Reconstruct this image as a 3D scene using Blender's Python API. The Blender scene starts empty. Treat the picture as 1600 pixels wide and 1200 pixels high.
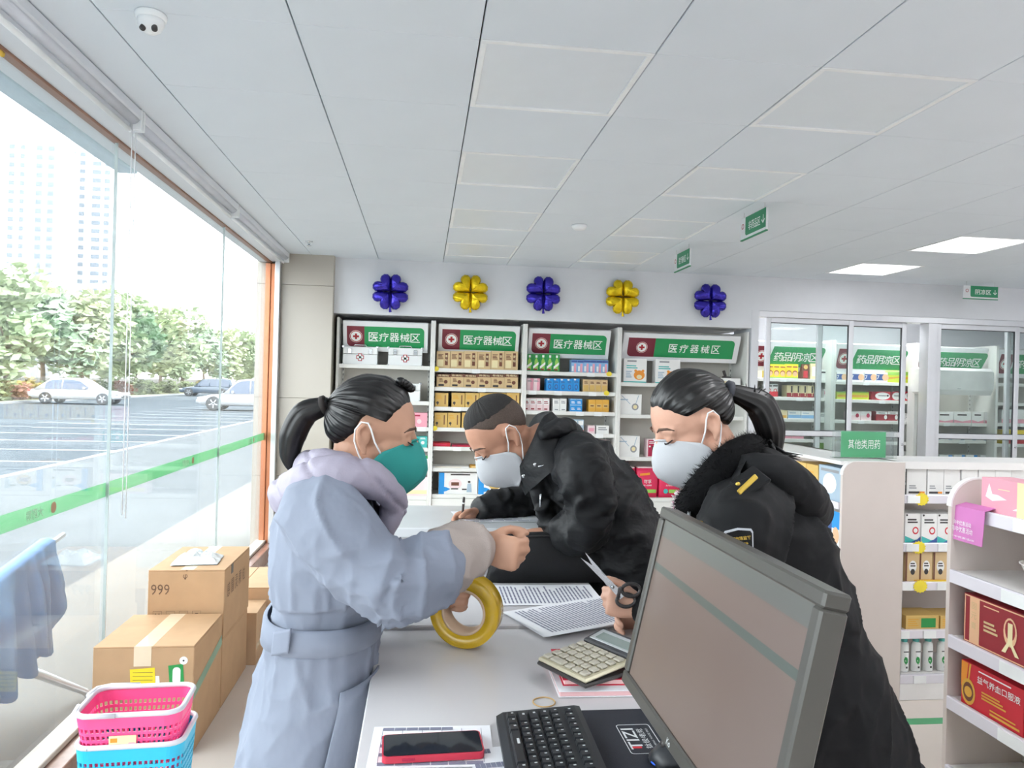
import bpy, bmesh, math, random
from mathutils import Vector, Matrix, Quaternion, noise as mnoise
random.seed(7)
SC = bpy.context.scene
COL = SC.collection
PI = math.pi

# ------------------------------------------------------------------ camera
F_PX, YAW, PITCH, ROLL, ZC = 1161.54, .1192, .0013, .0263, 1.6
_fw = Vector((math.sin(YAW)*math.cos(PITCH), math.cos(YAW)*math.cos(PITCH), math.sin(PITCH)))
_r0 = Vector((math.cos(YAW), -math.sin(YAW), 0)); _u0 = _r0.cross(_fw)
_r = _r0*math.cos(ROLL)+_u0*math.sin(ROLL); _u = _u0*math.cos(ROLL)-_r0*math.sin(ROLL)
cd = bpy.data.cameras.new('camera'); cam = bpy.data.objects.new('camera', cd); COL.objects.link(cam)
cd.sensor_fit = 'HORIZONTAL'; cd.sensor_width = 36; cd.lens = 36*F_PX/1600; cd.clip_start = .05; cd.clip_end = 1000
cam.matrix_world = Matrix(((_r.x, _u.x, -_fw.x, 0), (_r.y, _u.y, -_fw.y, 0), (_r.z, _u.z, -_fw.z, ZC), (0, 0, 0, 1)))
SC.camera = cam

# ------------------------------------------------------------------ light, sky, exposure
w = bpy.data.worlds.new('hazy_sky'); SC.world = w; w.use_nodes = True
bg = w.node_tree.nodes['Background']
bg.inputs[0].default_value = (.92, .965, 1, 1); bg.inputs[1].default_value = 3.0
sun = bpy.data.lights.new('sun', 'SUN'); sun.energy = .6; sun.angle = .35; sun.color = (1, .95, .86)
so = bpy.data.objects.new('sun', sun); COL.objects.link(so); so.rotation_euler = (math.radians(52), 0, math.radians(-160))
vs = SC.view_settings
vs.view_transform = 'Standard'; vs.look = 'None'; vs.gamma = 1; vs.use_curve_mapping = False; vs.exposure = 1.28
SC.cycles.adaptive_threshold = .08; SC.cycles.max_bounces = 7; SC.cycles.diffuse_bounces = 4; SC.cycles.glossy_bounces = 3; SC.cycles.transparent_max_bounces = 12
SC.cycles.sample_clamp_indirect = 6; SC.cycles.caustics_reflective = False; SC.cycles.caustics_refractive = False

# points measured on the photograph, put at their real depth
def _ray(x, y): return _fw + _r*((x-800)/F_PX) + _u*((600-y)/F_PX)
def PY(x, y, Y):
    d = _ray(x, y); t = Y/d.y; return Vector((d.x*t, Y, ZC+d.z*t))
def PZ(x, y, Z):
    d = _ray(x, y); t = (Z-ZC)/d.z; return Vector((d.x*t, d.y*t, Z))
def PX(x, y, X):
    d = _ray(x, y); t = X/d.x; return Vector((X, d.y*t, ZC+d.z*t))

# ------------------------------------------------------------------ materials
def lin(c):
    f = lambda u: u/12.92 if u <= .04045 else ((u+.055)/1.055)**2.4
    return tuple(f(v/255) for v in c[:3])+(1,)
MATS = {}
def mat(name, col, rough=.5, metal=0., var=.06, vs=8., bump=0., bs=40., spec=.5, emit=0., trans=0., sheen=0., coat=0., alpha=1., stretch=None, dist=.002, crease=0., cs=5.):
    """procedural material: noise-varied colour, optional noise bump"""
    if name in MATS: return MATS[name]
    m = bpy.data.materials.new(name); m.use_nodes = True; MATS[name] = m
    nt = m.node_tree; b = nt.nodes['Principled BSDF']; L = nt.links.new
    c = lin(col)
    tc = nt.nodes.new('ShaderNodeTexCoord'); mp = nt.nodes.new('ShaderNodeMapping'); L(tc.outputs['Object'], mp.inputs[0])
    if stretch: mp.inputs['Scale'].default_value = stretch
    n = nt.nodes.new('ShaderNodeTexNoise'); n.inputs['Scale'].default_value = vs; n.inputs['Detail'].default_value = 4; L(mp.outputs[0], n.inputs['Vector'])
    r = nt.nodes.new('ShaderNodeValToRGB'); L(n.outputs['Fac'], r.inputs[0])
    r.color_ramp.elements[0].position = .3; r.color_ramp.elements[1].position = .7
    r.color_ramp.elements[0].color = tuple(max(0, v*(1-var)) for v in c[:3])+(1,)
    r.color_ramp.elements[1].color = tuple(min(1, v*(1+var)) for v in c[:3])+(1,)
    L(r.outputs[0], b.inputs['Base Color'])
    b.inputs['Roughness'].default_value = rough; b.inputs['Metallic'].default_value = metal
    b.inputs['Specular IOR Level'].default_value = spec
    if sheen: b.inputs['Sheen Weight'].default_value = sheen
    if coat: b.inputs['Coat Weight'].default_value = coat; b.inputs['Coat Roughness'].default_value = .1
    if trans: b.inputs['Transmission Weight'].default_value = trans
    if emit: b.inputs['Emission Color'].default_value = c; b.inputs['Emission Strength'].default_value = emit
    if alpha < 1: b.inputs['Alpha'].default_value = alpha
    if bump:
        n2 = nt.nodes.new('ShaderNodeTexNoise'); n2.inputs['Scale'].default_value = bs; n2.inputs['Detail'].default_value = 3; L(mp.outputs[0], n2.inputs['Vector'])
        bp = nt.nodes.new('ShaderNodeBump'); bp.inputs['Strength'].default_value = bump; bp.inputs['Distance'].default_value = dist
        L(n2.outputs['Fac'], bp.inputs['Height']); L(bp.outputs[0], b.inputs['Normal'])
        if crease:   # sharp cloth creases
            n3 = nt.nodes.new('ShaderNodeTexNoise'); n3.noise_type = 'RIDGED_MULTIFRACTAL'; n3.inputs['Scale'].default_value = cs; n3.inputs['Detail'].default_value = 2; n3.inputs['Distortion'].default_value = .4; L(mp.outputs[0], n3.inputs['Vector'])
            b3 = nt.nodes.new('ShaderNodeBump'); b3.inputs['Strength'].default_value = crease; b3.inputs['Distance'].default_value = .02
            L(n3.outputs['Fac'], b3.inputs['Height']); L(bp.outputs[0], b3.inputs['Normal']); L(b3.outputs[0], b.inputs['Normal'])
    return m
def glass_mat(name, tint=(1, 1, 1), haze=.03, hazecol=(.9, .95, 1), refl=1.):
    if name in MATS: return MATS[name]
    m = bpy.data.materials.new(name); m.use_nodes = True; MATS[name] = m
    nt = m.node_tree; nt.nodes.clear(); L = nt.links.new; N = nt.nodes.new
    out = N('ShaderNodeOutputMaterial'); tr = N('ShaderNodeBsdfTransparent'); tr.inputs[0].default_value = (*tint, 1)
    tl = N('ShaderNodeBsdfTranslucent'); tl.inputs[0].default_value = (*hazecol, 1)
    nz = N('ShaderNodeTexNoise'); nz.inputs['Scale'].default_value = 1.3; mr = N('ShaderNodeMapRange')
    mr.inputs['To Min'].default_value = haze*.6; mr.inputs['To Max'].default_value = haze*1.4; L(nz.outputs['Fac'], mr.inputs['Value'])
    m1 = N('ShaderNodeMixShader'); L(mr.outputs[0], m1.inputs[0]); L(tr.outputs[0], m1.inputs[1]); L(tl.outputs[0], m1.inputs[2])
    gl = N('ShaderNodeBsdfGlossy'); gl.inputs['Roughness'].default_value = .02
    fr = N('ShaderNodeFresnel'); fr.inputs[0].default_value = 1.45; mu = N('ShaderNodeMath'); mu.operation = 'MULTIPLY'; mu.inputs[1].default_value = refl*.5
    L(fr.outputs[0], mu.inputs[0])
    m2 = N('ShaderNodeMixShader'); L(mu.outputs[0], m2.inputs[0]); L(m1.outputs[0], m2.inputs[1]); L(gl.outputs[0], m2.inputs[2])
    L(m2.outputs[0], out.inputs[0]); return m

# ------------------------------------------------------------------ text outlines (built-in font), cached
_TX = {}
def text_geo(s, bold=0.0):
    k = (s, bold)
    if k in _TX: return _TX[k]
    cu = bpy.data.curves.new('t', 'FONT'); cu.body = s; cu.size = 1; cu.align_x = 'CENTER'; cu.align_y = 'CENTER'
    cu.resolution_u = 2; cu.offset = bold; cu.fill_mode = 'FRONT'
    o = bpy.data.objects.new('t', cu); COL.objects.link(o)
    dg = bpy.context.evaluated_depsgraph_get(); me = bpy.data.meshes.new_from_object(o.evaluated_get(dg))
    V = [(v.co.x, v.co.y) for v in me.vertices]; Fs = [tuple(p.vertices) for p in me.polygons]
    bpy.data.objects.remove(o); bpy.data.curves.remove(cu); bpy.data.meshes.remove(me)
    if V:
        cx = (min(v[0] for v in V)+max(v[0] for v in V))/2; cy = (min(v[1] for v in V)+max(v[1] for v in V))/2
        V = [(x-cx, y-cy) for x, y in V]
        W = max(v[0] for v in V)*2; H = max(v[1] for v in V)*2
    else: W = H = 1
    _TX[k] = (V, Fs, W, H); return _TX[k]

# ------------------------------------------------------------------ mesh builder
class MB:
    def __init__(s): s.v = []; s.f = []; s.m = []; s.s = []
    def add(s, V, Fs, mi=0, smooth=False, M=None):
        o = len(s.v)
        s.v.extend([tuple(M@Vector(p)) for p in V] if M is not None else [tuple(p) for p in V])
        for f in Fs: s.f.append(tuple(i+o for i in f)); s.m.append(mi); s.s.append(smooth)
        return s
    def box(s, x0, y0, z0, x1, y1, z1, mi=0, bev=0., M=None):
        if bev <= 0:
            V = [(x, y, z) for z in (z0, z1) for y in (y0, y1) for x in (x0, x1)]
            return s.add(V, [(0, 2, 3, 1), (4, 5, 7, 6), (0, 1, 5, 4), (2, 6, 7, 3), (0, 4, 6, 2), (1, 3, 7, 5)], mi, False, M)
        bm = bmesh.new(); bmesh.ops.create_cube(bm, size=1)
        for v in bm.verts:
            v.co = ((x0+x1)/2+v.co.x*(x1-x0), (y0+y1)/2+v.co.y*(y1-y0), (z0+z1)/2+v.co.z*(z1-z0))
        b = min(bev, .49*min(abs(x1-x0), abs(y1-y0), abs(z1-z0)))
        bmesh.ops.bevel(bm, geom=bm.edges[:], offset=b, segments=2 if bev > .003 else 1, affect='EDGES', profile=.5)
        s.bm(bm, mi, False, M); return s
    def bm(s, bm, mi=0, smooth=False, M=None):
        bm.verts.index_update()
        s.add([v.co[:] for v in bm.verts], [tuple(v.index for v in f.verts) for f in bm.faces], mi, smooth, M); bm.free(); return s
    def tube(s, pts, rad, n=8, mi=0, caps=True, smooth=True, M=None, flat=1., up=None):
        pts = [Vector(p) for p in pts]; k = len(pts)
        rs = rad if isinstance(rad, (list, tuple)) else [rad]*k
        V = []; nrm = None
        for i, p in enumerate(pts):
            t = (pts[min(i+1, k-1)]-pts[max(i-1, 0)])
            t = t.normalized() if t.length > 1e-9 else Vector((0, 0, 1))
            if nrm is None:
                a = Vector(up) if up else (Vector((0, 0, 1)) if abs(t.z) < .9 else Vector((1, 0, 0)))
                nrm = (a-t*a.dot(t)).normalized()
            else:
                nrm = nrm-t*nrm.dot(t); nrm = nrm.normalized() if nrm.length > 1e-6 else t.orthogonal().normalized()
            bn = t.cross(nrm)
            for j in range(n):
                a = 2*PI*j/n; V.append(p+nrm*(rs[i]*math.cos(a)*flat)+bn*(rs[i]*math.sin(a)))
        Fs = [(i*n+j, i*n+(j+1) % n, (i+1)*n+(j+1) % n, (i+1)*n+j) for i in range(k-1) for j in range(n)]
        if caps: Fs += [tuple(reversed(range(n))), tuple(range((k-1)*n, k*n))]
        return s.add(V, Fs, mi, smooth, M)
    def loft(s, rings, mi=0, caps=True, smooth=True, M=None, closed=True):
        n = len(rings[0]); k = len(rings); V = [p for r in rings for p in r]
        jn = n if closed else n-1
        Fs = [(i*n+j, i*n+(j+1) % n, (i+1)*n+(j+1) % n, (i+1)*n+j) for i in range(k-1) for j in range(jn)]
        if caps and closed: Fs += [tuple(reversed(range(n))), tuple(range((k-1)*n, k*n))]
        return s.add(V, Fs, mi, smooth, M)
    def lathe(s, prof, n=20, mi=0, M=None, smooth=True):
        rings = [[(r*math.cos(2*PI*j/n), r*math.sin(2*PI*j/n), z) for j in range(n)] for r, z in prof]
        return s.loft(rings, mi, True, smooth, M)
    def prism(s, out, t, mi=0, M=None):
        """outline (x,z) extruded along y from 0 to t"""
        n = len(out); V = [(x, 0, z) for x, z in out]+[(x, t, z) for x, z in out]
        return s.add(V, [tuple(range(n)), tuple(reversed(range(n, 2*n)))]+[(i, i+n, (i+1) % n+n, (i+1) % n) for i in range(n)], mi, False, M)
    def ell(s, c, r, mi=0, n=16, M=None, R=None):
        V = []; Fs = []; m = n//2
        Q = R if R is not None else Matrix.Identity(3)
        c = Vector(c)
        for i in range(1, m):
            th = PI*i/m
            for j in range(n):
                ph = 2*PI*j/n
                V.append(c+Q@Vector((r[0]*math.sin(th)*math.cos(ph), r[1]*math.sin(th)*math.sin(ph), r[2]*math.cos(th))))
        a = len(V); V.append(c+Q@Vector((0, 0, r[2]))); V.append(c+Q@Vector((0, 0, -r[2])))
        for i in range(m-2):
            for j in range(n): Fs.append((i*n+j, (i+1)*n+j, (i+1)*n+(j+1) % n, i*n+(j+1) % n))
        for j in range(n):
            Fs.append((a, j, (j+1) % n)); Fs.append((a+1, (m-2)*n+(j+1) % n, (m-2)*n+j))
        return s.add(V, Fs, mi, True, M)
    def text(s, t, o, ud, vd, h, mi=0, bold=0., width=None, off=.0006, space=None, mirror=False):
        """flat lettering: centre o, right ud, up vd, cap height h"""
        o, ud, vd = Vector(o), Vector(ud).normalized(), Vector(vd).normalized(); nn = ud.cross(vd)
        V, Fs, W, H = text_geo(t, bold); k = h/H if len(t) else h; kx = (width/W) if width else k
        if mirror: kx = -kx
        return s.add([o+nn*off+ud*(x*kx)+vd*(y*k) for x, y in V], Fs, mi)
    def build(s, name, mats, parent=None, loc=(0, 0, 0), rz=0., M=None):
        me = bpy.data.meshes.new(name); me.from_pydata([tuple(v) for v in s.v], [], s.f)
        for m in (mats if isinstance(mats, (list, tuple)) else [mats]): me.materials.append(m)
        me.polygons.foreach_set('material_index', s.m); me.polygons.foreach_set('use_smooth', s.s); me.update()
        return link(name, me, parent, loc, rz, M)
def link(name, data, parent=None, loc=(0, 0, 0), rz=0., M=None):
    o = bpy.data.objects.new(name, data); COL.objects.link(o)
    if M is not None: o.matrix_world = M
    else: o.location = loc; o.rotation_euler = (0, 0, rz)
    if parent is not None: o.parent = parent
    return o
def tag(o, label, cat, group=None):
    o['label'] = label; o['category'] = cat
    if group: o['group'] = group
    return o
def thing(name, label, cat, loc=(0, 0, 0), rz=0., group=None):
    return tag(link(name, None, None, loc, rz), label, cat, group)
def struct(o): o['kind'] = 'structure'; return o
def clone(o, loc=None, rz=None):
    c = o.copy(); COL.objects.link(c)
    if loc is not None: c.location = loc
    if rz is not None: c.rotation_euler = (0, 0, rz)
    for ch in o.children:
        d = ch.copy(); COL.objects.link(d); d.parent = c
        for g in ch.children:
            e = g.copy(); COL.objects.link(e); e.parent = d
    return c
ORD = ['first', 'second', 'third', 'fourth', 'fifth', 'sixth', 'seventh', 'eighth', 'ninth', 'tenth', 'eleventh', 'twelfth']
def rrect(x0, z0, x1, z1, r, k=5, corners=(1, 1, 1, 1)):
    """rounded rectangle outline, corners: bl br tr tl"""
    P = []
    for (cx, cz, a0, on, sx, sz) in ((x0+r, z0+r, PI, corners[0], x0, z0), (x1-r, z0+r, 1.5*PI, corners[1], x1, z0), (x1-r, z1-r, 0, corners[2], x1, z1), (x0+r, z1-r, .5*PI, corners[3], x0, z1)):
        if on: P += [(cx+r*math.cos(a0+.5*PI*i/k), cz+r*math.sin(a0+.5*PI*i/k)) for i in range(k+1)]
        else: P.append((sx, sz))
    return P
white = mat('white_paint', (236, 237, 236), .5, var=.02)
# ================================================================== setting
CE = 2.741; XL = -1.4; YB = 7.05; XR = 7.2; YF = -3.2; YBB = 8.5
M_wall = mat('wall_paint', (224, 226, 230), .7, var=.015, bump=.05, bs=60)
M_tile = mat('ceiling_tile', (226, 234, 241), .6, var=.012, vs=3)
M_dark = mat('dark_gap', (70, 72, 76), .8)
M_alu = mat('aluminium', (205, 206, 208), .32, .75, var=.03)
M_floor = mat('polished_floor_tile', (220, 209, 200), .16, var=.03, vs=2.5, spec=.5)
mb = MB(); mb.box(XL, YF, -.12, XR, YBB, 0); FLOOR = struct(mb.build('floor', M_floor))
mb = MB(); mb.box(1.2, 3.355, 0, 5.2, 3.415, .002); st = mb.build('floor_stripe', mat('green_floor_tape', (70, 165, 110), .35), FLOOR)
mb = MB(); mb.box(XL+.1, YF, CE+.03, XR, YBB, CE+.12); CEIL = struct(mb.build('ceiling', M_dark))
TX0, TY0 = -.4414-.6, 2.4575-.6*9
tm = MB(); tm.box(.0025, .0008, 0, .5975, .5992, .02, 0, .0016)
tme = None; pan = None
M_fr = mat('led_panel_frame', (244, 247, 248), .4); M_off = mat('led_diffuser_off', (229, 236, 242), .35, var=.01)
M_on = mat('led_diffuser_added', (252, 253, 255), .4, emit=6.8)
M_dim = mat('led_diffuser_lit_low', (252, 253, 255), .4, emit=1.6)
def led(cx, j, on, label):
    x, y = TX0+.6*cx, TY0+.6*j
    t = thing('ceiling_light', label, 'ceiling light', (x, y, CE), 0, 'recessed ceiling light panels')
    m = MB()
    for a in ((.0025, .001, .5975, .022), (.0025, .578, .5975, .599), (.0025, .022, .0245, .578), (.5755, .022, .5975, .578)): m.box(a[0], a[1], -.003, a[2], a[3], .024, 0, .002)
    m.build('frame', M_fr, t)
    m = MB(); m.box(.0245, .022, .004, .5755, .578, .012); m.build('diffuser', (M_dim if (cx, j) in ((8, 13), (8, 15)) else M_on) if on else M_off, t)
place = {(2, 9): 'unlit ceiling light panel nearest the camera, above the counter', (2, 11): 'unlit ceiling light panel in the middle of its row above the counter',
         (2, 13): 'unlit ceiling light panel above the balloons, third along its row', (2, 15): 'unlit ceiling light panel nearest the back shelves, above the left yellow balloon',
         (4, 9): 'unlit ceiling light panel at the upper right of the picture', (4, 11): 'unlit ceiling light panel before the two hanging green signs',
         (4, 13): 'unlit ceiling light panel left of the larger hanging green sign', (4, 15): 'unlit ceiling light panel left of the small far hanging green sign'}
lit = {(8, 15): 'lit ceiling light panel nearer the back wall of the two in view', (8, 13): 'lit ceiling light panel at the right edge of the picture',
       }
cw = {4: 'left column', 8: 'middle column', 12: 'right column'}; rw = {1: 'farthest behind the camera', 4: 'behind the camera', 7: 'just over the camera', 10: 'beside the right gondola', 13: 'near the cool room'}
for c in (4, 8, 12):  # lit panels added out of view to brighten the room
    for r in (1, 4, 7, 10, 13):
        if r > 7 and c < 8 or r == 13 and c < 12: continue
        lit[(c, r)] = 'added unseen ceiling light panel of the %s, %s' % (cw[c], rw[r])
nx, ny = 14, 17
for i in range(nx):
    for j in range(ny):
        if (i, j) in place or (i, j) in lit: continue
        x, y = TX0+.6*i, TY0+.6*j
        if y < YF-.6 or y+.6 > YB+.25: continue
        if tme is None: o = tm.build('ceiling_tile', M_tile, CEIL, (x, y, CE)); tme = o.data
        else: link('ceiling_tile', tme, CEIL, (x, y, CE))
for k, l in place.items(): led(k[0], k[1], False, l)
for k, l in lit.items(): led(k[0], k[1], True, l)
# border strip along the window and closing strip at the back
mb = MB(); mb.box(XL+.13, YF, CE, TX0-.002, YB, CE+.025); struct(mb.build('trim_1', M_tile))
# back fascia with bulkhead, rear, right and front walls
mb = MB(); mb.box(-.84, YB, 2.225, 3.27, YBB, CE+.03); struct(mb.build('wall_fascia', M_wall))
mb = MB(); mb.box(3.27, YB, 2.405, XR, YB+.16, CE+.03); struct(mb.build('wall_fascia', M_wall))
mb = MB(); mb.box(XL, YBB, -.1, XR, YBB+.1, CE+.1); struct(mb.build('wall_back', M_wall))
mb = MB(); mb.box(3.27, YB+.17, CE-.05, XR, YBB, CE+.02); struct(mb.build('ceiling_cool_room', M_wall))
mb = MB(); mb.box(XR, YF, -.1, XR+.1, YBB, CE+.1); struct(mb.build('wall_right', M_wall))
mb = MB(); mb.box(XL, YF-.1, -.1, XR, YF, CE+.1); struct(mb.build('wall_front', M_wall))
mb = MB(); mb.box(3.225, YB-.005, 0, 3.30, YB+.42, 2.41); struct(mb.build('wall_pier', M_wall))
# tiled pier at the end of the window
M_beige = mat('beige_wall_tile', (184, 177, 166), .18, var=.025, vs=2)
mb = MB(); mb.box(-1.52, 6.972, -.15, -.84, YBB, CE+.6); PIL = struct(mb.build('wall_tiled_pier', mat('grout', (150, 145, 135), .8)))
zs = [0, .72, 1.43, 2.46, CE+.02]
for a, b in zip(zs[:-1], zs[1:]):
    for x0, x1 in ((-1.30, -.838),):
        m = MB(); m.box(x0, 6.955, a+.0015, x1, 6.985, b-.0015, 0, .0015); m.build('tile', M_beige, PIL)
    m = MB(); m.box(-1.515, 6.955, a+.0015 if a else -.15, -1.44, 6.985, b-.0015, 0, .0015); m.build('tile', M_beige, PIL)
    m = MB(); m.box(-.846, 6.99, a+.0015, -.8355, 7.6, b-.0015, 0, .001); m.build('tile', M_beige, PIL)
# shop window: panes, copper end mullion, sill, header with roller blinds
M_glass = glass_mat('window_glass', (.985, 1., .995), .012, refl=.5)
M_copper = mat('copper_anodised_frame', (196, 128, 92), .32, .55, var=.05)
M_sill = mat('brown_stone_sill', (140, 108, 98), .25, var=.12, vs=20)
js = [-3.2, -1.94, -.11, 1.72, 3.545, 5.375, 6.95]
WIN = []
for i, (a, b) in enumerate(zip(js[:-1], js[1:])):
    m = MB(); m.box(XL-.006, a+.0025, .1, XL+.006, b-.0025, 2.66); o = m.build('window_%d' % (i+1), M_glass); struct(o); WIN.append(o)
    m = MB(); m.box(XL-.0065, b-.0025, .1, XL+.0065, b+.0025, 2.66); struct(m.build('trim_glass_joint', mat('clear_silicone', (205, 216, 216), .4)))
mb = MB(); mb.box(-1.43, 6.90, .1, -1.385, 6.968, 2.64, 0, .004); mb.box(-1.385, 6.915, .1, -1.345, 6.955, 2.64, 0, .004); struct(mb.build('trim_2', M_copper))
mb = MB(); mb.box(-1.345, 6.88, .12, -1.30, 6.968, 2.70, 0, .004); struct(mb.build('trim_3', M_alu))
mb = MB(); mb.box(-1.47, YF, -.12, -1.30, 6.96, .12, 0, .006); struct(mb.build('trim_sill', M_sill))
mb = MB(); mb.box(-1.46, YF, .12, -1.37, 6.95, .145, 0, .003); struct(mb.build('trim_sill_rail', mat('pale_sill_rail', (215, 208, 198), .3)))
M_head = mat('header_white', (222, 226, 230), .5, var=.015)
mb = MB(); mb.box(-1.50, YF, 2.655, -1.272, 6.95, 3.3); struct(mb.build('wall_header', M_head))
mb = MB(); mb.box(-1.42, YF, 2.645, -1.38, 6.95, 2.665, 0, .003); struct(mb.build('trim_window_rail', mat('brown_rail', (150, 112, 92), .4, .3)))
segs = [(-1.2, 1.62, 'beside the camera'), (1.65, 3.36, 'nearest the camera in view, with bead chain'), (3.39, 5.04, 'in the middle of the window header'), (5.07, 6.9, 'farthest along the window, by the copper frame')]
M_bl = mat('blind_cassette', (224, 227, 232), .4, var=.01); M_cloth = mat('blind_fabric', (212, 217, 226), .7)
for a, b, l in segs:
    t = thing('roller_blind', 'white roller blind cassette '+l, 'blind', (-1.262, (a+b)/2, 2.70), 0, 'roller blinds over the window')
    h = (b-a)/2
    R = Matrix.Rotation(PI/2, 4, 'X')
    m = MB(); m.tube([(0, -h, .005), (0, h, .005)], .031, 16); m.build('roll', M_cloth, t)
    m = MB()
    pr = [(.012, .04), (-.03, .04), (-.03, -.045), (-.026, -.045), (-.026, .03), (.03, .03), (.033, -.01), (.036, .0), (.034, .034)]
    m.loft([[(x, y, z) for x, z in pr] for y in (-h, h)], 0, True, False); m.build('cassette', M_bl, t)
    for s in (-h, h):
        m = MB(); m.box(-.03, s-.006, -.05, .036, s+.006, .04, 0, .002); m.build('end_cap', M_fr, t)
    m = MB(); m.tube([(-.012, -h+.02, -.052), (-.012, h-.02, -.052)], .011, 8); m.build('bottom_bar', M_fr, t)
    if 'nearest' in l or 'middle' in l:
        hh = 1.55 if 'nearest' in l else .0
        if hh:
            for dx, zz in ((-.02, 1.7), (.02, 1.72)):
                m = MB(); m.tube([(.0, h+.01+dx, -.03), (.0, h+.012+dx, -zz)], .0022, 5); m.build('bead_chain', mat('bead_chain', (235, 236, 238), .4), t)
# green manifestation band on the glass with reversed lettering
M_band = glass_mat('green_glass_film', (.6, .8, .65), .8, (.22, .45, .27), .3)
M_bandt = mat('film_lettering', (196, 216, 196), .5); M_bandr = mat('film_emblem', (200, 150, 120), .5)
for i, (a, b) in enumerate(zip(js[2:-1], js[3:])):
    m = MB(); m.box(XL-.0095, a+.004, 1.048, XL-.0065, b-.004, 1.112); o = m.build('green_film', M_band, WIN[i+2]); o['label'] = 'green film band stuck along the pane'
    m = MB(); yc = a+(b-a)*(.62 if i != 1 else .66)
    m.text('大药房', (XL-.0066, yc, 1.08), (0, 1, 0), (0, 0, 1), .04, 0, .012, off=.0016, mirror=True)
    m.add([(XL-.005, yc+.14+.022*math.cos(q*PI/8), 1.08+.022*math.sin(q*PI/8)) for q in range(16)], [tuple(range(16))], 1)
    m.build('lettering', [M_bandt, M_bandr], WIN[i+2])
# ================================================================== outdoors
GZ = -.15
M_pave = mat('pale_stone_paving', (122, 122, 120), 1., var=.05, vs=2, spec=.0)
M_grey = mat('grey_paving', (98, 102, 105), 1., var=.06, vs=1.5, spec=.0)
M_asph = mat('asphalt', (82, 89, 95), 1., var=.07, vs=.6, spec=.0)
M_line = mat('road_paint', (160, 162, 164), 1., var=.04, spec=.0)
mb = MB(); mb.box(-2.85, YF-4, GZ-.2, -1.47, 60, GZ); struct(mb.build('ground_pavement', M_pave))
mb = MB(); mb.box(-6.85, YF-4, GZ-.2, -2.85, 90, GZ-.002); struct(mb.build('ground_walkway', M_grey))
mb = MB(); mb.box(-420, -60, GZ-.2, -6.85, 420, GZ-.006); LOT = struct(mb.build('ground_parking', M_asph))
mb = MB(); mb.box(-7.0, 6, GZ-.006, -6.85, 62, GZ+.002); mb.build('kerb_line', M_line, LOT)
bayline = None
for k in range(14):
    y = 13.2+2.45*k
    if bayline is None:
        m = MB(); m.box(-5.4, -.06, 0, 0, .06, .004); bayline = m.build('bay_line', M_line, LOT, (-7.0, y, GZ-.006)); tick = MB(); tick.box(-.9, -.06, 0, 0, .06, .004); tk = tick.build('bay_tick', M_line, LOT, (-12.6, y+.4, GZ-.006))
    else: link('bay_line', bayline.data, LOT, (-7.0, y, GZ-.006)); link('bay_tick', tk.data, LOT, (-12.6, y+.4, GZ-.006), .15)
# canopy slab outside above the window
t = thing('canopy', 'pale green canopy slab outside above the shop window', 'canopy', (-1.735, 1., 2.9))
m = MB(); m.box(-.115, -4.2, 0, .235, 4.02, .12, 0, .004); m.build('soffit', mat('pale_green_soffit', (205, 218, 205), .6), t)
m = MB(); m.box(-.235, -4.2, -.012, -.115, 4.02, .16, 0, .006); m.build('edge_fascia', mat('pale_blue_fascia', (186, 203, 212), .5), t)
y0 = PX(2, 78, XL+.008)
m = MB(); m.tube([(XL+.007, y0.y, y0.z), (XL+.009, y0.y, y0.z)], .022, 16); tag(m.build('round_sticker', mat('yellow_sticker', (240, 200, 80), .5)), 'small round yellow sticker high on the window glass', 'sticker')
# towers
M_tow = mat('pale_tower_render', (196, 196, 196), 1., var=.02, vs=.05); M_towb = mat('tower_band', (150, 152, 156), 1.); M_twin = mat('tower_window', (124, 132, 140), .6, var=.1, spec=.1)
def tower(x0, x1, top, Yd, label, cols, seed):
    a, b = PY(x0, top, Yd), PY(x1, top, Yd); W = b.x-a.x; H = a.z-GZ
    t = thing('apartment_tower', label, 'building', ((a.x+b.x)/2, Yd, GZ))
    m = MB(); m.box(-W/2, 0, 0, W/2, 16, H, 0); m.box(-W/2+2, 3, H, W/2-3, 12, H+3.2, 0); m.build('wall', M_tow, t)
    m = MB()
    for c, cw, rec in cols:
        if rec: m.box(-W/2+W*(c-cw*.62), -.25, 0, -W/2+W*(c+cw*.62), 0, H-1, 0)
    if m.v: m.build('balcony_stack', M_towb, t)
    wm = {}
    n = int(H/2.95)
    for c, cw, rec in cols:
        for k in range(9, n):
            key = round(cw, 3)
            x = -W/2+W*c
            if key not in wm:
                q = MB(); ww = W*cw/2; q.box(-ww, -.06 if not rec else -.12, 0, ww, .1, 1.45); o = q.build('window', M_twin, t, (x, -.25 if rec else 0, k*2.95+.7)); wm[key] = o.data
            else: link('window', wm[key], t, (x, -.25 if rec else 0, k*2.95+.7))
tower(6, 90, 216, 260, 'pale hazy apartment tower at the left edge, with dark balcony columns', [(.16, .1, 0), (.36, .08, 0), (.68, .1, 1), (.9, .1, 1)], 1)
tower(93, 176, 222, 275, 'pale hazy apartment tower right of the other, with paired windows', [(.22, .2, 0), (.45, .1, 0), (.72, .16, 0), (.92, .1, 0)], 2)
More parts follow.
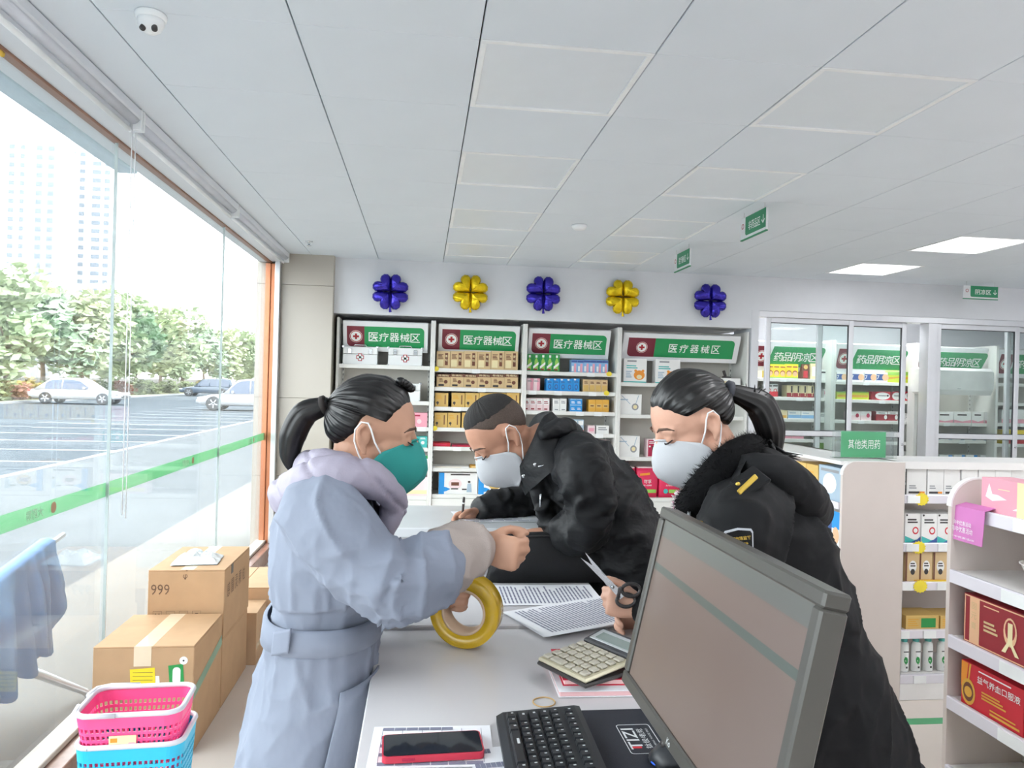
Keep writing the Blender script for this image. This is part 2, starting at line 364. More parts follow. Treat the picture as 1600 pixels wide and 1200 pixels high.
# trees and shrubs
M_bark = mat('bark', (120, 104, 90), .9, var=.2, vs=6)
def leaf_crown(name, seed, n, rx, rz, size, zc, col):
    rnd = random.Random(seed); m = MB(); cl = []
    for k in range(11):
        a = rnd.uniform(0, 2*PI); q = rnd.uniform(.15, .75); h = rnd.uniform(-.75, .85)
        s = math.sqrt(max(.05, 1-h*h))
        cl.append((Vector((rx*q*s*math.cos(a), rx*q*s*math.sin(a), zc+rz*h)), rnd.uniform(.32, .5)*rx))
    for k in range(n):
        c, r = cl[k % len(cl)]
        d = Vector((rnd.gauss(0, 1), rnd.gauss(0, 1), rnd.gauss(0, .8))).normalized()
        p = c+d*r*(rnd.uniform(.55, 1.05))
        u = Vector((rnd.gauss(0, 1), rnd.gauss(0, 1), rnd.gauss(0, .6))).normalized(); v = u.orthogonal().normalized()
        s = size*rnd.uniform(.6, 1.3)
        m.add([p-u*s, p-v*s*.55, p+u*s, p+v*s*.55], [(0, 1, 2, 3)])
    return m
TREES = []
for k in range(3):
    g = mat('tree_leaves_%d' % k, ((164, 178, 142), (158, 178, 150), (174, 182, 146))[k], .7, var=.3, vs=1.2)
    TREES.append((leaf_crown('foliage', 30+k, 2600, 3.1, 2.9, .34, 4.6, None), g))
tdat = {}
tops = [(8, 423, 'leafy tree at the left edge of the window view, before the towers'), (66, 436, 'leafy tree second from the left, trunk left of the white sedan'), (128, 446, 'leafy tree third from the left, behind the white sedan'),
        (172, 462, 'leafy tree fourth from the left, beside the window joint'), (212, 476, 'leafy tree fifth from the left, beyond the front of the white sedan'), (250, 486, 'leafy tree sixth from the left along the parking lot'), (284, 486, 'leafy tree seventh from the left, above the dark car'),
        (318, 508, 'leafy tree eighth from the left, above the dark car roof'), (346, 512, 'leafy tree ninth from the left, above the white off-road car'), (374, 520, 'leafy tree second from the right, beyond the white off-road car'), (400, 530, 'leafy tree farthest right, next to the tiled pier')]
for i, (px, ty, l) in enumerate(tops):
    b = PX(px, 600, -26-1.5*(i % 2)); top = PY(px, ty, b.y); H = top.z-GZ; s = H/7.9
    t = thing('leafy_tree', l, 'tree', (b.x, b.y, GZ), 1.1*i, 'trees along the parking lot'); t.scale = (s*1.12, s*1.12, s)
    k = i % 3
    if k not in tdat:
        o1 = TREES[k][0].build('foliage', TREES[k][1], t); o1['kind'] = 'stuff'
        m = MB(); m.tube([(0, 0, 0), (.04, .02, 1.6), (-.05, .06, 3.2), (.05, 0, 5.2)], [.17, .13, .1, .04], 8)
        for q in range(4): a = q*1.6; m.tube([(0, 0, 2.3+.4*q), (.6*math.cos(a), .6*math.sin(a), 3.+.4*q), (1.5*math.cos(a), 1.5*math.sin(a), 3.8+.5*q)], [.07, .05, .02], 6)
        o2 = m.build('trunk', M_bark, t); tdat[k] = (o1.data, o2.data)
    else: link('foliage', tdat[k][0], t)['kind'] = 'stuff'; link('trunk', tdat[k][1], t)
sh = [leaf_crown('f', 60+k, 420, .75, .5, .13, .55, None) for k in range(2)]
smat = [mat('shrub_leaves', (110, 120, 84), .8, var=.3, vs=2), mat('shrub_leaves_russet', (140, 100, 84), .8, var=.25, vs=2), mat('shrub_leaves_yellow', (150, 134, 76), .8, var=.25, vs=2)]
sd = {}
for i in range(16):
    px = -5+i*27; b = PX(px, 604, -24); c = (0, 1, 2, 0, 0, 2, 0, 1, 0, 0, 0, 0, 2, 0, 0, 0)[i]
    t = thing('roadside_shrub', '%s low shrub under the trees, %s from the left of the row' % (('green', 'russet', 'yellowish')[c], (ORD+['thirteenth', 'fourteenth', 'fifteenth', 'sixteenth'])[i]), 'shrub', (b.x, b.y, GZ), i*.7, 'shrubs in the verge'); t.scale = (1.5, 1.5, 1.25)
    if (i % 2, c) not in sd: o = sh[i % 2].build('foliage', smat[c], t); sd[(i % 2, c)] = o.data
    else: o = link('foliage', sd[(i % 2, c)], t)
    o['kind'] = 'stuff'
    m = MB(); m.tube([(0, 0, 0), (.02, 0, .5)], [.03, .015], 6); m.build('stem', M_bark, t)
mb = MB(); mb.box(-29.5, 30, GZ-.1, -22.7, 160, GZ+.1); struct(mb.build('ground_verge', mat('dry_verge_grass', (120, 116, 76), .9, var=.15, vs=.8)))
mb = MB(); mb.box(-22.7, 30, GZ-.1, -22.5, 160, GZ+.13); struct(mb.build('trim_kerb', M_line))
mb = MB(); mb.box(-34, 30, GZ, -33.7, 220, GZ+1.3); struct(mb.build('wall_far_boundary', mat('far_wall', (150, 145, 140), .8)))

# cars: lofted body along the length (x), glass, wheels
def car(name, label, loc, rz, L, W, H, paint, suv):
    t = thing(name, label, 'car', loc, rz); hl, hw = L/2, W/2
    m = MB(); rings = []
    belt = .92 if suv else .86
    hood = [(-1, .55, .8), (-.985, .42, belt*.86), (-.9, .32, belt*.98), (-.6, .28, belt), (-.2, .27, belt), (.25, .27, belt*.99), (.42, .27, belt*.97), (.7, .28, belt*.88), (.92, .32, belt*.76), (.99, .38, belt*.62), (1, .48, belt*.56)]
    for fx, zb, zt in hood:
        wv = hw*(1-.16*abs(fx)**5); zt = max(zt, zb+.02)
        rings.append([(fx*hl, y*wv, z) for y, z in ((-.8, zb), (-.97, zb+.1*(zt-zb)), (-1, zb+.5*(zt-zb)), (-.95, zt-.06), (-.84, zt), (.84, zt), (.95, zt-.06), (1, zb+.5*(zt-zb)), (.97, zb+.1*(zt-zb)), (.8, zb))])
    m.loft(rings, 0, True, True)
    if suv: cab = [(-.97, belt-.02, .9), (-.88, H-.1, .78), (-.6, H, .76), (-.05, H-.02, .76), (.14, H-.1, .77), (.43, belt-.03, .88)]
    else: cab = [(-.86, belt-.03, .88), (-.52, H-.06, .72), (-.25, H, .7), (-.02, H-.02, .7), (.1, H-.08, .72), (.45, belt-.05, .88)]
    rr = [[(fx*hl, -wy*hw, z), (fx*hl, -wy*hw*.93, z+.03), (fx*hl, wy*hw*.93, z+.03), (fx*hl, wy*hw, z)] for fx, z, wy in cab]
    base = [[(fx*hl, -hw*.92, belt-.06), (fx*hl, -wy*hw, z), (fx*hl, wy*hw, z), (fx*hl, hw*.92, belt-.06)] for fx, z, wy in cab]
    m.loft(base, 0, True, True); m.build('body', paint, t)
    M_cg = mat('car_glass', (86, 98, 118), .08, var=.05)
    def side(fa, fb, za, zb):  # side windows
        for s in (-1, 1):
            def pt(fx, k):
                for (a, z1, w1), (b, z2, w2) in zip(cab[:-1], cab[1:]):
                    if a <= fx <= b:
                        q = (fx-a)/(b-a); z = z1+(z2-z1)*q; wy = w1+(w2-w1)*q; break
                zz = belt+.0+(z-.09-belt)*k; zz = max(zz, belt)
                f = (zz-belt+.06)/max(.05, z-belt+.06)
                return (fx*hl, s*hw*(.92+(wy-.92)*f)+s*.012, zz)
            q = MB(); N = 6
            q.add([pt(fa+(fb-fa)*i/N, 0) for i in range(N+1)]+[pt(fa+(fb-fa)*i/N, 1) for i in range(N+1)], [((i, i+1, N+2+i, N+1+i) if s < 0 else (i+1, i, N+1+i, N+2+i)) for i in range(N)])
            q.build('side_window', M_cg, t)
    if suv: side(-.84, -.5, 0, 1); side(-.47, -.14, 0, 1); side(-.11, .3, 0, 1)
    else: side(-.62, -.28, 0, 1); side(-.25, .3, 0, 1)
    for (a, z1, w1), (b, z2, w2) in ((cab[0], cab[1]), (cab[-1], cab[-2])):
        q = MB(); o = .02 if a > b else -.02
        q.add([(a*hl+o+(b-a)*hl*.12, y*hw*w1*.9, z1+(z2-z1)*.12+.02) for y in (-1, 1)]+[(a*hl+o+(b-a)*hl*.9, y*hw*w2*.9, z1+(z2-z1)*.9+.02) for y in (1, -1)], [(0, 1, 2, 3)]); q.build('windscreen', M_cg, t)
    R = .34 if not suv else .38
    for fx in (-.6, .62):
        for s in (-1, 1):
            w = MB(); Mx = Matrix.Translation((fx*hl, s*(hw-.1), R))@Matrix.Rotation(PI/2, 4, 'X')
            w.lathe([(R*.62, -.11), (R*.95, -.11), (R, -.08), (R, .08), (R*.95, .11), (R*.62, .11)], 24, 0, Mx)
            wo = w.build('wheel', mat('tyre_rubber', (58, 60, 64), .8), t)
            q = MB(); q.lathe([(.02, -.06), (R*.62, -.06), (R*.66, -.1), (R*.66, .1), (R*.62, .06), (.02, .06)], 24, 0, Mx)
            for k in range(5): a = k*2*PI/5; q.box(-.03, -.115, .04, .03, .115, R*.62, 0, .004, Mx@Matrix.Rotation(PI/2, 4, 'X')@Matrix.Rotation(a, 4, 'Y'))
            q.build('rim', mat('alloy_rim', (190, 194, 200), .3, .6), wo)
    for s in (-1, 1):
        q = MB(); q.box(.86*hl, s*.72*hw-.2, .58, .955*hl, s*.72*hw+.2, .7, 0, .03); q.build('headlight', mat('headlamp', (210, 216, 224), .1), t)
        q = MB(); q.box(-.985*hl, s*.74*hw-.18, .68, -.94*hl, s*.74*hw+.18, .82, 0, .03); q.build('tail_light', mat('tail_lamp', (190, 90, 90), .2), t)
        q = MB(); q.box(.2*hl, s*hw*.98-.08, belt, .25*hl, s*hw*.98+.08, belt+.13, 0, .03); q.build('mirror', paint, t)
    q = MB(); q.box(.965*hl, -.55*hw, .4, 1.005*hl, .55*hw, .56, 0, .02); q.build('grille', M_dark, t)
M_wp = mat('white_car_paint', (176, 177, 180), .3, var=.01, coat=.5); M_bp = mat('dark_blue_car_paint', (72, 88, 106), .25, coat=.5)
p = PZ(140, 630, GZ); car('sedan_car', 'white sedan parked across the lot, seen in full through the window', (p.x+.1, 45.6, GZ), 0, 5.0, 1.85, 1.5, M_wp, False)
p = PZ(338, 640, GZ); car('off_road_car', 'tall white off-road car partly hidden by the tiled pier', (p.x+1.75, 41.2, GZ), PI, 4.9, 1.9, 1.72, M_wp, True)
car('estate_car', 'dark blue car parked behind the white off-road car', (PY(326, 600, 70).x, 70, GZ), PI, 4.7, 1.85, 1.62, M_bp, True)

# steel bench on the pavement with a blue cloth over its rail
M_steel = mat('brushed_steel', (190, 194, 198), .35, .7, var=.05); M_beam = mat('grey_bench_beam', (150, 154, 158), .4, .4)
t = thing('steel_bench', 'grey steel bench outside the window under the blue cloth', 'bench', (-2.0, 3.0, GZ))
m = MB(); m.box(-.05, -1.7, .32, .05, .93, .4, 0, .006); m.build('beam', M_beam, t)
for y in (.9, -1.5):
    m = MB(); m.box(-.045, y-.04, .27, .045, y+.04, .33, 0, .01)
    m.tube([(-.02, y, .32), (.1, y+.13, .22), (.24, y+.34, .04), (.26, y+.36, .0)], [.045, .04, .03, .028], 10, flat=.6)
    m.tube([(.02, y, .32), (-.12, y+.05, .22), (-.36, y+.1, .03), (-.38, y+.1, .0)], [.045, .04, .03, .028], 10, flat=.6); m.build('leg', M_steel, t)
for k in range(4):
    y0 = -1.66+k*.63
    m = MB(); m.box(-.22, y0, .405, .24, y0+.58, .42, 0, .006); m.build('seat', M_steel, t)
    m = MB(); m.box(-.31, y0, .47, -.29, y0+.58, .85, 0, .006, None); m.build('backrest', M_steel, t)
m = MB(); m.tube([(.17, -1.7, .62), (.17, .3, .79), (.185, 1.07, .92)], .013, 8)
for y, z in ((-1.6, .63), (.0, .72), (.93, .82)): m.tube([(.17, y, z), (.1, y, .4)], .012, 8)
m.build('rail', M_steel, t)
m = MB(); NU, NV = 150, 26; g = {}
V = []
for i in range(NU+1):
    u = i/NU; y = -.75+1.68*u; zr = .62+.17*min(1, (y+1.7)/2.0)+(.13*max(0, (y-.3)/.77))
    for j in range(NV+1):
        v = j/NV; s = v*1.0-.3   # length over the rail: behind (-) and in front (+)
        fold = (.022*math.sin(u*95+2.5*v+2*math.sin(u*21))+.012*math.sin(u*41+1+v*4))*min(1, abs(s)*5)
        L2 = (.66+.04*math.sin(u*57))*(1 if u < .9 else 1-.55*((u-.9)/.1)**1.5)
        if s < 0: x = .17-.05-fold*.6; z = zr-abs(s)*1.3*L2+.02
        else: x = .17+.035+.09*s+fold; z = zr-s*L2+.02
        if abs(s) < .05: x = .17+(s/.05)*.04; z = zr+.02+.012*(1-(s/.05)**2)
        V.append((x, y, z))
Fs = [(i*(NV+1)+j, (i+1)*(NV+1)+j, (i+1)*(NV+1)+j+1, i*(NV+1)+j+1) for i in range(NU) for j in range(NV)]
m.add(V, Fs, 0, True); o = m.build('draped_cloth', mat('light_blue_cloth', (110, 150, 200), .85, var=.06, vs=12, bump=.3, bs=300), None, (-2.0, 3.0, GZ)); tag(o, 'light blue cloth draped over the steel bench rail outside', 'cloth')
md = o.modifiers.new('thick', 'SOLIDIFY'); md.thickness = .006
# ================================================================== back wall shelving
M_shelf = mat('shelf_white', (228, 228, 224), .4, var=.015)
M_back = mat('shelf_back', (212, 208, 200), .55, var=.02)
M_signw = mat('sign_white', (232, 234, 236), .35, var=.01); M_green = mat('sign_green', (34, 150, 88), .35, var=.02); M_maroon = mat('sign_maroon', (122, 44, 58), .35)
M_let = mat('sign_lettering', (240, 246, 242), .4); M_redx = mat('cross_red', (176, 40, 50), .4)
M_tagp = mat('price_tag_paper', (238, 240, 240), .5); M_yel = mat('yellow_tag', (240, 218, 60), .5)
def cross(m, o, s, mi, axis=(1, 0, 0), up=(0, 0, 1), off=.0012, w=.34):
    o, a, b = Vector(o), Vector(axis), Vector(up); n = a.cross(b)
    for (p, q) in ((1, w), (w, 1)): m.add([o+n*off+a*(x*s*p)+b*(y*s*q) for x, y in ((-1, -1), (1, -1), (1, 1), (-1, 1))], [(0, 1, 2, 3)], mi)
def disc(m, o, r, mi, off=.001, r0=0., n=20, axis=(1, 0, 0), up=(0, 0, 1)):
    o, a, b = Vector(o), Vector(axis), Vector(up); nn = a.cross(b)
    P = [o+nn*off+a*(r*math.cos(2*PI*i/n))+b*(r*math.sin(2*PI*i/n)) for i in range(n)]
    if r0 <= 0: m.add(P, [tuple(range(n))], mi)
    else:
        Q = [o+nn*off+a*(r0*math.cos(2*PI*i/n))+b*(r0*math.sin(2*PI*i/n)) for i in range(n)]
        m.add(P+Q, [(i, (i+1) % n, n+(i+1) % n, n+i) for i in range(n)], mi)
def header_sign(parent, x0, x1, z0, z1, y_top, y_bot, text, spread, mar=.225, emblem=True, slant=0.):
    """tilted illuminated-style header: frame, green and maroon face, emblem, lettering"""
    W = x1-x0; H = z1-z0; up = Vector((0, y_top-y_bot, H)); Hs = up.length; upn = up.normalized(); o = Vector((x0, y_bot, z0))
    R = Matrix((( 1, 0, 0, o.x), (0, upn.z, upn.y, o.y), (0, -upn.y, upn.z, o.z), (0, 0, 0, 1)))
    # local: x along, z up the face, y into the sign
    R = Matrix(((1, 0, 0, o.x), (0, upn.z, upn.y, o.y), (0, -upn.y, upn.z, o.z), (0, 0, 0, 1)))
    m = MB(); m.box(0, 0, 0, W, .03, Hs, 0, .004, R); s = m.build('header_sign', M_signw, parent)
    mx, mz0, mz1 = W*.045, Hs*.16, Hs*.84
    xs = mx+(W-2*mx)*mar
    m = MB(); m.prism([(x+slant*(z-mz0), z) for x, z in rrect(xs, mz0, W-mx, mz1, Hs*.14, 5, (0, 0, 1, 0))], .002, 0, R@Matrix.Translation((0, -.002, 0))); m.build('sign_face', M_green, s)
    if mar > 0:
        m = MB(); m.prism(rrect(mx, mz0, xs, mz1, Hs*.14, 5, (1, 0, 0, 0)), .002, 0, R@Matrix.Translation((0, -.002, 0))); m.build('sign_corner', M_maroon, s)
    if emblem:
        m = MB(); c = (mx+(xs-mx)*.52, -.0022, Hs*.5)
        disc(m, c, Hs*.2, 0, .0006); disc(m, c, Hs*.19, 1, .0010, Hs*.165); cross(m, c, Hs*.095, 1, off=.0014)
        for i in range(len(m.v)): m.v[i] = tuple(R@Vector(m.v[i]))
        m.build('emblem', [M_let, M_redx], s)
    m = MB(); n = len(text); ch = Hs*.3
    for i, c in enumerate(text):
        cx = xs+(W-mx-xs)*(.5+(i-(n-1)/2)*spread)
        m.text(c, (cx+slant*(Hs*.5-mz0), -.0022, Hs*.5), (1, 0, 0), (0, 0, 1), ch, 0, .008, width=ch*1.02)
    for i in range(len(m.v)): m.v[i] = tuple(R@Vector(m.v[i]))
    m.build('lettering', M_let, s)
def price_tag(parent, x, y, z, w=.075, h=.035):
    m = MB(); m.box(x-w/2, y-.004, z-h, x+w/2, y-.001, z+.004, 0); m.build('price_tag', M_tagp, parent)
def burst(parent, x, y, z, r=.03, ax=(1, 0, 0)):
    m = MB(); n = 14; a = Vector(ax); P = []
    for i in range(2*n):
        q = r*(1 if i % 2 else .82); P.append(Vector((x, y, z))+a*(q*math.cos(PI*i/n))+Vector((0, 0, q*.85*math.sin(PI*i/n))))
    nn = a.cross(Vector((0, 0, 1)))
    P2 = [p-nn*.002 for p in P]; k = len(P)
    m.add(P+P2, [tuple(range(k)), tuple(reversed(range(k, 2*k)))]+[(i, i+k, (i+1) % k+k, (i+1) % k) for i in range(k)]); m.build('burst_tag', M_yel, parent)
def bay(x0, x1, rows, label, sign, tags=(), bursts=(), Y0=YB+.02):
    """one shelving bay: rows = z of each shelf's top"""
    W = x1-x0; D = .40
    t = thing('display_shelf', label, 'shelf', (x0, Y0, 0)); H = 2.19
    for x in (0, W-.022):
        m = MB(); m.box(x, 0, 0, x+.022, D, H, 0, .003); m.build('side_panel', M_shelf, t)
    m = MB(); m.box(.022, D-.015, .0, W-.022, D, H, 0); m.build('back_panel', M_back, t)
    for s in (0.03, W-.03):
        m = MB(); q = .012
        m.box(s-.011, D-.03, .5, s+.011, D-.015, H-.3, 0)
        for k in range(26): m.box(s-.003, D-.0305, .55+k*.05, s+.003, D-.0298, .57+k*.05, 1)
        m.build('slotted_upright', [M_shelf, M_dark], t)
    S = []
    for z in rows:
        m = MB(); m.box(.023, .035, z-.022, W-.023, D-.016, z, 0, .002); m.box(.023, .022, z-.034, W-.023, .036, z+.004, 0, .003); S.append(m.build('shelf', M_shelf, t))
    zb = rows[-1]
    m = MB(); m.box(.023, .012, .08, W-.023, .1, zb-.036, 0, .003); m.build('base_door', M_shelf, t)
    m = MB(); m.box(.023, .05, 0, W-.023, .1, .079, 0); m.build('plinth', M_back, t)
    header_sign(t, *sign)
    for r, x in tags: price_tag(S[r], x-x0, .021, rows[r]-.002)
    for r, x in bursts: burst(S[r], x-x0, .018, rows[r]-.005)
    return t
def xw(px, py=600, Y=YB+.1): return PY(px, py, Y).x
def zw(px, py, Y=YB+.1): return PY(px, py, Y).z
XB = [-.81, .086, .965, 1.895, 3.215]
z1 = [zw(600, 571), zw(640, 627), zw(640, 667), zw(640, 699), zw(640, 733), zw(640, 774)]
z2 = [zw(745, y) for y in (577.5, 606.5, 637, 669, 698.5, 731, 772)]
z3 = [zw(890, y) for y in (582, 612, 643, 677, 703, 736, 776)]
z4 = [zw(1000, y) for y in (598.5, 648, 714, 777)]
bay(XB[0], XB[1], z1, 'white wall shelf nearest the window, holding first aid cases', (.05, .846, 1.885, 2.16, .03, .14, '医疗器械区', .175, .225), [(2, -.0), (3, -.02)])
bay(XB[1], XB[2], z2, 'white wall shelf holding rows of tan and golden cartons', (.05, .83, 1.885, 2.16, .03, .14, '医疗器械区', .175, .24), [(0, .5), (1, .56), (2, .33), (4, .34)], [(0, .12), (3, .12)])
bay(XB[2], XB[3], z3, 'white wall shelf holding many small coloured boxes, behind the bent man', (.04, .85, 1.875, 2.15, .03, .14, '医疗器械区', .175, .24), [(0, 1.17), (0, 1.62), (1, 1.05), (1, 1.3), (1, 1.64), (2, 1.52), (2, 1.7), (3, 1.72)], [(0, 1.8), (1, 1.78)])
bay(XB[3], XB[4], z4, 'wide white wall shelf holding white device boxes and red packs', (.05, 1.25, 1.875, 2.14, .03, .14, '医疗器械区', .135, .25))

# ---------------------------------------------------------------- goods
def C(name, c, rough=.45): return mat('print_'+name, c, rough, var=.03)
K = dict(white=C('white', (238, 238, 236)), tan=C('tan', (214, 186, 140)), brown=C('brown', (112, 66, 48)), gold=C('gold', (216, 180, 104)), amber=C('amber', (222, 168, 66)), green=C('green', (40, 146, 72)), lgreen=C('light_green', (150, 200, 90)),
         blue=C('blue', (40, 150, 224)), pblue=C('pale_blue', (140, 186, 226)), navy=C('navy', (58, 88, 150)), pink=C('pink', (236, 164, 180)), ppink=C('pale_pink', (238, 214, 216)), red=C('red', (206, 40, 56)), crimson=C('crimson', (176, 30, 70)),
         magenta=C('magenta', (222, 44, 90)), teal=C('teal', (70, 184, 180)), yellow=C('yellow', (242, 214, 44)), lime=C('lime', (206, 218, 60)), grey=C('grey', (150, 152, 156)), dark=C('dark', (60, 56, 56)), cream=C('cream', (236, 222, 176)), orange=C('orange', (236, 150, 50)), dred=C('dark_red', (150, 36, 48)), skin=C('peach', (236, 190, 150)), bluegrey=C('blue_grey', (170, 190, 206)))
def carton(w, h, d, cols, dec):
    """box with front at y=0, x 0..w; dec: flat print in 0..1 front coordinates"""
    m = MB(); m.box(0, 0, 0, w, d, h, 0, .0012); k = 0
    for e in dec:
        k += 1; y = -.0002-.0003*k
        if e[0] == 'r': _, a, b, c, f, mi = e; m.add([(a*w, y, b*h), (c*w, y, b*h), (c*w, y, f*h), (a*w, y, f*h)], [(0, 1, 2, 3)], mi)
        elif e[0] == 'c': _, a, b, r, mi = e; disc(m, (a*w, y, b*h), r*min(w, h), mi, 0)
        elif e[0] == 'o': _, a, b, rx, rz, mi = e; m.add([(a*w+rx*w*math.cos(i*PI/8), y, b*h+rz*h*math.sin(i*PI/8)) for i in range(16)], [tuple(range(16))], mi)
        elif e[0] == 'p': _, P, mi = e; m.add([(a*w, y, b*h) for a, b in P], [tuple(range(len(P)))], mi)
        elif e[0] == 't': _, s, a, b, hh, mi = e[:6]; m.text(s, (a*w, y, b*h), (1, 0, 0), (0, 0, 1), hh*h, mi, .006, width=(e[6]*w if len(e) > 6 else None), off=0)
        elif e[0] == 'l':   # n fine print lines
            _, a, b, c, f, n, mi = e
            for i in range(n):
                zz = b+(f-b)*(i+.5)/n; q = (f-b)/n*.28; cc = c-(c-a)*.25*((i*7) % 3)/2
                m.add([(a*w, y, (zz-q)*h), (cc*w, y, (zz-q)*h), (cc*w, y, (zz+q)*h), (a*w, y, (zz+q)*h)], [(0, 1, 2, 3)], mi)
    return m, [K[c] for c in cols]
def row(name, fmt, cat, group, pxs, ytop, z, cols, dec, Y=YB+.075, d=.12, yref=None, gap=.0015, rz0=0., names=None, h=None):
    """pxs: list of (x0,x1) pixel spans at depth Y; one box per span standing on height z"""
    out = []; n = len(pxs); cache = {}
    for i, (a, b) in enumerate(pxs):
        x0, x1 = PY(a, ytop, Y).x, PY(b, ytop, Y).x
        hh = h if h else PY((a+b)/2, ytop, Y).z-z
        wd = x1-x0-gap; key = (round(wd/.004), round(hh/.006))
        if key not in cache:
            m, ms = carton(wd, hh, d, cols, dec); o = m.build(name, ms); cache[key] = o
        else: o = cache[key].copy(); COL.objects.link(o)
        o.location = (x0, Y+random.uniform(-.004, .006), z+.0005); o.rotation_euler = (0, 0, random.uniform(-.012, .012))
        lab = names[i] if names else fmt.format(ORD[i] if i < 12 else str(i))
        tag(o, lab, cat, group); out.append(o)
    return out
def spans(a, b, n): return [(a+(b-a)*i/n, a+(b-a)*(i+1)/n) for i in range(n)]
# bay 1: first aid cases
M_case = mat('case_white', (236, 238, 238), .3, var=.01); M_chrome = mat('chrome', (200, 203, 206), .18, .9)
def aid_case(x0, x1, yt, z, label):
    Yc = YB+.09; a, b = xw(x0, yt, Yc), xw(x1, yt, Yc); W = b-a; H = zw((x0+x1)/2, yt, Yc)-z
    t = thing('first_aid_case', label, 'case', ((a+b)/2, Yc, z), 0, 'white first aid cases')
    m = MB(); m.box(-W/2, 0, 0, W/2, .17, H*.6-.001, 0, .006); m.box(-W/2, 0, H*.6+.001, W/2, .17, H, 0, .006); m.build('shell', M_case, t)
    m = MB()
    for sx in (-1, 1):
        for zz in (0, H):
            q = .022; m.box(sx*W/2-q/2-.001*sx, -.003, zz-q/2, sx*W/2+q/2, .02, zz+q/2, 0, .004)
    m.build('corner_guard', M_chrome, t)
    for sx in (-.3, .3):
        m = MB(); m.box(sx*W-.018, -.009, H*.62, sx*W+.018, 0, H*.9, 0, .003); m.box(sx*W-.012, -.014, H*.7, sx*W+.012, -.009, H*.8, 0, .002); m.build('latch', M_chrome, t)
    m = MB(); s = H*.17
    cross(m, (0, 0, H*.42), s*1.25, 0, off=.0012, w=.5); cross(m, (0, 0, H*.42), s, 1, off=.002, w=.36); m.build('cross_print', [M_redx, M_let], t)
    m = MB(); m.tube([(-.06, -.006, H+.002), (-.05, -.006, H+.018), (.05, -.006, H+.018), (.06, -.006, H+.002)], .005, 8); m.build('handle', M_chrome, t)
aid_case(536, 590, 542, z1[0], 'white first aid case with red cross, top shelf, nearest the window')
aid_case(607, 660, 544, z1[0], 'white first aid case with red cross, top shelf, right one of two')
aid_case(607, 657, 599, z1[1], 'white first aid case half hidden behind the blue-coated woman\'s hair')
row('medicine_box', 'pink medicine box beside the blue-coated woman\'s forehead', 'box', 'shelf boxes', [(640, 668)], 645, z1[2], ['pink', 'ppink', 'crimson'], [('r', .1, .75, .6, .85, 2), ('c', .55, .4, .16, 1)])
row('medicine_box', '{} teal medicine box from the left beside the green mask', 'box', 'teal boxes', spans(640, 668, 2), 682, z1[3], ['teal', 'white'], [('c', .5, .45, .2, 1), ('l', .2, .75, .8, .92, 2, 1)])
row('medicine_box', 'green and white medicine box beside the green mask', 'box', 'shelf boxes', [(652, 669)], 712, z1[4], ['white', 'green', 'amber'], [('r', 0, .78, 1, 1, 1), ('c', .5, .4, .22, 2)])
row('medicine_box', 'pale pink box on the lowest shelf left of the tan shelf', 'box', 'shelf boxes', [(600, 671)], 745, z1[5], ['ppink', 'cream'], [('r', .05, .1, .95, .3, 1)])
# bay 2
row('tonic_carton', '{} tan carton from the left, top shelf of the tan carton bay', 'box', 'tan cartons with brown calligraphy', spans(682.5, 810, 6), 549, z2[0], ['tan', 'brown', 'cream'], [('r', .62, .2, .84, .9, 1), ('t', '膏', .73, .72, .14, 2), ('t', '贴', .73, .5, .14, 2), ('r', .08, .12, .5, .5, 2), ('l', .12, .55, .5, .85, 4, 1)])
row('tonic_carton', '{} brown-topped carton from the left, second shelf of the tan carton bay', 'box', 'brown topped cartons', spans(682.5, 810, 6), 584.5, z2[1], ['tan', 'brown', 'dark', 'cream'], [('r', 0, .78, 1, 1, 1), ('t', '骨痛贴', .5, .89, .14, 3, .8), ('r', .15, .1, .55, .24, 2), ('l', .2, .4, .5, .68, 3, 1), ('c', .68, .42, .14, 1)])
row('tonic_carton', '{} golden carton from the left, third shelf of the tan carton bay', 'box', 'golden cartons on the third shelf', [(680, 701), (706, 727), (727.5, 749), (749.5, 770), (770.5, 791), (791.5, 812)], 614, z2[2], ['gold', 'brown', 'dark', 'amber'], [('r', .72, .2, .8, .85, 1), ('c', .2, .3, .1, 2), ('r', .18, .14, .24, .3, 2), ('l', .1, .55, .55, .85, 3, 3)])
row('tonic_carton', '{} golden carton from the left, fourth shelf of the tan carton bay', 'box', 'golden cartons on the fourth shelf', [(679, 699.5), (700, 720), (722, 743), (743.5, 764), (764.5, 785), (785.5, 806)], 645, z2[3], ['gold', 'brown', 'dark', 'amber'], [('r', .72, .2, .8, .85, 1), ('c', .2, .3, .1, 2), ('r', .18, .14, .24, .3, 2), ('l', .1, .55, .55, .85, 3, 3)])
row('flat_box', 'flat red box lying left of the bent man\'s forehead', 'box', 'shelf boxes', [(675, 704)], 692, z2[4], ['red', 'magenta'], [('r', .2, .3, .8, .6, 1)], d=.2)
row('flat_box', 'thin long red pack lying behind the bent man\'s forehead', 'box', 'shelf boxes', [(706, 750)], 695.5, z2[4], ['crimson', 'red'], [('r', .2, .3, .8, .6, 1)], d=.2)
row('flat_box', 'thin white leaflet pack on the shelf under the red packs', 'box', 'shelf boxes', [(674, 733)], 729, z2[5], ['white', 'cream'], [('r', .1, .3, .8, .6, 1)], d=.2)
row('flat_box', 'small yellow pack lying beside the white leaflet pack', 'box', 'shelf boxes', [(735, 752)], 728, z2[5], ['amber', 'cream'], [('r', .1, .3, .8, .6, 1)], d=.15)
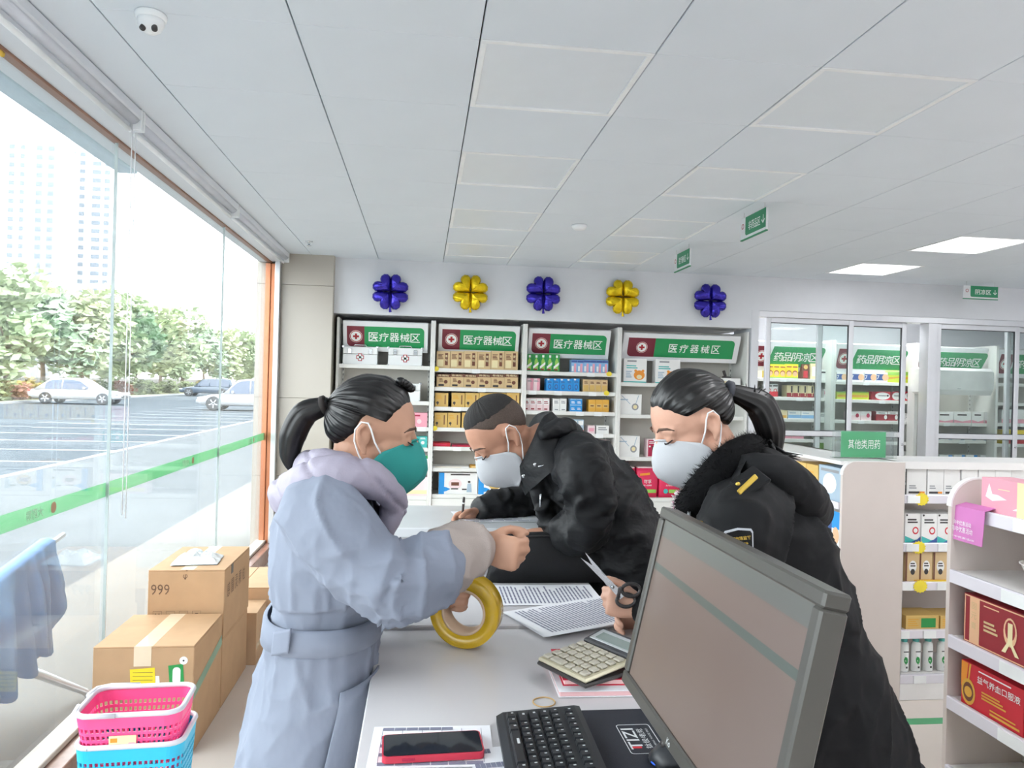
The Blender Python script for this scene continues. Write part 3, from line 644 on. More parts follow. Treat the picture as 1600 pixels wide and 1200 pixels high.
dd = [('r', 0, 0, .14, 1, 1), ('p', [(.02, .08), (.2, .14), (.3, .24), (.2, .32), (.02, .36)], 1), ('o', .42, .48, .17, .24, 2), ('r', .32, .4, .52, .56, 3), ('l', .3, .86, .8, .97, 1, 4), ('o', .78, .58, .035, .05, 4), ('p', [(.72, .1), (.85, .1), (.83, .5), (.74, .5)], 5), ('r', .6, .2, .72, .26, 4), ('l', .32, .2, .5, .3, 1, 4)]
row('device_carton', '', 'box', 'white blue device cartons', [(686, 747)], 739, z2[6], ['white', 'blue', 'ppink', 'brown', 'dark', 'bluegrey'], dd, d=.22, names=['white and blue carton with a nurse figure, left of the two by the pen'])
row('device_carton', '', 'box', 'white blue device cartons', [(748, 809)], 740, z2[6], ['white', 'blue', 'gold', 'brown', 'dark', 'bluegrey'], dd, d=.22, names=['white and blue carton half behind the bent man\'s white mask'])
# bay 3
row('medicine_box', '{} green bottle-print box from the left, top shelf behind the man', 'box', 'green boxes', spans(822, 875, 5), 553, z3[0], ['green', 'lgreen', 'white', 'dred'], [('p', [(.3, .1), (.8, .1), (.8, .6), (.6, .78), (.5, .78), (.3, .6)], 1), ('r', .42, .8, .72, .93, 2), ('p', [(.1, .3), (.9, .55), (.9, .4), (.1, .15)], 2), ('r', .2, .08, .7, .16, 3)])
row('medicine_box', '{} pale blue and pink box from the left, top shelf behind the man', 'box', 'pale blue boxes', spans(893, 951, 6), 562, z3[0], ['pblue', 'pink', 'navy', 'white'], [('r', .45, .02, .8, .7, 1), ('r', 0, .78, 1, .95, 2), ('r', .08, .1, .38, .5, 3)])
row('medicine_box', '{} pink and grey box from the left, second shelf behind the man', 'box', 'pink boxes', spans(823.5, 844, 2), 591, z3[1], ['ppink', 'pink', 'grey'], [('r', .55, 0, 1, 1, 1), ('l', .1, .7, .8, .85, 2, 2)])
row('medicine_box', '{} bright blue box from the left, second shelf behind the man', 'box', 'bright blue boxes', spans(854, 906, 5), 591.5, z3[1], ['blue', 'white', 'navy'], [('o', .3, .92, .18, .06, 1), ('o', .5, .35, .25, .2, 2), ('o', .5, .35, .16, .12, 0), ('l', .2, .65, .8, .8, 2, 2)])
row('medicine_box', '{} tan box from the left, second shelf behind the man', 'box', 'tan boxes', spans(911, 950, 4), 593, z3[1], ['tan', 'gold', 'brown'], [('r', .1, .1, .9, .55, 1), ('l', .2, .65, .8, .85, 2, 2)])
row('medicine_box', '{} white and pink box from the left, third shelf above the hood', 'box', 'white pink boxes', spans(818, 859, 4), 622, z3[2], ['ppink', 'white', 'dred'], [('r', .05, .5, .95, .95, 1), ('l', .15, .55, .8, .8, 2, 2), ('r', .2, .1, .7, .2, 2)])
row('medicine_box', '{} plain white box from the left, third shelf above the hood', 'box', 'plain white boxes', spans(864, 885.5, 2), 623, z3[2], ['white', 'grey'], [('l', .2, .6, .8, .85, 2, 1), ('r', .3, .1, .8, .18, 1)])
row('medicine_box', '{} light blue stack box from the left, third shelf behind the shoulder', 'box', 'light blue boxes', spans(891, 910, 2), 623, z3[2], ['pblue', 'blue', 'white'], [('r', 0, 0, 1, .46, 1), ('r', 0, .55, 1, .9, 1), ('l', .2, .62, .8, .82, 2, 2), ('l', .2, .12, .8, .32, 2, 2)])
row('medicine_box', '{} amber box from the left, third shelf behind the man\'s back', 'box', 'amber boxes', spans(920, 952, 3), 624.5, z3[2], ['amber', 'gold', 'brown'], [('r', .1, .35, .9, .65, 1), ('l', .25, .42, .75, .58, 1, 2)])
row('medicine_box', '{} pale blue box from the left, right above the man\'s back', 'box', 'small blue boxes', spans(893, 912.5, 2), 655.5, z3[3], ['bluegrey', 'navy', 'white', 'red'], [('r', .1, .6, .9, .9, 2), ('r', 0, 0, 1, .25, 3)])
row('medicine_box', 'small pink box right of the red one, above the man\'s back', 'box', 'shelf boxes', [(918.5, 930)], 665, z3[3], ['ppink', 'pink'], [('r', .15, .3, .85, .7, 1)])
row('medicine_box', 'small white box at the right end of the fourth shelf behind the man', 'box', 'shelf boxes', [(932, 952)], 665, z3[3], ['white', 'grey'], [('l', .15, .4, .85, .85, 2, 1)])
row('medicine_box', 'pale box low at the right end, beside the man\'s jacket back', 'box', 'shelf boxes', [(938, 953)], 688, z3[4], ['ppink', 'grey', 'white'], [('r', .1, .1, .9, .5, 2), ('l', .2, .6, .8, .85, 2, 1)])
row('medicine_box', 'pale grey box lowest beside the man\'s jacket back', 'box', 'shelf boxes', [(940, 957)], 712, z3[5], ['bluegrey', 'white'], [('r', .1, .1, .9, .5, 1)])
# bay 4
dv = [('r', 0, 0, 1, .06, 1), ('l', .15, .84, .55, .96, 1, 4), ('l', .12, .58, .6, .74, 2, 1), ('o', .68, .32, .24, .2, 2), ('o', .52, .5, .06, .055, 2), ('o', .84, .5, .06, .055, 2), ('o', .68, .25, .12, .09, 3), ('l', .1, .2, .35, .5, 4, 5)]
row('device_carton', '', 'box', 'white device boxes', [(975, 1011)], 560.5, z4[0], ['white', 'teal', 'orange', 'cream', 'grey', 'bluegrey'], dv, names=['white device box with an orange cartoon face, left one on the wide shelf'])
row('device_carton', '', 'box', 'white device boxes', [(1025, 1063.5)], 562, z4[0], ['white', 'teal', 'orange', 'red', 'grey', 'bluegrey'], dv, names=['white device box with red and orange picture, above the dark-coated woman\'s hair'])
st = [('p', [(.1, .92), (.5, .5), (.52, .52), (.13, .94)], 1), ('p', [(.85, .95), (.72, .5), (.75, .5), (.88, .95)], 1), ('o', .72, .38, .15, .17, 2), ('o', .72, .38, .09, .1, 3), ('l', .06, .68, .4, .78, 1, 1)]
row('device_carton', '', 'box', 'stethoscope boxes', [(967, 1003)], 616, z4[1], ['white', 'bluegrey', 'grey', 'cream'], st, names=['white stethoscope box on the second shelf of the wide bay'])
row('device_carton', '', 'box', 'stethoscope boxes', [(966, 1000)], 681, z4[2], ['white', 'bluegrey', 'grey', 'cream'], st, names=['white stethoscope box on the third shelf, left of the crimson boxes'])
mg = [('r', .08, .06, .94, .96, 1), ('l', .15, .74, .6, .9, 2, 2), ('r', .38, .3, .7, .62, 3), ('r', .45, .38, .63, .54, 2), ('o', .2, .6, .07, .05, 2)]
row('device_carton', '', 'box', 'crimson meter boxes', [(1011.5, 1032), (1035.5, 1056)], 686.5, z4[2], ['ppink', 'crimson', 'white', 'dark'], mg, names=['crimson meter box left of the other, beside the dark-coated woman\'s face', 'crimson meter box partly hidden by the dark-coated woman\'s forehead'])
M_pack = [K[c] for c in ('magenta', 'white', 'orange', 'lgreen', 'teal')]
def soft_pack(x0, x1, yt, z, label):
    Yc = YB+.09; a, b = xw(x0, yt, Yc), xw(x1, yt, Yc); W = b-a-.004; H = zw((x0+x1)/2, yt, Yc)-z
    t = thing('nappy_pack', label, 'pack', ((a+b)/2, Yc, z), 0, 'red soft packs')
    m = MB(); rings = []
    for k in range(9):
        q = k/8; zz = H*q; puff = .5+.5*math.sin(PI*min(1, max(0, q*1.1)))**.5
        d0 = .02*(1-math.sin(PI*min(1, q*.96)))
        rings.append([(x*W/2*(1 if 0 < k < 8 else .97), y, zz) for x, y in ((-1, .014+d0), (-.9, .004+d0), (.9, .004+d0), (1, .014+d0), (1, .17-d0), (.9, .18-d0), (-.9, .18-d0), (-1, .17-d0))])
    m.loft(rings, 0, True, True); m.build('pouch', M_pack[0], t)
    m = MB(); m.box(-W*.46, .02, H*.995, W*.46, .1, H*1.05, 0, .006); m.build('top_fold', K['ppink'], t)
    m = MB(); y = -.001
    m.text('可孚', (.0, y, H*.55), (1, 0, 0), (0, 0, 1), H*.13, 1, .01); m.text('成人纸尿裤', (.0, y, H*.42), (1, 0, 0), (0, 0, 1), H*.055, 1, .01)
    m.add([(a*W, y, b*H) for a, b in ((-.38, .74), (.1, .78), (.1, .86), (-.38, .82))], [(0, 1, 2, 3)], 2)
    m.add([(a*W, y, b*H) for a, b in ((-.05, .16), (.42, .16), (.42, .28), (-.05, .28))], [(0, 1, 2, 3)], 3); disc(m, (-.2*W, y, .22*H), .11*W, 4, .0003)
    m.build('print', M_pack, t)
soft_pack(966, 994, 732, z4[3], 'red soft pack next to the bent man\'s back')
soft_pack(996, 1029, 732, z4[3], 'red soft pack in the middle of the three')
soft_pack(1031, 1064, 732, z4[3], 'red soft pack behind the white mask of the dark-coated woman')
row('white_box', 'plain white box on the wide shelf, right of the dark-coated woman\'s hair', 'box', 'shelf boxes', [(1120, 1158)], 591, z4[0]-.0, ['white', 'cream'], [('r', .1, .2, .6, .6, 1)])
p = Vector((xw(1136, 600), YB+.13, zw(1136, 591, YB+.1)))
t = thing('black_clip_device', 'small black clip device on top of the plain white box', 'device', (p.x, p.y, zw(1139, 591, YB+.075)+.001))
m = MB(); m.box(-.03, -.02, 0, .05, .03, .018, 0, .004); m.build('base', K['dark'], t)
m = MB(); m.box(-.012, -.012, .018, .012, .012, .08, 0, .004, Matrix.Rotation(-.35, 4, 'Y')); m.build('clip_arm', K['dark'], t)
m = MB(); m.tube([(-.03, 0, .008), (-.07, -.01, .006), (-.11, .0, .006)], .003, 6); m.build('lead', K['dark'], t)

# ---------------------------------------------------------------- foil balloons on the fascia
def balloon(x, z, col, label):
    t = thing('foil_balloon', label, 'balloon', (x, YB-.05, z), 0, 'clover foil balloons on the fascia')
    for k in range(4):
        a = PI/4+k*PI/2; m = MB(); n = 44; rings = []; NR = 9
        rnd = random.Random(hash((round(x*10), k)) % 9999)
        ph = [rnd.uniform(0, 6) for _ in range(4)]
        def heart(q):
            tt = q*2*PI; hx = 16*math.sin(tt)**3/17.; hy = (13*math.cos(tt)-5*math.cos(2*tt)-2*math.cos(3*tt)-math.cos(4*tt))/17.
            return hx*.104, (hy+1)*.1-.006
        # front and back shells meeting in a crimped rim
        V = []; Fs = []; c = None
        for side in (-1, 1):
            base = len(V)
            for i in range(NR+1):
                s = i/NR
                for j in range(n):
                    hx, hy = heart(j/n); cy = .09
                    x2, y2 = hx*s, cy+(hy-cy)*s
                    bulge = .05*math.sqrt(max(0, 1-s**2.2))
                    wr = .0035*math.sin(j/n*2*PI*9+ph[0])*s**2*(1-s)*4+.002*math.sin(x2*260+ph[1])*math.sin(y2*190+ph[2])
                    if i == NR: x2 *= 1+.02*(-1)**j; y2 += .0012*(-1)**j
                    V.append((x2, side*(bulge+wr*(1-s)), y2))
            for i in range(NR):
                for j in range(n):
                    f = (base+i*n+j, base+i*n+(j+1) % n, base+(i+1)*n+(j+1) % n, base+(i+1)*n+j)
                    Fs.append(f if side < 0 else tuple(reversed(f)))
        R = Matrix.Rotation(PI/2-a, 4, 'Y')
        m.add(V, Fs, 0, True, R); o = m.build('petal', col, t); o.scale = (1, 1, 1)
    m = MB(); m.tube([(0, .0, -.01), (0, -.01, -.15), (.004, -.01, -.19)], [.012, .008, .014], 8); m.build('inflation_tail', col, t)
M_pb = mat('purple_foil', (64, 54, 170), .2, .75, var=.15, vs=30, bump=.8, bs=45, dist=.004); M_yb = mat('gold_foil', (232, 200, 30), .2, .7, var=.15, vs=30, bump=.8, bs=45, dist=.004)
for px, py, c, l in ((610, 456, M_pb, 'purple clover foil balloon nearest the window'), (735, 457, M_yb, 'golden clover foil balloon above the tan carton shelf'), (849, 459, M_pb, 'purple clover foil balloon in the middle, above the bent man'), (973, 464, M_yb, 'golden clover foil balloon right of the middle, above the wide shelf'), (1110, 470, M_pb, 'purple clover foil balloon farthest right, beside the sliding doors')):
    p = PY(px, py, YB-.05); balloon(p.x, p.z, c, l)
# ================================================================== cool room behind sliding doors
M_alf = mat('door_aluminium', (214, 215, 218), .3, .5, var=.02)
M_dglass = glass_mat('door_glass', (.93, .97, .96), .015, refl=.8)
def slide_door(n, px0, px1, Yd, label):
    x0, x1 = PY(px0, 600, Yd).x, PY(px1, 600, Yd).x; W = x1-x0; zt = 2.345; zm = 1.19
    o = MB(); o.box(0, 0, .02, .05, .035, zt, 0, .003); o.box(W-.05, 0, .02, W, .035, zt, 0, .003)
    o.box(.05, .002, zt-.05, W-.05, .033, zt, 0, .003); o.box(.05, .002, .02, W-.05, .033, .1, 0, .003); o.box(.05, .002, zm-.025, W-.05, .033, zm+.025, 0, .003)
    d = struct(o.build('door_%d' % n, M_alf, None, (x0, Yd, 0))); d['label'] = label
    for a, b in ((zm+.025, zt-.05), (.1, zm-.025)):
        m = MB(); m.box(.05, .014, a, W-.05, .02, b); m.build('pane', M_dglass, d)
        m = MB(); q = .006
        for bx in ((.05, a, .05+q, b), (W-.05-q, a, W-.05, b), (.05, a, W-.05, a+q), (.05, b-q, W-.05, b)): m.box(bx[0], .01, bx[1], bx[2], .024, bx[3])
        m.build('gasket', M_dark, d)
    m = MB(); m.tube([(W-.025, -.004, 1.09), (W-.025, .006, 1.09)], .012, 12); m.build('lock', M_chrome, d)
slide_door(1, 1195, 1332, YB+.03, 'front aluminium sliding door with glass, behind the dark-coated woman')
slide_door(2, 1276, 1415, YB+.085, 'rear aluminium sliding door with glass, left pair')
slide_door(3, 1462, 1592, YB+.03, 'front aluminium sliding door with glass, right pair')
slide_door(4, 1572, 1700, YB+.085, 'rear aluminium sliding door with glass, right pair')
mb = MB(); mb.box(3.30, YB+.005, 2.345, XR, YB+.15, 2.405, 0, .004); mb.box(3.30, YB+.005, 0, XR, YB+.15, .02, 0, .003)
a, b = PY(1447, 600, YB+.02).x, PY(1461, 600, YB+.02).x
mb.box(a, YB, .02, b, YB+.14, 2.345, 0, .004); mb.box(b, YB+.02, .02, b+.03, YB+.13, 2.345, 0, .004); struct(mb.build('trim_door_frame', M_alf))
YC = 7.72
M_shelf2 = M_shelf
def xc(px, py=600): return PY(px, py, YC).x
def zc_(px, py): return PY(px, py, YC+.06).z
ux = [xc(1172), xc(1303), xc(1432), xc(1557), xc(1685)]
zA = [zc_(1240, y) for y in (592, 621, 654.5, 686, 716, 760)]; zB = [zc_(1370, y) for y in (597.5, 625.5, 657.5, 690, 722, 765)]; zC = [zc_(1500, y) for y in (661, 688, 722, 768)]; zD = [zc_(1600, y) for y in (600, 630, 662, 694, 770)]
for i, (zz, lab) in enumerate(((zA, 'cool room shelf left, seen through the first sliding door'), (zB, 'cool room shelf in the middle, partly seen through the open gap'), (zC, 'cool room shelf behind the white air conditioner'), (zD, 'cool room shelf at the right edge of the picture'))):
    W = ux[i+1]-ux[i]
    t = bay(ux[i], ux[i+1], zz, 'white '+lab, (.03, W-.1, 1.83, 2.15, .0, .12, '药品阴凉区', .17, .2, True, .25), [(0, ux[i]+W*.4), (1, ux[i]+W*.6), (2, ux[i]+W*.35)], (), YC)
    m = MB(); m.prism([(z, x) for x, z in []] or [(0, 0), (.12, 0), (.12, 2.0), (.06, 2.14), (0, 2.18)], .03, 0, Matrix.Translation((W-.06, -.1, 0))@Matrix.Rotation(PI/2, 4, 'Z')); m.build('end_fin', M_shelf, t)
YR = YC+.055
row('medicine_box', '{} yellow box with peach print from the left, behind the first sliding door', 'box', 'yellow boxes', spans(1199, 1248, 5), 569, zA[0], ['yellow', 'skin', 'lgreen', 'dred'], [('c', .5, .38, .42, 3), ('c', .5, .34, .36, 1), ('l', .1, .75, .9, .88, 1, 3), ('r', 0, 0, 1, .1, 2)], YR)
row('medicine_box', 'tall brown and red box right of the yellow boxes', 'box', 'cool room boxes', [(1254, 1265)], 569, zA[0], ['brown', 'red', 'gold'], [('r', .2, .1, .8, .55, 1), ('c', .5, .8, .3, 2)], YR)
row('medicine_box', 'white box at the right end beside the yellow boxes', 'box', 'cool room boxes', [(1267, 1279)], 568, zA[0], ['cream', 'white'], [('r', .2, .2, .8, .8, 1)], YR)
row('medicine_box', '{} slim white box of two at the right of the left cool shelf', 'box', 'cool room boxes', spans(1283, 1299, 2), 577, zA[0], ['white', 'dark'], [('r', .1, .62, .9, .78, 1)], YR)
row('medicine_box', '{} white and red box of two on the second left cool shelf', 'box', 'cool room boxes', spans(1198, 1216, 2), 600, zA[1], ['white', 'red', 'dark'], [('r', 0, 0, 1, .42, 1), ('c', .5, .5, .3, 1), ('c', .5, .5, .18, 0), ('l', .1, .78, .9, .92, 1, 2)], YR)
row('medicine_box', '{} cream and maroon box from the left on the second left cool shelf', 'box', 'cream maroon boxes', spans(1230, 1272, 4), 602, zA[1], ['cream', 'dred', 'dark'], [('r', 0, 0, 1, .36, 1), ('r', .62, .4, .86, .95, 2), ('r', .7, .12, .8, .4, 0)], YR)
row('medicine_box', 'small pink and white box at the right of the second left cool shelf', 'box', 'cool room boxes', [(1287, 1297)], 608, zA[1], ['white', 'pink'], [('r', .1, .4, .9, .8, 1)], YR)
row('medicine_box', 'small peach box next to the ponytail on the third cool shelf', 'box', 'cool room boxes', [(1202, 1214)], 639, zA[2], ['ppink', 'skin'], [('c', .5, .5, .4, 1)], YR)
row('medicine_box', 'small cream box on the third left cool shelf', 'box', 'cool room boxes', [(1216, 1231)], 641, zA[2], ['cream', 'amber'], [('r', .1, .1, .9, .4, 1)], YR)
row('medicine_box', '{} long pale blue box from the left on the third cool shelf', 'box', 'cool room boxes', spans(1232, 1272, 2), 642, zA[2], ['white', 'pblue', 'bluegrey'], [('r', 0, .1, 1, .5, 1), ('l', .1, .62, .6, .85, 1, 2)], YR)
row('medicine_box', 'small white box at the right of the third left cool shelf', 'box', 'cool room boxes', [(1281, 1300)], 645, zA[2], ['white', 'grey'], [('l', .1, .4, .8, .8, 2, 1)], YR)
row('medicine_box', '{} pink edged box from the left below the door rail', 'box', 'cool room boxes', spans(1218, 1256, 2), 676, zA[3], ['ppink', 'pink', 'red'], [('r', 0, .1, 1, .5, 1)], YR)
row('medicine_box', 'green box below the door rail of the first sliding door', 'box', 'cool room boxes', [(1280, 1290)], 692, zA[4], ['lgreen', 'green'], [('r', .1, .1, .9, .5, 1)], YR)
row('medicine_box', '{} blue and white box from the left on the middle cool shelf', 'box', 'blue white boxes', [(1308, 1323), (1329.5, 1350), (1351.5, 1369), (1369.5, 1387)], 582, zB[0], ['white', 'navy', 'skin'], [('r', 0, .2, .7, .82, 1), ('t', '7', .14, .5, .4, 0), ('c', .8, .5, .34, 2)], YR)
row('medicine_box', '{} yellow-green box from the left on the top middle cool shelf', 'box', 'yellow green boxes', [(1387.5, 1409), (1410, 1431)], 581.5, zB[0], ['lime', 'lgreen', 'amber'], [('r', 0, .72, 1, 1, 1), ('p', [(0, .3), (1, .5), (1, .62), (0, .5)], 2)], YR)
row('medicine_box', '{} long yellow-green box on the second middle cool shelf', 'box', 'yellow green boxes', [(1308, 1327), (1328, 1358)], 612, zB[1], ['lime', 'amber', 'lgreen'], [('r', .05, .3, .95, .6, 1), ('r', 0, .85, 1, 1, 2)], YR)
row('medicine_box', '{} red box with white oval from the left on the middle cool shelf', 'box', 'red oval boxes', [(1362, 1391), (1391.5, 1409), (1410, 1431)], 612, zB[1], ['red', 'white', 'dark', 'dred'], [('r', 0, 0, .22, 1, 3), ('o', .58, .5, .4, .42, 1), ('l', .35, .46, .8, .6, 1, 2), ('c', .86, .55, .12, 2)], YR)
row('medicine_box', '{} white box with pink mark from the left, third middle cool shelf', 'box', 'white pink mark boxes', [(1328, 1345), (1345.5, 1362)], 643, zB[2], ['ppink', 'white', 'crimson'], [('r', 0, .55, 1, 1, 1), ('o', .7, .55, .16, .24, 2)], YR)
row('medicine_box', '{} dark red and white box from the left, third middle cool shelf', 'box', 'dark red boxes', [(1369, 1386.5), (1387, 1403)], 643, zB[2], ['dred', 'white', 'dark'], [('r', 0, .7, 1, 1, 1), ('o', .85, .4, .14, .24, 1), ('l', .2, .78, .8, .9, 1, 2)], YR)
row('medicine_box', 'white scribbled box in the open gap, third cool shelf', 'box', 'cool room boxes', [(1410, 1431)], 646, zB[2], ['white', 'grey'], [('p', [(.1, .3), (.5, .7), (.9, .6), (.5, .6)], 1)], YR)
row('medicine_box', 'orange and white box at the bottom of the open gap', 'box', 'cool room boxes', [(1410, 1431)], 705, zB[4], ['white', 'orange'], [('p', [(.5, 0), (1, 0), (1, 1), (.7, 1)], 1)], YR)
row('medicine_box', '{} box from the left under the air conditioner', 'box', 'boxes under the air conditioner', [(1463, 1490), (1491, 1518), (1519, 1538), (1539, 1556)], 644, zC[0], ['white', 'pink', 'pblue', 'dark'], [('p', [(0, 0), (1, 0), (1, .3), (.5, .14), (0, .3)], 1), ('l', .2, .62, .75, .86, 1, 3)], YR, names=['white and blue medicine box at the left under the air conditioner', 'white and pink medicine box in the middle under the air conditioner', 'smaller white and pink medicine box under the air conditioner', 'plain pale box at the right end under the air conditioner'])
row('medicine_box', '{} small box from the left below the right door rail', 'box', 'boxes below the right door rail', spans(1464, 1556, 5), 681, zC[1], ['white', 'grey', 'bluegrey'], [('l', .15, .3, .8, .75, 2, 1), ('r', 0, 0, .3, 1, 2)], YR)
row('medicine_box', '{} box from the left on the lowest cool shelf in view', 'box', 'boxes on the low cool shelf', [(1468, 1488), (1491, 1508), (1509, 1527), (1532, 1548)], 711, zC[2], ['white', 'blue', 'dark'], [('c', .4, .5, .2, 2), ('r', .7, 0, 1, 1, 1)], YR)
row('medicine_box', '{} pale box from the left on the shelf at the right edge', 'box', 'boxes at the right edge', spans(1566, 1640, 4), 640, zD[2], ['white', 'pink', 'red'], [('r', 0, 0, 1, .3, 1)], YR)
row('medicine_box', '{} red and yellow box from the left low at the right edge', 'box', 'boxes at the right edge', spans(1568, 1640, 4), 672, zD[3], ['yellow', 'red', 'white'], [('r', 0, 0, 1, .5, 1)], YR)
# two unseen lamps added under the ceiling to brighten the cool room
for i, (lx, ll) in enumerate(((3.9, 'added unseen panel lamp brightening the cool room, left'), (5.3, 'added unseen panel lamp brightening the cool room, right'))):
    t = thing('added_cool_room_lamp', ll, 'ceiling light', (lx, 7.45, CE-.05), 0, 'added cool room lamps')
    m = MB(); m.box(-.5, -.09, -.03, .5, .09, 0, 0, .004); m.build('housing', M_fr, t)
    m = MB(); m.box(-.48, -.07, -.034, .48, .07, -.03); m.build('diffuser', mat('added_lamp_diffuser', (252, 253, 255), .4, emit=18.), t)
# air conditioner
p = PY(1545, 618, 7.5); t = thing('air_conditioner', 'white wall air conditioner hanging before the cool shelf, right sliding door', 'air conditioner', (p.x-.42, 7.42, p.z))
m = MB(); pr = [(0, .02), (.02, 0), (.16, .0), (.2, .05), (.2, .3), (.02, .3), (0, .27)]
pr = [(.03, .0), (.17, .0), (.2, .03), (.2, .29), (.03, .29), (0, .26), (0, .05)]
m.loft([[(x, y+.012*e, z+(.02*e if z < .1 else -.02*e)) for y, z in pr] for x, e in ((-.42, 1), (-.4, 0), (.4, 0), (.42, 1))], 0, True, False); m.build('housing', mat('appliance_white', (232, 232, 230), .3), t)
m = MB(); m.box(-.36, .03, -.004, .36, .1, .006, 0, .003); m.build('louvre', M_shelf, t)
m = MB(); m.tube([(.26, .1, 0), (.262, .12, -.1), (.258, .13, -.24), (.262, .13, -.36)], .004, 6); m.build('power_cord', M_shelf, t)
m = MB(); m.box(-.02, -.002, .06, .02, .001, .066); m.build('badge', M_chrome, t)

# ================================================================== hanging signs
M_sgn = mat('hanging_sign_green', (38, 140, 96), .4)
def hang_sign(c, ax, W, H, text, label):
    t = thing('hanging_sign', label, 'sign', (c[0], c[1], c[2])); a = Vector(ax); n = a.cross(Vector((0, 0, 1)))
    R = Matrix(((a.x, -n.x, 0, 0), (a.y, -n.y, 0, 0), (0, 0, 1, 0), (0, 0, 0, 1)))
    m = MB(); m.box(-W/2, -.006, -H/2, W/2, .006, H/2, 0, .002, R); m.build('board', M_signw, t)
    for s in (-1, 1):
        Q = R if s < 0 else R@Matrix.Rotation(PI, 4, 'Z')
        m = MB(); m.prism(rrect(-W*.3, -H*.38, W*.49, H*.49, H*.14, 4, (1, 0, 0, 0)), .001, 0, Q@Matrix.Translation((0, -.0075, 0))); m.build('face', M_sgn, t)
        m = MB(); m.text(text, (W*.06, -.008, .02*H), (1, 0, 0), (0, 0, 1), H*.42, 0, .008, width=W*.46); m.text('↓', (W*.40, -.008, .02*H), (1, 0, 0), (0, 0, 1), H*.4, 0, .01)
        disc(m, (-W*.4, -.008, .1*H), H*.13, 1, .0003, H*.09)
        for i in range(len(m.v)): m.v[i] = tuple(Q@Vector(m.v[i]))
        m.build('lettering', [M_let, M_redx], t)
    m = MB(); m.box(-W/2, -.008, -H/2-.008, W/2, .008, -H/2, 0, .002, R); m.build('edge_strip', M_sgn, t)
    for s in (-.4, .4):
        m = MB(); m.tube([a*(s*W)+Vector((0, 0, H/2)), a*(s*W)+Vector((0, 0, CE-c[2]))], .0015, 5); m.build('hanger', M_alu, t)
hang_sign((2.02, 4.42, 2.64), (0, -1, 0), .36, .135, '非药品区', 'larger green hanging sign under the ceiling, nearer of the two side-on')
hang_sign((2.04, 5.76, 2.635), (0, -1, 0), .36, .135, '医疗器械区', 'small green hanging sign under the ceiling, farther of the two side-on')
p = PY(1532, 457, 6.75); hang_sign((p.x, 6.75, p.z), (1, 0, 0), .375, .125, '阴凉区', 'green hanging sign facing front before the sliding doors')

# ceiling camera and sprinkler
p = PZ(236, 22, CE); t = thing('dome_camera', 'white dome camera with two dark lenses on the ceiling', 'camera', (p.x, p.y, CE))
m = MB(); m.lathe([(.046, 0), (.048, -.006), (.046, -.016), (.042, -.02)], 28); m.build('base', M_fr, t)
m = MB(); m.lathe([(.041, -.018), (.04, -.032), (.031, -.05), (.016, -.061), (.002, -.063)], 28); m.build('dome', M_fr, t)
for dx in (-.013, .017):
    m = MB(); d = Vector((dx, -.034, -.052)).normalized(); q = Vector((dx, -.018, -.046)); m.tube([q, q+d*.016], [.0095, .009], 14); m.build('lens', K['dark'], t)
p = PZ(483, 377, CE); m = MB(); m.lathe([(.03, 0), (.03, -.004), (.012, -.008), (.008, -.03), (.02, -.034), (.02, -.037), (.001, -.038)], 14, 0, Matrix.Translation((p.x, p.y, CE))); tag(m.build('ceiling_sprinkler', M_chrome), 'tiny sprinkler head on the ceiling near the tiled pier', 'sprinkler')
p = PZ(905, 352, CE); m = MB(); m.lathe([(.055, 0), (.055, -.012), (.04, -.03), (.002, -.034)], 20, 0, Matrix.Translation((p.x, p.y, CE))); tag(m.build('smoke_detector', M_fr), 'round white smoke detector on the ceiling above the counter', 'detector')

# ================================================================== gondolas
M_gon = mat('gondola_panel', (212, 201, 195), .45, var=.015); M_gw = mat('gondola_white', (236, 234, 232), .35, var=.01)
M_lip = mat('price_rail', (226, 222, 230), .2, var=.02)
# gondola facing the window, its end panel towards the camera
t = thing('end_gondola', 'beige gondola end panel with rounded corner beside the dark-coated woman', 'shelf', (2.16, 3.6, 0))
W1, H1 = .345, 1.25
m = MB(); m.prism(rrect(0, 0, W1, H1, .07, 6, (0, 0, 0, 1)), .02, 0); m.build('end_panel', M_gon, t)
m = MB(); q = rrect(-.004, 0, W1, H1+.004, .072, 6, (0, 0, 0, 1)); q2 = rrect(.0, 0, W1, H1, .07, 6, (0, 0, 0, 1))
n = len(q); m.add([(x, -.002, z) for x, z in q]+[(x, -.002, z) for x, z in q2]+[(x, .022, z) for x, z in q]+[(x, .022, z) for x, z in q2], [(i, i+1, n+i+1, n+i) for i in range(n-1)]+[(2*n+i, 3*n+i, 3*n+i+1, 2*n+i+1) for i in range(n-1)]+[(i, 2*n+i, 2*n+i+1, i+1) for i in range(n-1)]); m.build('edge_band', M_gw, t)
m = MB(); m.box(W1-.03, .02, 0, W1, 1.45, H1, 0); m.build('back_panel', M_gon, t)
gz = [.12, .36, .6, .8, 1.03]
for z in gz:
    m = MB(); m.box(.0, .022, z-.02, W1-.03, 1.45, z, 0, .002); m.box(-.008, .022, z-.03, .0, 1.45, z+.006, 1); m.build('shelf', [M_gw, M_lip], t)
m = MB(); m.box(0, .022, H1-.02, W1, 1.45, H1, 0, .002); m.build('top_cover', M_gw, t)
def side_box(name, label, y0, y1, z, h, X, d, cols, dec, group=None, cat='box'):
    """carton whose front faces -x"""
    m, ms = carton(y1-y0, h, d, cols, dec); o = m.build(name, ms, None, (X, y1, z+.0005), -PI/2); return tag(o, label, cat, group)
y = 3.63
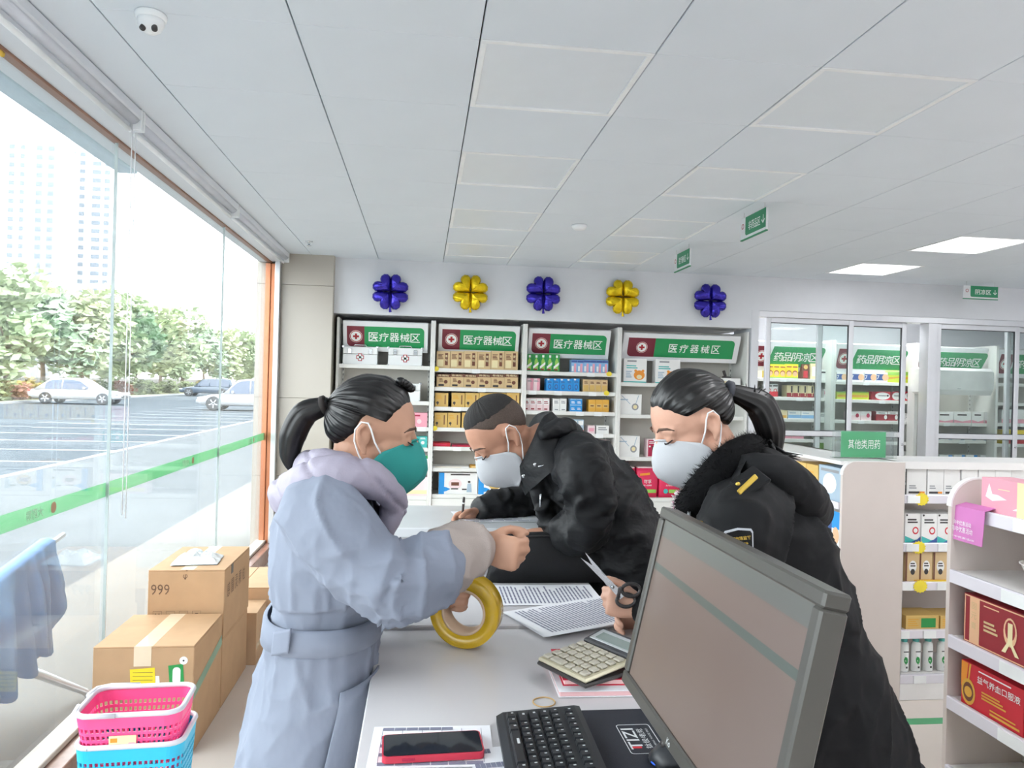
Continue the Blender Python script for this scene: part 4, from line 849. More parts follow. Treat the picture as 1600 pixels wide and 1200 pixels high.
for i in range(2): side_box('medicine_box', '%s golden box from the end panel on the top side shelf' % ORD[i], 3.86+.13*i, 3.985+.13*i, 1.03, .17, 2.17, .2, ['gold', 'amber', 'cream'], [('r', .1, .1, .9, .3, 1), ('l', .2, .5, .8, .8, 3, 1)], 'golden boxes on the side shelf')
side_box('medicine_box', 'silvery box next to the end panel on the top side shelf', 3.63, 3.85, 1.03, .18, 2.17, .2, ['bluegrey', 'white', 'grey'], [('o', .5, .5, .3, .3, 1), ('l', .1, .8, .9, .95, 1, 2)])
for i in range(3): side_box('medicine_box', '%s blue and white box from the end panel, second side shelf' % ORD[i], 3.63+.16*i, 3.785+.16*i, .8, .18, 2.17, .2, ['white', 'blue', 'navy', 'skin'], [('r', 0, 0, .5, 1, 2), ('r', .5, .5, 1, 1, 1), ('o', .75, .3, .2, .25, 3), ('t', '钙', .25, .6, .16, 0)], 'blue and white boxes on the side shelf')
for i in range(3): side_box('medicine_box', '%s pale box from the end panel, third side shelf' % ORD[i], 3.63+.17*i, 3.795+.17*i, .6, .16, 2.17, .2, ['white', 'bluegrey', 'pink'], [('r', 0, 0, 1, .3, 2), ('o', .5, .6, .2, .2, 1)], 'pale boxes on the side shelf')
t2 = thing('acrylic_sign', 'green acrylic sign standing on the end gondola', 'sign', (2.42, 3.78, H1+.001))
m = MB(); m.box(-.20, -.002, 0, .16, .002, .15, 0, .001); m.build('front_sheet', glass_mat('clear_acrylic', (.96, .98, .97), .12), t2)
m = MB(); m.box(-.20, .028, 0, .16, .032, .15, 0, .001); m.box(-.2, -.002, 0, .16, .05, .003, 0); m.build('rear_sheet', glass_mat('clear_acrylic', (.96, .98, .97), .12), t2)
m = MB(); m.box(-.165, .004, .006, .095, .006, .146); m.build('insert', mat('sign_insert_green', (110, 208, 148), .5, var=.04), t2)
m = MB(); m.text('其他类用药', (-.035, -.0026, .078), (1, 0, 0), (0, 0, 1), .05, 0, .0, width=.185); m.build('lettering', M_let, t2)
# gondola facing the camera
G = Vector((2.507, 3.62, 0)); WG = 1.9
t = thing('front_gondola', 'white gondola facing the camera with boxes and bottles, right of the end panel', 'shelf', G)
m = MB(); m.box(0, .33, 0, WG, .35, 1.25, 0); m.build('back_panel', M_gon, t)
m = MB(); m.box(0, 0, 1.232, WG, .35, 1.252, 0, .003); m.box(0, -.004, 1.215, WG, .004, 1.254, 0); m.build('top_cover', M_gw, t)
m = MB(); m.box(0, .0, 0, WG, .35, .105, 0, .003); m.build('base', M_gw, t)
for sx in (WG-.02,): m = MB(); m.box(sx, 0, 0, sx+.02, .35, 1.25, 0); m.build('side_panel', M_gw, t)
gB = [1.075, .822, .618, .366, .13]
SB = []
for z in gB:
    m = MB(); m.box(.003, .02, z-.015, WG-.021, .33, z, 0); m.box(.003, -.004, z-.042, WG-.021, .02, z+.004, 1, .003); SB.append(m.build('shelf', [M_gw, M_lip], t))
for i, xs in ((0, (.06,)), (1, (.06, .24)), (2, (.03, .24)), (3, (.02, .17)), (4, (.12,))):
    for x in xs: price_tag(SB[i], x, -.0045, gB[i]-.004, .07, .034)
for i, x in ((0, .105), (1, .095), (2, .11)): burst(SB[i], x, -.007, gB[i]-.018, .042)
YG = 3.64
row('medicine_box', '{} tall white box from the left, top row of the front gondola', 'box', 'tall white boxes', [(1418.5, 1449.5), (1450.5, 1476), (1476.5, 1502), (1503, 1528), (1529, 1555), (1555.5, 1580), (1581.5, 1608), (1609, 1635)], 727.5, gB[0], ['white', 'dark', 'orange', 'grey'], [('r', .1, .05, .66, .12, 1), ('r', .66, .05, .92, .12, 2), ('l', .12, .2, .5, .34, 2, 3)], YG, .15)
row('medicine_box', 'dark box edge at the left end of the top gondola row', 'box', 'gondola boxes', [(1411, 1418)], 727, gB[0], ['dark', 'grey', 'white'], [('l', .2, .3, .8, .9, 4, 1)], YG, .15)
row('medicine_box', '{} white box with red seal and teal wave, second gondola row', 'box', 'teal wave boxes', spans(1415.5, 1515, 4), 803, gB[1], ['white', 'red', 'teal', 'navy', 'dark'], [('o', .68, .42, .2, .13, 1), ('o', .68, .42, .13, .08, 0), ('p', [(0, 0), (1, 0), (1, .12), (.6, .1), (0, .24)], 2), ('p', [(.3, 0), (1, 0), (1, .22), (.8, .12)], 3), ('l', .15, .66, .8, .84, 2, 4), ('c', .1, .95, .06, 4)], YG, .14)
row('medicine_box', '{} brown kraft box from the left, third gondola row', 'box', 'kraft boxes', [(1415, 1437), (1437.5, 1458), (1458.5, 1480)], 863, gB[2], ['tan', 'brown', 'white', 'dark'], [('r', 0, 0, .12, 1, 1), ('o', .52, .52, .28, .2, 2), ('o', .52, .34, .16, .1, 3), ('l', .34, .5, .7, .66, 2, 3)], YG, .14)
row('flat_box', 'flat yellow box lying on the shelf above the golden boxes', 'box', 'gondola boxes', [(1430, 1496)], 901, gB[2]-.001, ['amber', 'yellow'], [('r', .1, .2, .9, .8, 1)], YG-.012, .05, h=.012)
row('medicine_box', '{} golden box with green window, fourth gondola row', 'box', 'golden green boxes', [(1416, 1468), (1469, 1521)], 962, gB[3], ['gold', 'green', 'amber'], [('r', .46, .12, .9, .8, 1), ('l', .06, .2, .38, .8, 4, 2)], YG, .14)
M_bot = mat('bottle_white', (238, 240, 238), .25); M_cap = mat('teal_cap', (96, 196, 190), .35)
bx = [(1411, 1429.5), (1430, 1448), (1449, 1467.5), (1470, 1490), (1491, 1510)]
bt = None
for i, (a, b) in enumerate(bx):
    x = (PY(a, 1040, YG).x+PY(b, 1040, YG).x)/2; t = thing('lotion_bottle', '%s white bottle with teal cap and leaf print from the left' % ORD[i], 'bottle', (x, YG+.045, gB[4]+.001), 0, 'lotion bottles on the gondola')
    if bt is None:
        m = MB(); rr = []
        for r, z in ((.024, 0), (.027, .006), (.027, .13), (.025, .148), (.014, .158), (.013, .162)): rr.append([(r*math.cos(2*PI*j/20), r*.7*math.sin(2*PI*j/20), z) for j in range(20)])
        m.loft(rr); b1 = m.build('body', M_bot, t)
        m = MB(); m.lathe([(.016, .158), (.017, .16), (.017, .188), (.014, .192), (.001, .193)], 18); b2 = m.build('cap', M_cap, t)
        m = MB(); L = [(0, -.022), (.010, -.012), (.012, .003), (.006, .016), (-.004, .02), (-.01, .006), (-.008, -.01)]
        m.add([(x*1.1, -.0215+abs(x)*.35-.0006, .062+z) for x, z in L], [tuple(range(7))], 0); m.add([(x, -.0205, z) for x, z in ((-.014, .105), (.014, .105), (.014, .11), (-.014, .11))], [(0, 1, 2, 3)], 1); m.add([(x, -.0205, z) for x, z in ((.0, .02), (.01, .02), (.01, .03), (.0, .03))], [(0, 1, 2, 3)], 1); b3 = m.build('label_print', [K['green'], K['dark']], t); bt = (b1, b2, b3)
    else:
        for q in bt: c = q.copy(); COL.objects.link(c); c.parent = t
# side gondola at the right edge, running towards the camera and facing left
t = thing('side_gondola', 'white gondola at the right edge with red gift boxes on it', 'shelf', (2.08, 2.7, 0)); GL = 2.2
m = MB(); m.prism(rrect(0, 0, .36, 1.275, .11, 7, (0, 0, 0, 1)), .02, 0); m.build('end_panel', M_gon, t)
m = MB(); q = rrect(-.006, 0, .36, 1.281, .113, 7, (0, 0, 0, 1)); q2 = rrect(.0, 0, .36, 1.275, .11, 7, (0, 0, 0, 1)); n = len(q)
m.add([(x, -.003, z) for x, z in q]+[(x, -.003, z) for x, z in q2]+[(x, .022, z) for x, z in q]+[(x, .022, z) for x, z in q2], [(i, i+1, n+i+1, n+i) for i in range(n-1)]+[(2*n+i, 3*n+i, 3*n+i+1, 2*n+i+1) for i in range(n-1)]+[(i, 2*n+i, 2*n+i+1, i+1) for i in range(n-1)]); m.build('edge_band', M_gw, t)
m = MB(); m.box(.33, -GL, 0, .36, 0, 1.275, 0); m.build('back_panel', M_gon, t)
sz = [1.165, .915, .66, .42, .15]; SG = []
for k, z in enumerate(sz):
    x0 = .04 if k == 0 else 0
    m = MB(); m.box(x0+.012, -GL, z-.016, .33, 0, z, 0); m.box(x0-.006, -GL, z-.045, x0+.012, -.002, z+.006, 1, .003); SG.append(m.build('shelf', [M_gw, M_lip], t))
m = MB(); m.box(0, -GL, 0, .33, 0, .10, 0); m.build('base', M_gw, t)
for k, yy in ((0, -.33), (1, -.33), (2, -.33), (3, -.33), (1, -.8), (2, -.8)):
    x0 = .04 if k == 0 else 0
    m = MB(); m.box(x0-.009, yy-.06, sz[k]-.042, x0-.006, yy+.06, sz[k]+.002); m.build('price_tag', M_tagp, SG[k])
XG = 2.1
y0 = 2.7
side_box('gift_box', 'pink box with white swans on top of the right edge gondola', y0-.36, y0-.08, sz[0], .13, XG+.04, .12, ['pink', 'white', 'cream', 'dred', 'crimson'], [('p', [(.08, .45), (.2, .35), (.45, .45), (.3, .55), (.2, .55), (.14, .85)], 1), ('p', [(.55, .2), (.75, .2), (.72, .4), (.65, .3)], 1), ('r', .62, 0, 1, 1, 2), ('l', .3, .7, .5, .74, 1, 2)])
side_box('gift_box', 'pink and cream box right of the swan box', y0-.62, y0-.37, sz[0], .125, XG+.04, .12, ['dred', 'cream', 'pink'], [('r', 0, 0, .5, 1, 1)])
rib = [('r', .1, .04, .26, .96, 1), ('r', .015, .02, .03, .98, 1), ('r', .015, .02, .98, .045, 1), ('r', .015, .955, .98, .98, 1), ('o', .74, .56, .1, .28, 1), ('o', .74, .6, .075, .2, 0), ('p', [(.72, .4), (.62, .14), (.68, .14), (.75, .36)], 2), ('p', [(.76, .4), (.88, .14), (.82, .14), (.73, .36)], 2), ('r', .71, .34, .78, .74, 2), ('l', .34, .36, .56, .6, 3, 3), ('t', '固', .18, .8, .14, 3), ('t', '元', .18, .6, .14, 3), ('t', '膏', .18, .4, .14, 3), ('l', .34, .86, .58, .9, 1, 1)]
side_box('gift_box', 'dark red gift box with ribbon print on the third right gondola shelf', y0-.365, y0-.055, sz[2], .185, XG, .12, ['dred', 'skin', 'cream', 'tan'], rib, 'dark red gift boxes')
side_box('gift_box', 'dark red gift box cut off at the right edge', y0-.69, y0-.375, sz[2], .185, XG, .12, ['dred', 'skin', 'cream', 'tan'], rib, 'dark red gift boxes')
tp = [('p', [(.0, .98), (.12, .98), (.08, .4), (.0, .4)], 4), ('p', [(.14, .98), (.17, .98), (.13, .5), (.11, .5)], 1), ('o', .13, .33, .12, .3, 1), ('o', .13, .33, .09, .22, 3), ('c', .13, .33, .12, 1), ('t', '益气养血口服液', .62, .73, .17, 2, .68), ('r', .3, .9, .82, .93, 2), ('l', .36, .32, .75, .52, 3, 1), ('r', .5, .08, .96, .13, 1), ('l', .5, .16, .9, .22, 1, 1)]
side_box('gift_box', 'bright red tonic box with white lettering on the right edge gondola', y0-.35, y0-.05, sz[3], .165, XG, .12, ['red', 'amber', 'white', 'brown', 'orange'], tp, 'red tonic boxes')
side_box('gift_box', 'second bright red tonic box, cut off at the right edge', y0-.67, y0-.36, sz[3], .165, XG, .12, ['red', 'amber', 'white', 'brown', 'orange'], tp, 'red tonic boxes')
side_box('medicine_box', 'yellow box at the lower right corner of the picture', y0-.62, y0-.34, sz[4], .15, XG, .12, ['yellow', 'lgreen', 'white'], [('o', .15, .5, .06, .16, 1), ('o', .35, .4, .06, .16, 1), ('r', .6, .5, .9, .6, 2)])
# bowl on the second shelf
t = thing('paper_bowl', 'white bowl cut off by the right edge, on the gondola', 'bowl', (2.20, 2.36, sz[1]+.001))
m = MB(); m.lathe([(.045, 0), (.048, .004), (.088, .095), (.093, .097), (.093, .1), (.085, .098), (.044, .008), (.002, .006)], 32); m.build('bowl_body', mat('bowl_white', (238, 234, 228), .4), t)
m = MB(); m.lathe([(.06, .045), (.04, .06), (.002, .066)], 16); m.build('contents', K['pink'], t)
# shelf talker tag
p = PX(1494, 785, 2.11); q = PX(1544, 800, 2.11)
t = thing('shelf_talker', 'pink-purple shelf tag hanging from the right edge gondola', 'tag', (2.11, (p.y+q.y)/2, sz[0]))
hw = abs(p.y-q.y)/2; M_tk = mat('talker_purple', (206, 120, 186), .45, var=.04)
m = MB(); m.add([(.03, -hw, .018), (.03, hw, .018), (-.012, hw, .006), (-.012, -hw, .006), (-.02, hw, -.125), (-.02, -hw, -.125), (.03, -hw, .02), (.03, hw, .02), (-.014, hw, .0075), (-.014, -hw, .0075), (-.022, hw, -.125), (-.022, -hw, -.125)], [(0, 1, 2, 3), (3, 2, 4, 5), (6, 9, 8, 7), (9, 11, 10, 8), (0, 3, 9, 6), (3, 5, 11, 9), (1, 7, 8, 2), (2, 8, 10, 4), (4, 10, 11, 5)]); m.build('card', M_tk, t)
m = MB(); 
for z, w_, h_ in ((-.055, 1.1, .018), (-.08, 1.3, .022), (-.11, 1.5, .008)): m.text('年中优惠活动', (-.0225-.06*(-.0), hw*.2, z), (0, -1, 0), (0, 0, 1), h_, 0, .0, width=hw*w_, off=.0025)
m.build('lettering', M_let, t)
# ================================================================== counters
M_top = mat('desk_laminate', (206, 204, 206), .22, var=.012, vs=3); M_edge = mat('desk_edge', (206, 200, 194), .4)
DZ = 1.0
t = thing('cash_desk', 'white laminate cash desk nearest the camera', 'desk', (.255, 1.2, 0))
m = MB(); m.box(-.345, -.75, DZ-.03, .345, .616, DZ, 0, .003); m.build('top', M_top, t)
m = MB(); m.box(-.33, -.74, .06, -.312, .606, DZ-.031, 0); m.build('side_panel', M_top, t)
m = MB(); m.box(.312, -.74, .0, .33, .606, DZ-.031, 0); m.build('front_panel', M_top, t)
for y in (-.74, .588): m = MB(); m.box(-.312, y, 0, .312, y+.018, DZ-.031, 0); m.build('end_panel', M_top, t)
t = thing('counter_shelf', 'white counter behind the cash desk with papers on it', 'counter', (.205, 2.05, 0))
m = MB(); m.box(-.30, -.228, DZ-.03, .31, .262, DZ+.008, 0, .003); m.build('top', M_top, t)
m = MB(); m.box(-.285, -.21, 0, .295, .25, DZ-.031, 0); m.build('cabinet_body', M_top, t)
m = MB(); m.box(.295, -.2, .08, .31, .24, DZ-.04, 0, .003); m.build('door', M_top, t)
t = thing('raised_counter', 'grey-white raised counter the bent man writes on', 'counter', (.19, 2.53, 0))
HZ = 1.15
m = MB(); m.box(-.31, -.215, HZ-.03, .33, .215, HZ, 0, .004); m.build('top', mat('counter_grey', (214, 217, 220), .2, var=.015), t)
m = MB(); m.box(-.295, -.2, 0, .3, .2, HZ-.031, 0); m.build('cabinet_body', M_top, t)
m = MB(); m.box(.3, -.19, .08, .315, .19, HZ-.05, 0, .003); m.build('front_panel', M_top, t)

# ---------------------------------------------------------------- papers
M_paper = mat('paper', (238, 239, 243), .8, var=.012); M_ink = mat('printed_ink', (126, 128, 148), .8, var=.1); M_form = mat('form_ink', (150, 152, 158), .8)
def sheet(name, label, c, W, H, rz, z, lines, layers=1, cat='paper', mi_lines=None, grid=False, curl=.0, axis=0):
    t = thing(name, label, cat, (c[0], c[1], z), rz)
    for k in range(layers):
        m = MB(); n = 8; V = []
        a = (k-layers/2)*.02 if layers > 1 else 0; ca, sa = math.cos(a), math.sin(a)
        for i in range(n+1):
            for j in range(n+1):
                x, y = -W/2+W*i/n, -H/2+H*j/n; zz = k*.0012+curl*((i/n-.5)**2+(j/n-.5)**2)
                V.append((x*ca-y*sa, x*sa+y*ca, zz+.0006))
        q = len(V); V2 = [(x, y, z0-.0006) for x, y, z0 in V]
        Fs = [(i*(n+1)+j, (i+1)*(n+1)+j, (i+1)*(n+1)+j+1, i*(n+1)+j+1) for i in range(n) for j in range(n)]
        m.add(V+V2, Fs+[tuple(reversed([v+q for v in f])) for f in Fs], 0, True); m.build('sheet', M_paper, t)
    m = MB(); z0 = (layers-1)*.0012+.0013+curl*.02; rnd = random.Random(int(W*1000)+lines)
    zf = lambda x, y: z0+curl*((x/W)**2+(y/H)**2)
    for i in range(lines):
        f = -.42+.84*i/(lines-1); L = .42*(1 if rnd.random() < .75 else rnd.uniform(.3, .9)); hw = .84/lines*.22
        segs = 6
        for s in range(segs):
            u0, u1 = -.42+(L+.42)*s/segs, -.42+(L+.42)*(s+.94)/segs
            if axis == 0: P = [(u0*W, (f-hw)*H), (u1*W, (f-hw)*H), (u1*W, (f+hw)*H), (u0*W, (f+hw)*H)]
            else: P = [((f-hw)*W, u0*H), ((f+hw)*W, u0*H), ((f+hw)*W, u1*H), ((f-hw)*W, u1*H)]
            m.add([(x, y, zf(x, y)) for x, y in P], [(0, 1, 2, 3)], 0)
    if grid:
        for i in range(6):
            x = -.42*W+.84*W*i/5; m.add([(x-.0004, -.42*H, z0), (x+.0004, -.42*H, z0), (x+.0004, .42*H, z0), (x-.0004, .42*H, z0)], [(0, 1, 2, 3)], 0)
    m.build('print', M_ink, t); return t
sheet('printed_page', 'printed page lying flat in front of the black bag', (.362, 2.075), .297, .2, .0, DZ+.0095, 24, axis=1)
sheet('document_stack', 'stack of printed pages under the scissors and the calculator', (.425, 1.885), .36, .21, .42, DZ+.0095, 30, 4, curl=.002, axis=1)
sheet('form_sheet', 'white form sheet under the red phone', (.03, 1.232), .2, .14, -.03, DZ+.0015, 5, grid=True)
sheet('slip', 'white paper slip between the phone and the keyboard', (.125, 1.14), .06, .16, .12, DZ+.001, 4)
sheet('written_note', 'paper sheet under the bent man\'s hands on the raised counter', (.27, 2.52), .3, .21, .12, HZ+.0015, 8)
# notebooks under the calculator
def notebook(c, W, H, T, rz, z, cover, label, pages):
    t = thing('notebook', label, 'notebook', (c[0], c[1], z), rz)
    m = MB(); m.box(-W/2+.003, -H/2+.003, .001, W/2-.003, H/2-.003, T-.001, 0, .001); m.build('pages', pages, t)
    for zz in (0, T-.0012): m = MB(); m.box(-W/2, -H/2, zz, W/2, H/2, zz+.0012, 0, .0005); m.build('cover', cover, t)
notebook((.372, 1.505), .19, .2, .012, -.02, DZ+.0012, M_paper, 'pale pink notebook at the bottom of the pile under the calculator', mat('pink_pages', (236, 190, 192), .8))
notebook((.375, 1.515), .17, .17, .012, -.03, DZ+.0134, mat('red_cover', (206, 36, 66), .4), 'red covered notebook right under the calculator', mat('rose_pages', (240, 200, 200), .8))
# calculator
L0 = PZ(838, 1032, 1.035); B0 = PZ(915, 1070, 1.035); u = (B0-L0); u.z = 0; CW = u.length; ang = math.atan2(u.y, u.x)
t = thing('calculator', 'gold and black desktop calculator lying on the notebooks', 'calculator', (L0.x, L0.y, 1.0262), ang)
CL = .195
m = MB(); m.box(0, 0, 0, CW, CL, .008, 0, .003); m.build('base', K['dark'], t)
sl = Matrix.Translation((0, 0, .008))@Matrix.Rotation(.09, 4, 'X')
m = MB(); m.box(.002, .002, .0, CW-.002, CL*.66, .008, 0, .003, sl); m.build('key_deck', mat('champagne_metal', (206, 198, 172), .35, .3), t)
m = MB(); m.box(.002, CL*.66, .0, CW-.002, CL-.002, .012, 0, .003, Matrix.Translation((0, 0, .008))@Matrix.Translation((0, CL*.66, .012))@Matrix.Rotation(.22, 4, 'X')@Matrix.Translation((0, -CL*.66, 0))); m.build('display_housing', mat('calc_black', (66, 66, 70), .35), t)
D = Matrix.Translation((0, CL*.66, .02))@Matrix.Rotation(.22, 4, 'X')
m = MB(); m.box(CW*.07, .012, .0115, CW*.93, CL*.28, .0135, 0, .001, D); m.build('display_bezel', mat('silver_bezel', (200, 204, 206), .3, .5), t)
m = MB(); m.box(CW*.16, .018, .013, CW*.86, CL*.22, .0145, 0, 0, D); m.build('display', mat('lcd', (132, 142, 138), .15), t)
M_key = mat('calc_key', (178, 172, 158), .45)
for r in range(5):
    for c in range(6):
        if r == 0 and c == 2: continue
        x0 = CW*.06+c*CW*.148; y0 = .01+r*CL*.118; w_ = CW*.118*(2.2 if (r == 0 and c == 1) else 1)
        m = MB(); m.box(x0, y0, .0078, x0+w_, y0+CL*.088, .0135, 0, .002, sl); m.build('key', M_key, t)
# rubber band
p = PZ(850, 1098, DZ); m = MB(); m.tube([(.021*math.cos(a), .0215*math.sin(a)*(1+.04*math.sin(2*a)), .0015) for a in [2*PI*i/30 for i in range(31)]], .0013, 6, caps=False); tag(m.build('rubber_band', mat('rubber_tan', (200, 164, 110), .6), None, (p.x, p.y, DZ)), 'thin tan rubber band lying on the cash desk', 'rubber band')
# phone in red case
t = thing('phone', 'black smartphone in a red case on the form sheet', 'phone', (.031, 1.214, DZ+.004), .045)
m = MB(); m.prism(rrect(-.081, -.038, .081, .038, .009, 6), .0105, 0, Matrix.Rotation(PI/2, 4, 'X')@Matrix.Scale(-1, 4, (0, 1, 0))@Matrix.Translation((0, -.0, 0))); 
zmin = min(v[2] for v in m.v); m.v = [(x, y, z-zmin) for x, y, z in m.v]; m.build('case', mat('red_phone_case', (198, 52, 74), .4), t)
m = MB(); m.prism(rrect(-.0785, -.0355, .0785, .0355, .0075, 6), .0012, 0, Matrix.Rotation(PI/2, 4, 'X')); zmin = min(v[2] for v in m.v); m.v = [(x, y, z-zmin+.0101) for x, y, z in m.v]; m.build('screen', mat('phone_glass', (30, 34, 42), .05), t)
m = MB(); m.box(-.05, -.0395, .003, -.03, -.0378, .007, 0, .0005); m.build('side_button', K['crimson'], t)
# keyboard: long side towards the camera, operator on the left
M_kb = mat('keyboard_black', (44, 46, 50), .42, var=.05); M_kc = mat('keycap_black', (36, 38, 42), .38); M_leg = mat('key_legend', (210, 214, 216), .5)
p = PZ(778, 1134, DZ+.02); KX, KY = .145, 1.312
t = thing('keyboard', 'black computer keyboard at the bottom edge of the desk', 'keyboard', (KX, KY, DZ), -.02)
# local: x depth of the keyboard (0..15cm away from the operator), y runs to -0.44 (towards the camera)
tilt = Matrix.Rotation(-.05, 4, 'Y')
m = MB(); m.loft([[(0, y, 0), (0, y, .012), (.012, y, .018), (.14, y, .022), (.15, y, .02), (.152, y, .0)] for y in (-.44, 0)], 0, True, False, tilt); m.box(.0, -.44, -.0, .15, 0, .008, 0, .006); m.build('case', M_kb, t)
kc = {}
def key(x0, y1, dx, dy, lg=True):
    k = (round(dx, 4), round(dy, 4))
    if k not in kc:
        m = MB(); b = .0022
        m.loft([[(0, -dy, 0), (dx, -dy, 0), (dx, 0, 0), (0, 0, 0)], [(b, -dy+b, .0075), (dx-b, -dy+b, .0075), (dx-b, -b, .0075), (b, -b, .0075)]], 0, True, False)
        m.add([(dx*.5, -dy*.45, .0078), (dx*.75, -dy*.45, .0078), (dx*.75, -dy*.28, .0078), (dx*.5, -dy*.28, .0078)], [(0, 3, 2, 1)], 1)
        o = m.build('key', [M_kc, M_leg], t, tuple(tilt@Vector((x0, y1, .0195)))); kc[k] = o.data
    else: o = link('key', kc[k], t, tuple(tilt@Vector((x0, y1, .0195))))
    o.rotation_euler = (0, -.05, 0)
pitch = .019
for r in range(6):                       # r=0 nearest the operator
    x0 = .016+r*pitch+(.006 if r == 5 else 0)
    if r == 0:
        y = -.018
        for wk in (1.25, 1.25, 1.25, 5.6, 1.25, 1.25, 1.25, 1.25): key(x0, y, pitch-.0025, wk*pitch-.0025); y -= wk*pitch
    else:
        y = -.018; first = (2.2, 1.8, 1.5, 1.0, 1.0)[r-1]; key(x0, y, pitch-.0025, first*pitch-.0025); y -= first*pitch
        for k in range(int((14.3-first))): key(x0, y, pitch-.0025, pitch-.0025); y -= pitch
    for k in range(3): key(x0, -.315-k*pitch, pitch-.0025, pitch-.0025)
    for k in range(3 if r else 2): key(x0, -.38-k*pitch, pitch-.0025, pitch-.0025)
# mouse pad with printed mark, mouse
t = thing('mouse_pad', 'black mouse pad with a white framed logo under the monitor', 'mouse pad', (.415, 1.21, DZ+.0006))
m = MB(); m.prism(rrect(-.118, -.135, .118, .135, .012, 5), .003, 0, Matrix.Rotation(PI/2, 4, 'X')); zmin = min(v[2] for v in m.v); m.v = [(x, y, z-zmin) for x, y, z in m.v]; m.build('pad', mat('pad_black', (34, 37, 46), .7, bump=.2, bs=600), t)
m = MB(); q = rrect(-.052, -.03, .052, .03, .006, 4); q2 = rrect(-.0505, -.0285, .0505, .0285, .005, 4); n = len(q)
# print is turned: reads along -y
Rm = Matrix.Translation((-.032, .02, .0034))@Matrix.Rotation(PI/2, 4, 'Z')
m.add([(x, z, 0) for x, z in q]+[(x, z, 0) for x, z in q2], [(i, (i+1) % n, n+(i+1) % n, n+i) for i in range(n)], 0, False, Rm)
k = MB(); k.text('TIZI', (0, .014, 0), (1, 0, 0), (0, 1, 0), .022, 0, .01, width=.074, off=.0002); k.text('钛极电竞', (0, -.007, 0), (1, 0, 0), (0, 1, 0), .012, 0, .0, width=.07, off=.0002); k.text('GAMING MOUSE PAD', (0, -.02, 0), (1, 0, 0), (0, 1, 0), .004, 0, 0, width=.07, off=.0002)
m.add(k.v, k.f, 0, False, Rm); m.add([(-.034, .006, .0003), (-.028, .006, .0003), (-.028, .022, .0003), (-.034, .022, .0003)], [(0, 1, 2, 3)], 1, False, Rm); m.build('print', [M_leg, K['red']], t)
p = PZ(1035, 1185, DZ+.02)
t = thing('computer_mouse', 'black mouse with a blue rim on the mouse pad', 'mouse', (.43, 1.155, DZ+.0042), .3)
m = MB(); rr = []
for f, w_, h_ in ((-1, .3, .25), (-.9, .7, .55), (-.5, .95, .9), (0, 1, 1), (.5, .92, .85), (.9, .7, .5), (1, .35, .2)): rr.append([(f*.056, w_*.031*math.cos(a), max(0, h_*.036*math.sin(a))+.002) for a in [PI*i/10 for i in range(11)]]+[(f*.056, -.9*w_*.031, 0), (f*.056, .9*w_*.031, 0)])
m.loft(rr); m.build('shell', M_kb, t)
m = MB(); m.tube([(.056*math.cos(a)*1.0, .0315*math.sin(a), .004) for a in [2*PI*i/24 for i in range(25)]], .0016, 6, caps=False); m.build('rim', mat('blue_rim', (40, 90, 220), .3, emit=.4), t)
m = MB(); m.tube([(-.012+.0, -.003, .0), (-.012, .003, .0)], .009, 12, M=Matrix.Translation((-.02, 0, .03))); m.build('scroll_wheel', K['dark'], t)
# monitor
MY0, MY1, MX, MZ0, TH = .72, 1.25, .352, 1.095, .21
t = thing('monitor', 'black wide computer monitor on the desk, back towards the dark-coated woman', 'monitor', (MX, (MY0+MY1)/2, DZ))
up = Matrix.Translation((0, 0, MZ0-DZ))@Matrix.Rotation(TH, 4, 'Y')   # local: screen faces -x, z up, leans to +x
hw, hh = (MY1-MY0)/2, .309
M_mon = mat('monitor_black', (72, 70, 66), .32, var=.03)
m = MB(); b = .019
for bx in ((-hw, 0, hw, .022), (-hw, hh-b, hw, hh), (-hw, .022, -hw+b, hh-b), (hw-b, .022, hw, hh-b)): m.box(0, bx[0], bx[1], .032, bx[2], bx[3], 0, .003, up)
m.build('bezel', M_mon, t)
m = MB(); m.box(.006, -hw+b, .022, .03, hw-b, hh-b, 0, 0, up); m.build('panel_back', M_mon, t)
m = MB(); m.loft([[(.032, -hw+.02, .02), (.032, hw-.02, .02), (.032, hw-.02, hh-.02), (.032, -hw+.02, hh-.02)], [(.052, -hw*.6, .06), (.052, hw*.6, .06), (.052, hw*.6, hh*.75), (.052, -hw*.6, hh*.75)]], 0, True, False, up); m.build('rear_cover', M_mon, t)
# screen: glossy, dark, showing a faint window layout
ms = bpy.data.materials.new('screen_image'); ms.use_nodes = True; nt = ms.node_tree; bs = nt.nodes['Principled BSDF']
bs.inputs['Base Color'].default_value = (.035, .032, .03, 1); bs.inputs['Roughness'].default_value = .3
tc = nt.nodes.new('ShaderNodeTexCoord'); nz = nt.nodes.new('ShaderNodeTexNoise'); nz.inputs['Scale'].default_value = 5; nt.links.new(tc.outputs['Object'], nz.inputs['Vector'])
cr = nt.nodes.new('ShaderNodeValToRGB'); cr.color_ramp.elements[0].color = lin((150, 124, 112)); cr.color_ramp.elements[1].color = lin((176, 158, 148)); nt.links.new(nz.outputs['Fac'], cr.inputs[0]); nt.links.new(cr.outputs[0], bs.inputs['Emission Color']); bs.inputs['Emission Strength'].default_value = .2
m = MB(); m.add([(.0055, hw-b, .022), (.0055, -hw+b, .022), (.0055, -hw+b, hh-b), (.0055, hw-b, hh-b)], [(0, 1, 2, 3)], 0, False, up); scr = m.build('screen', ms, t)
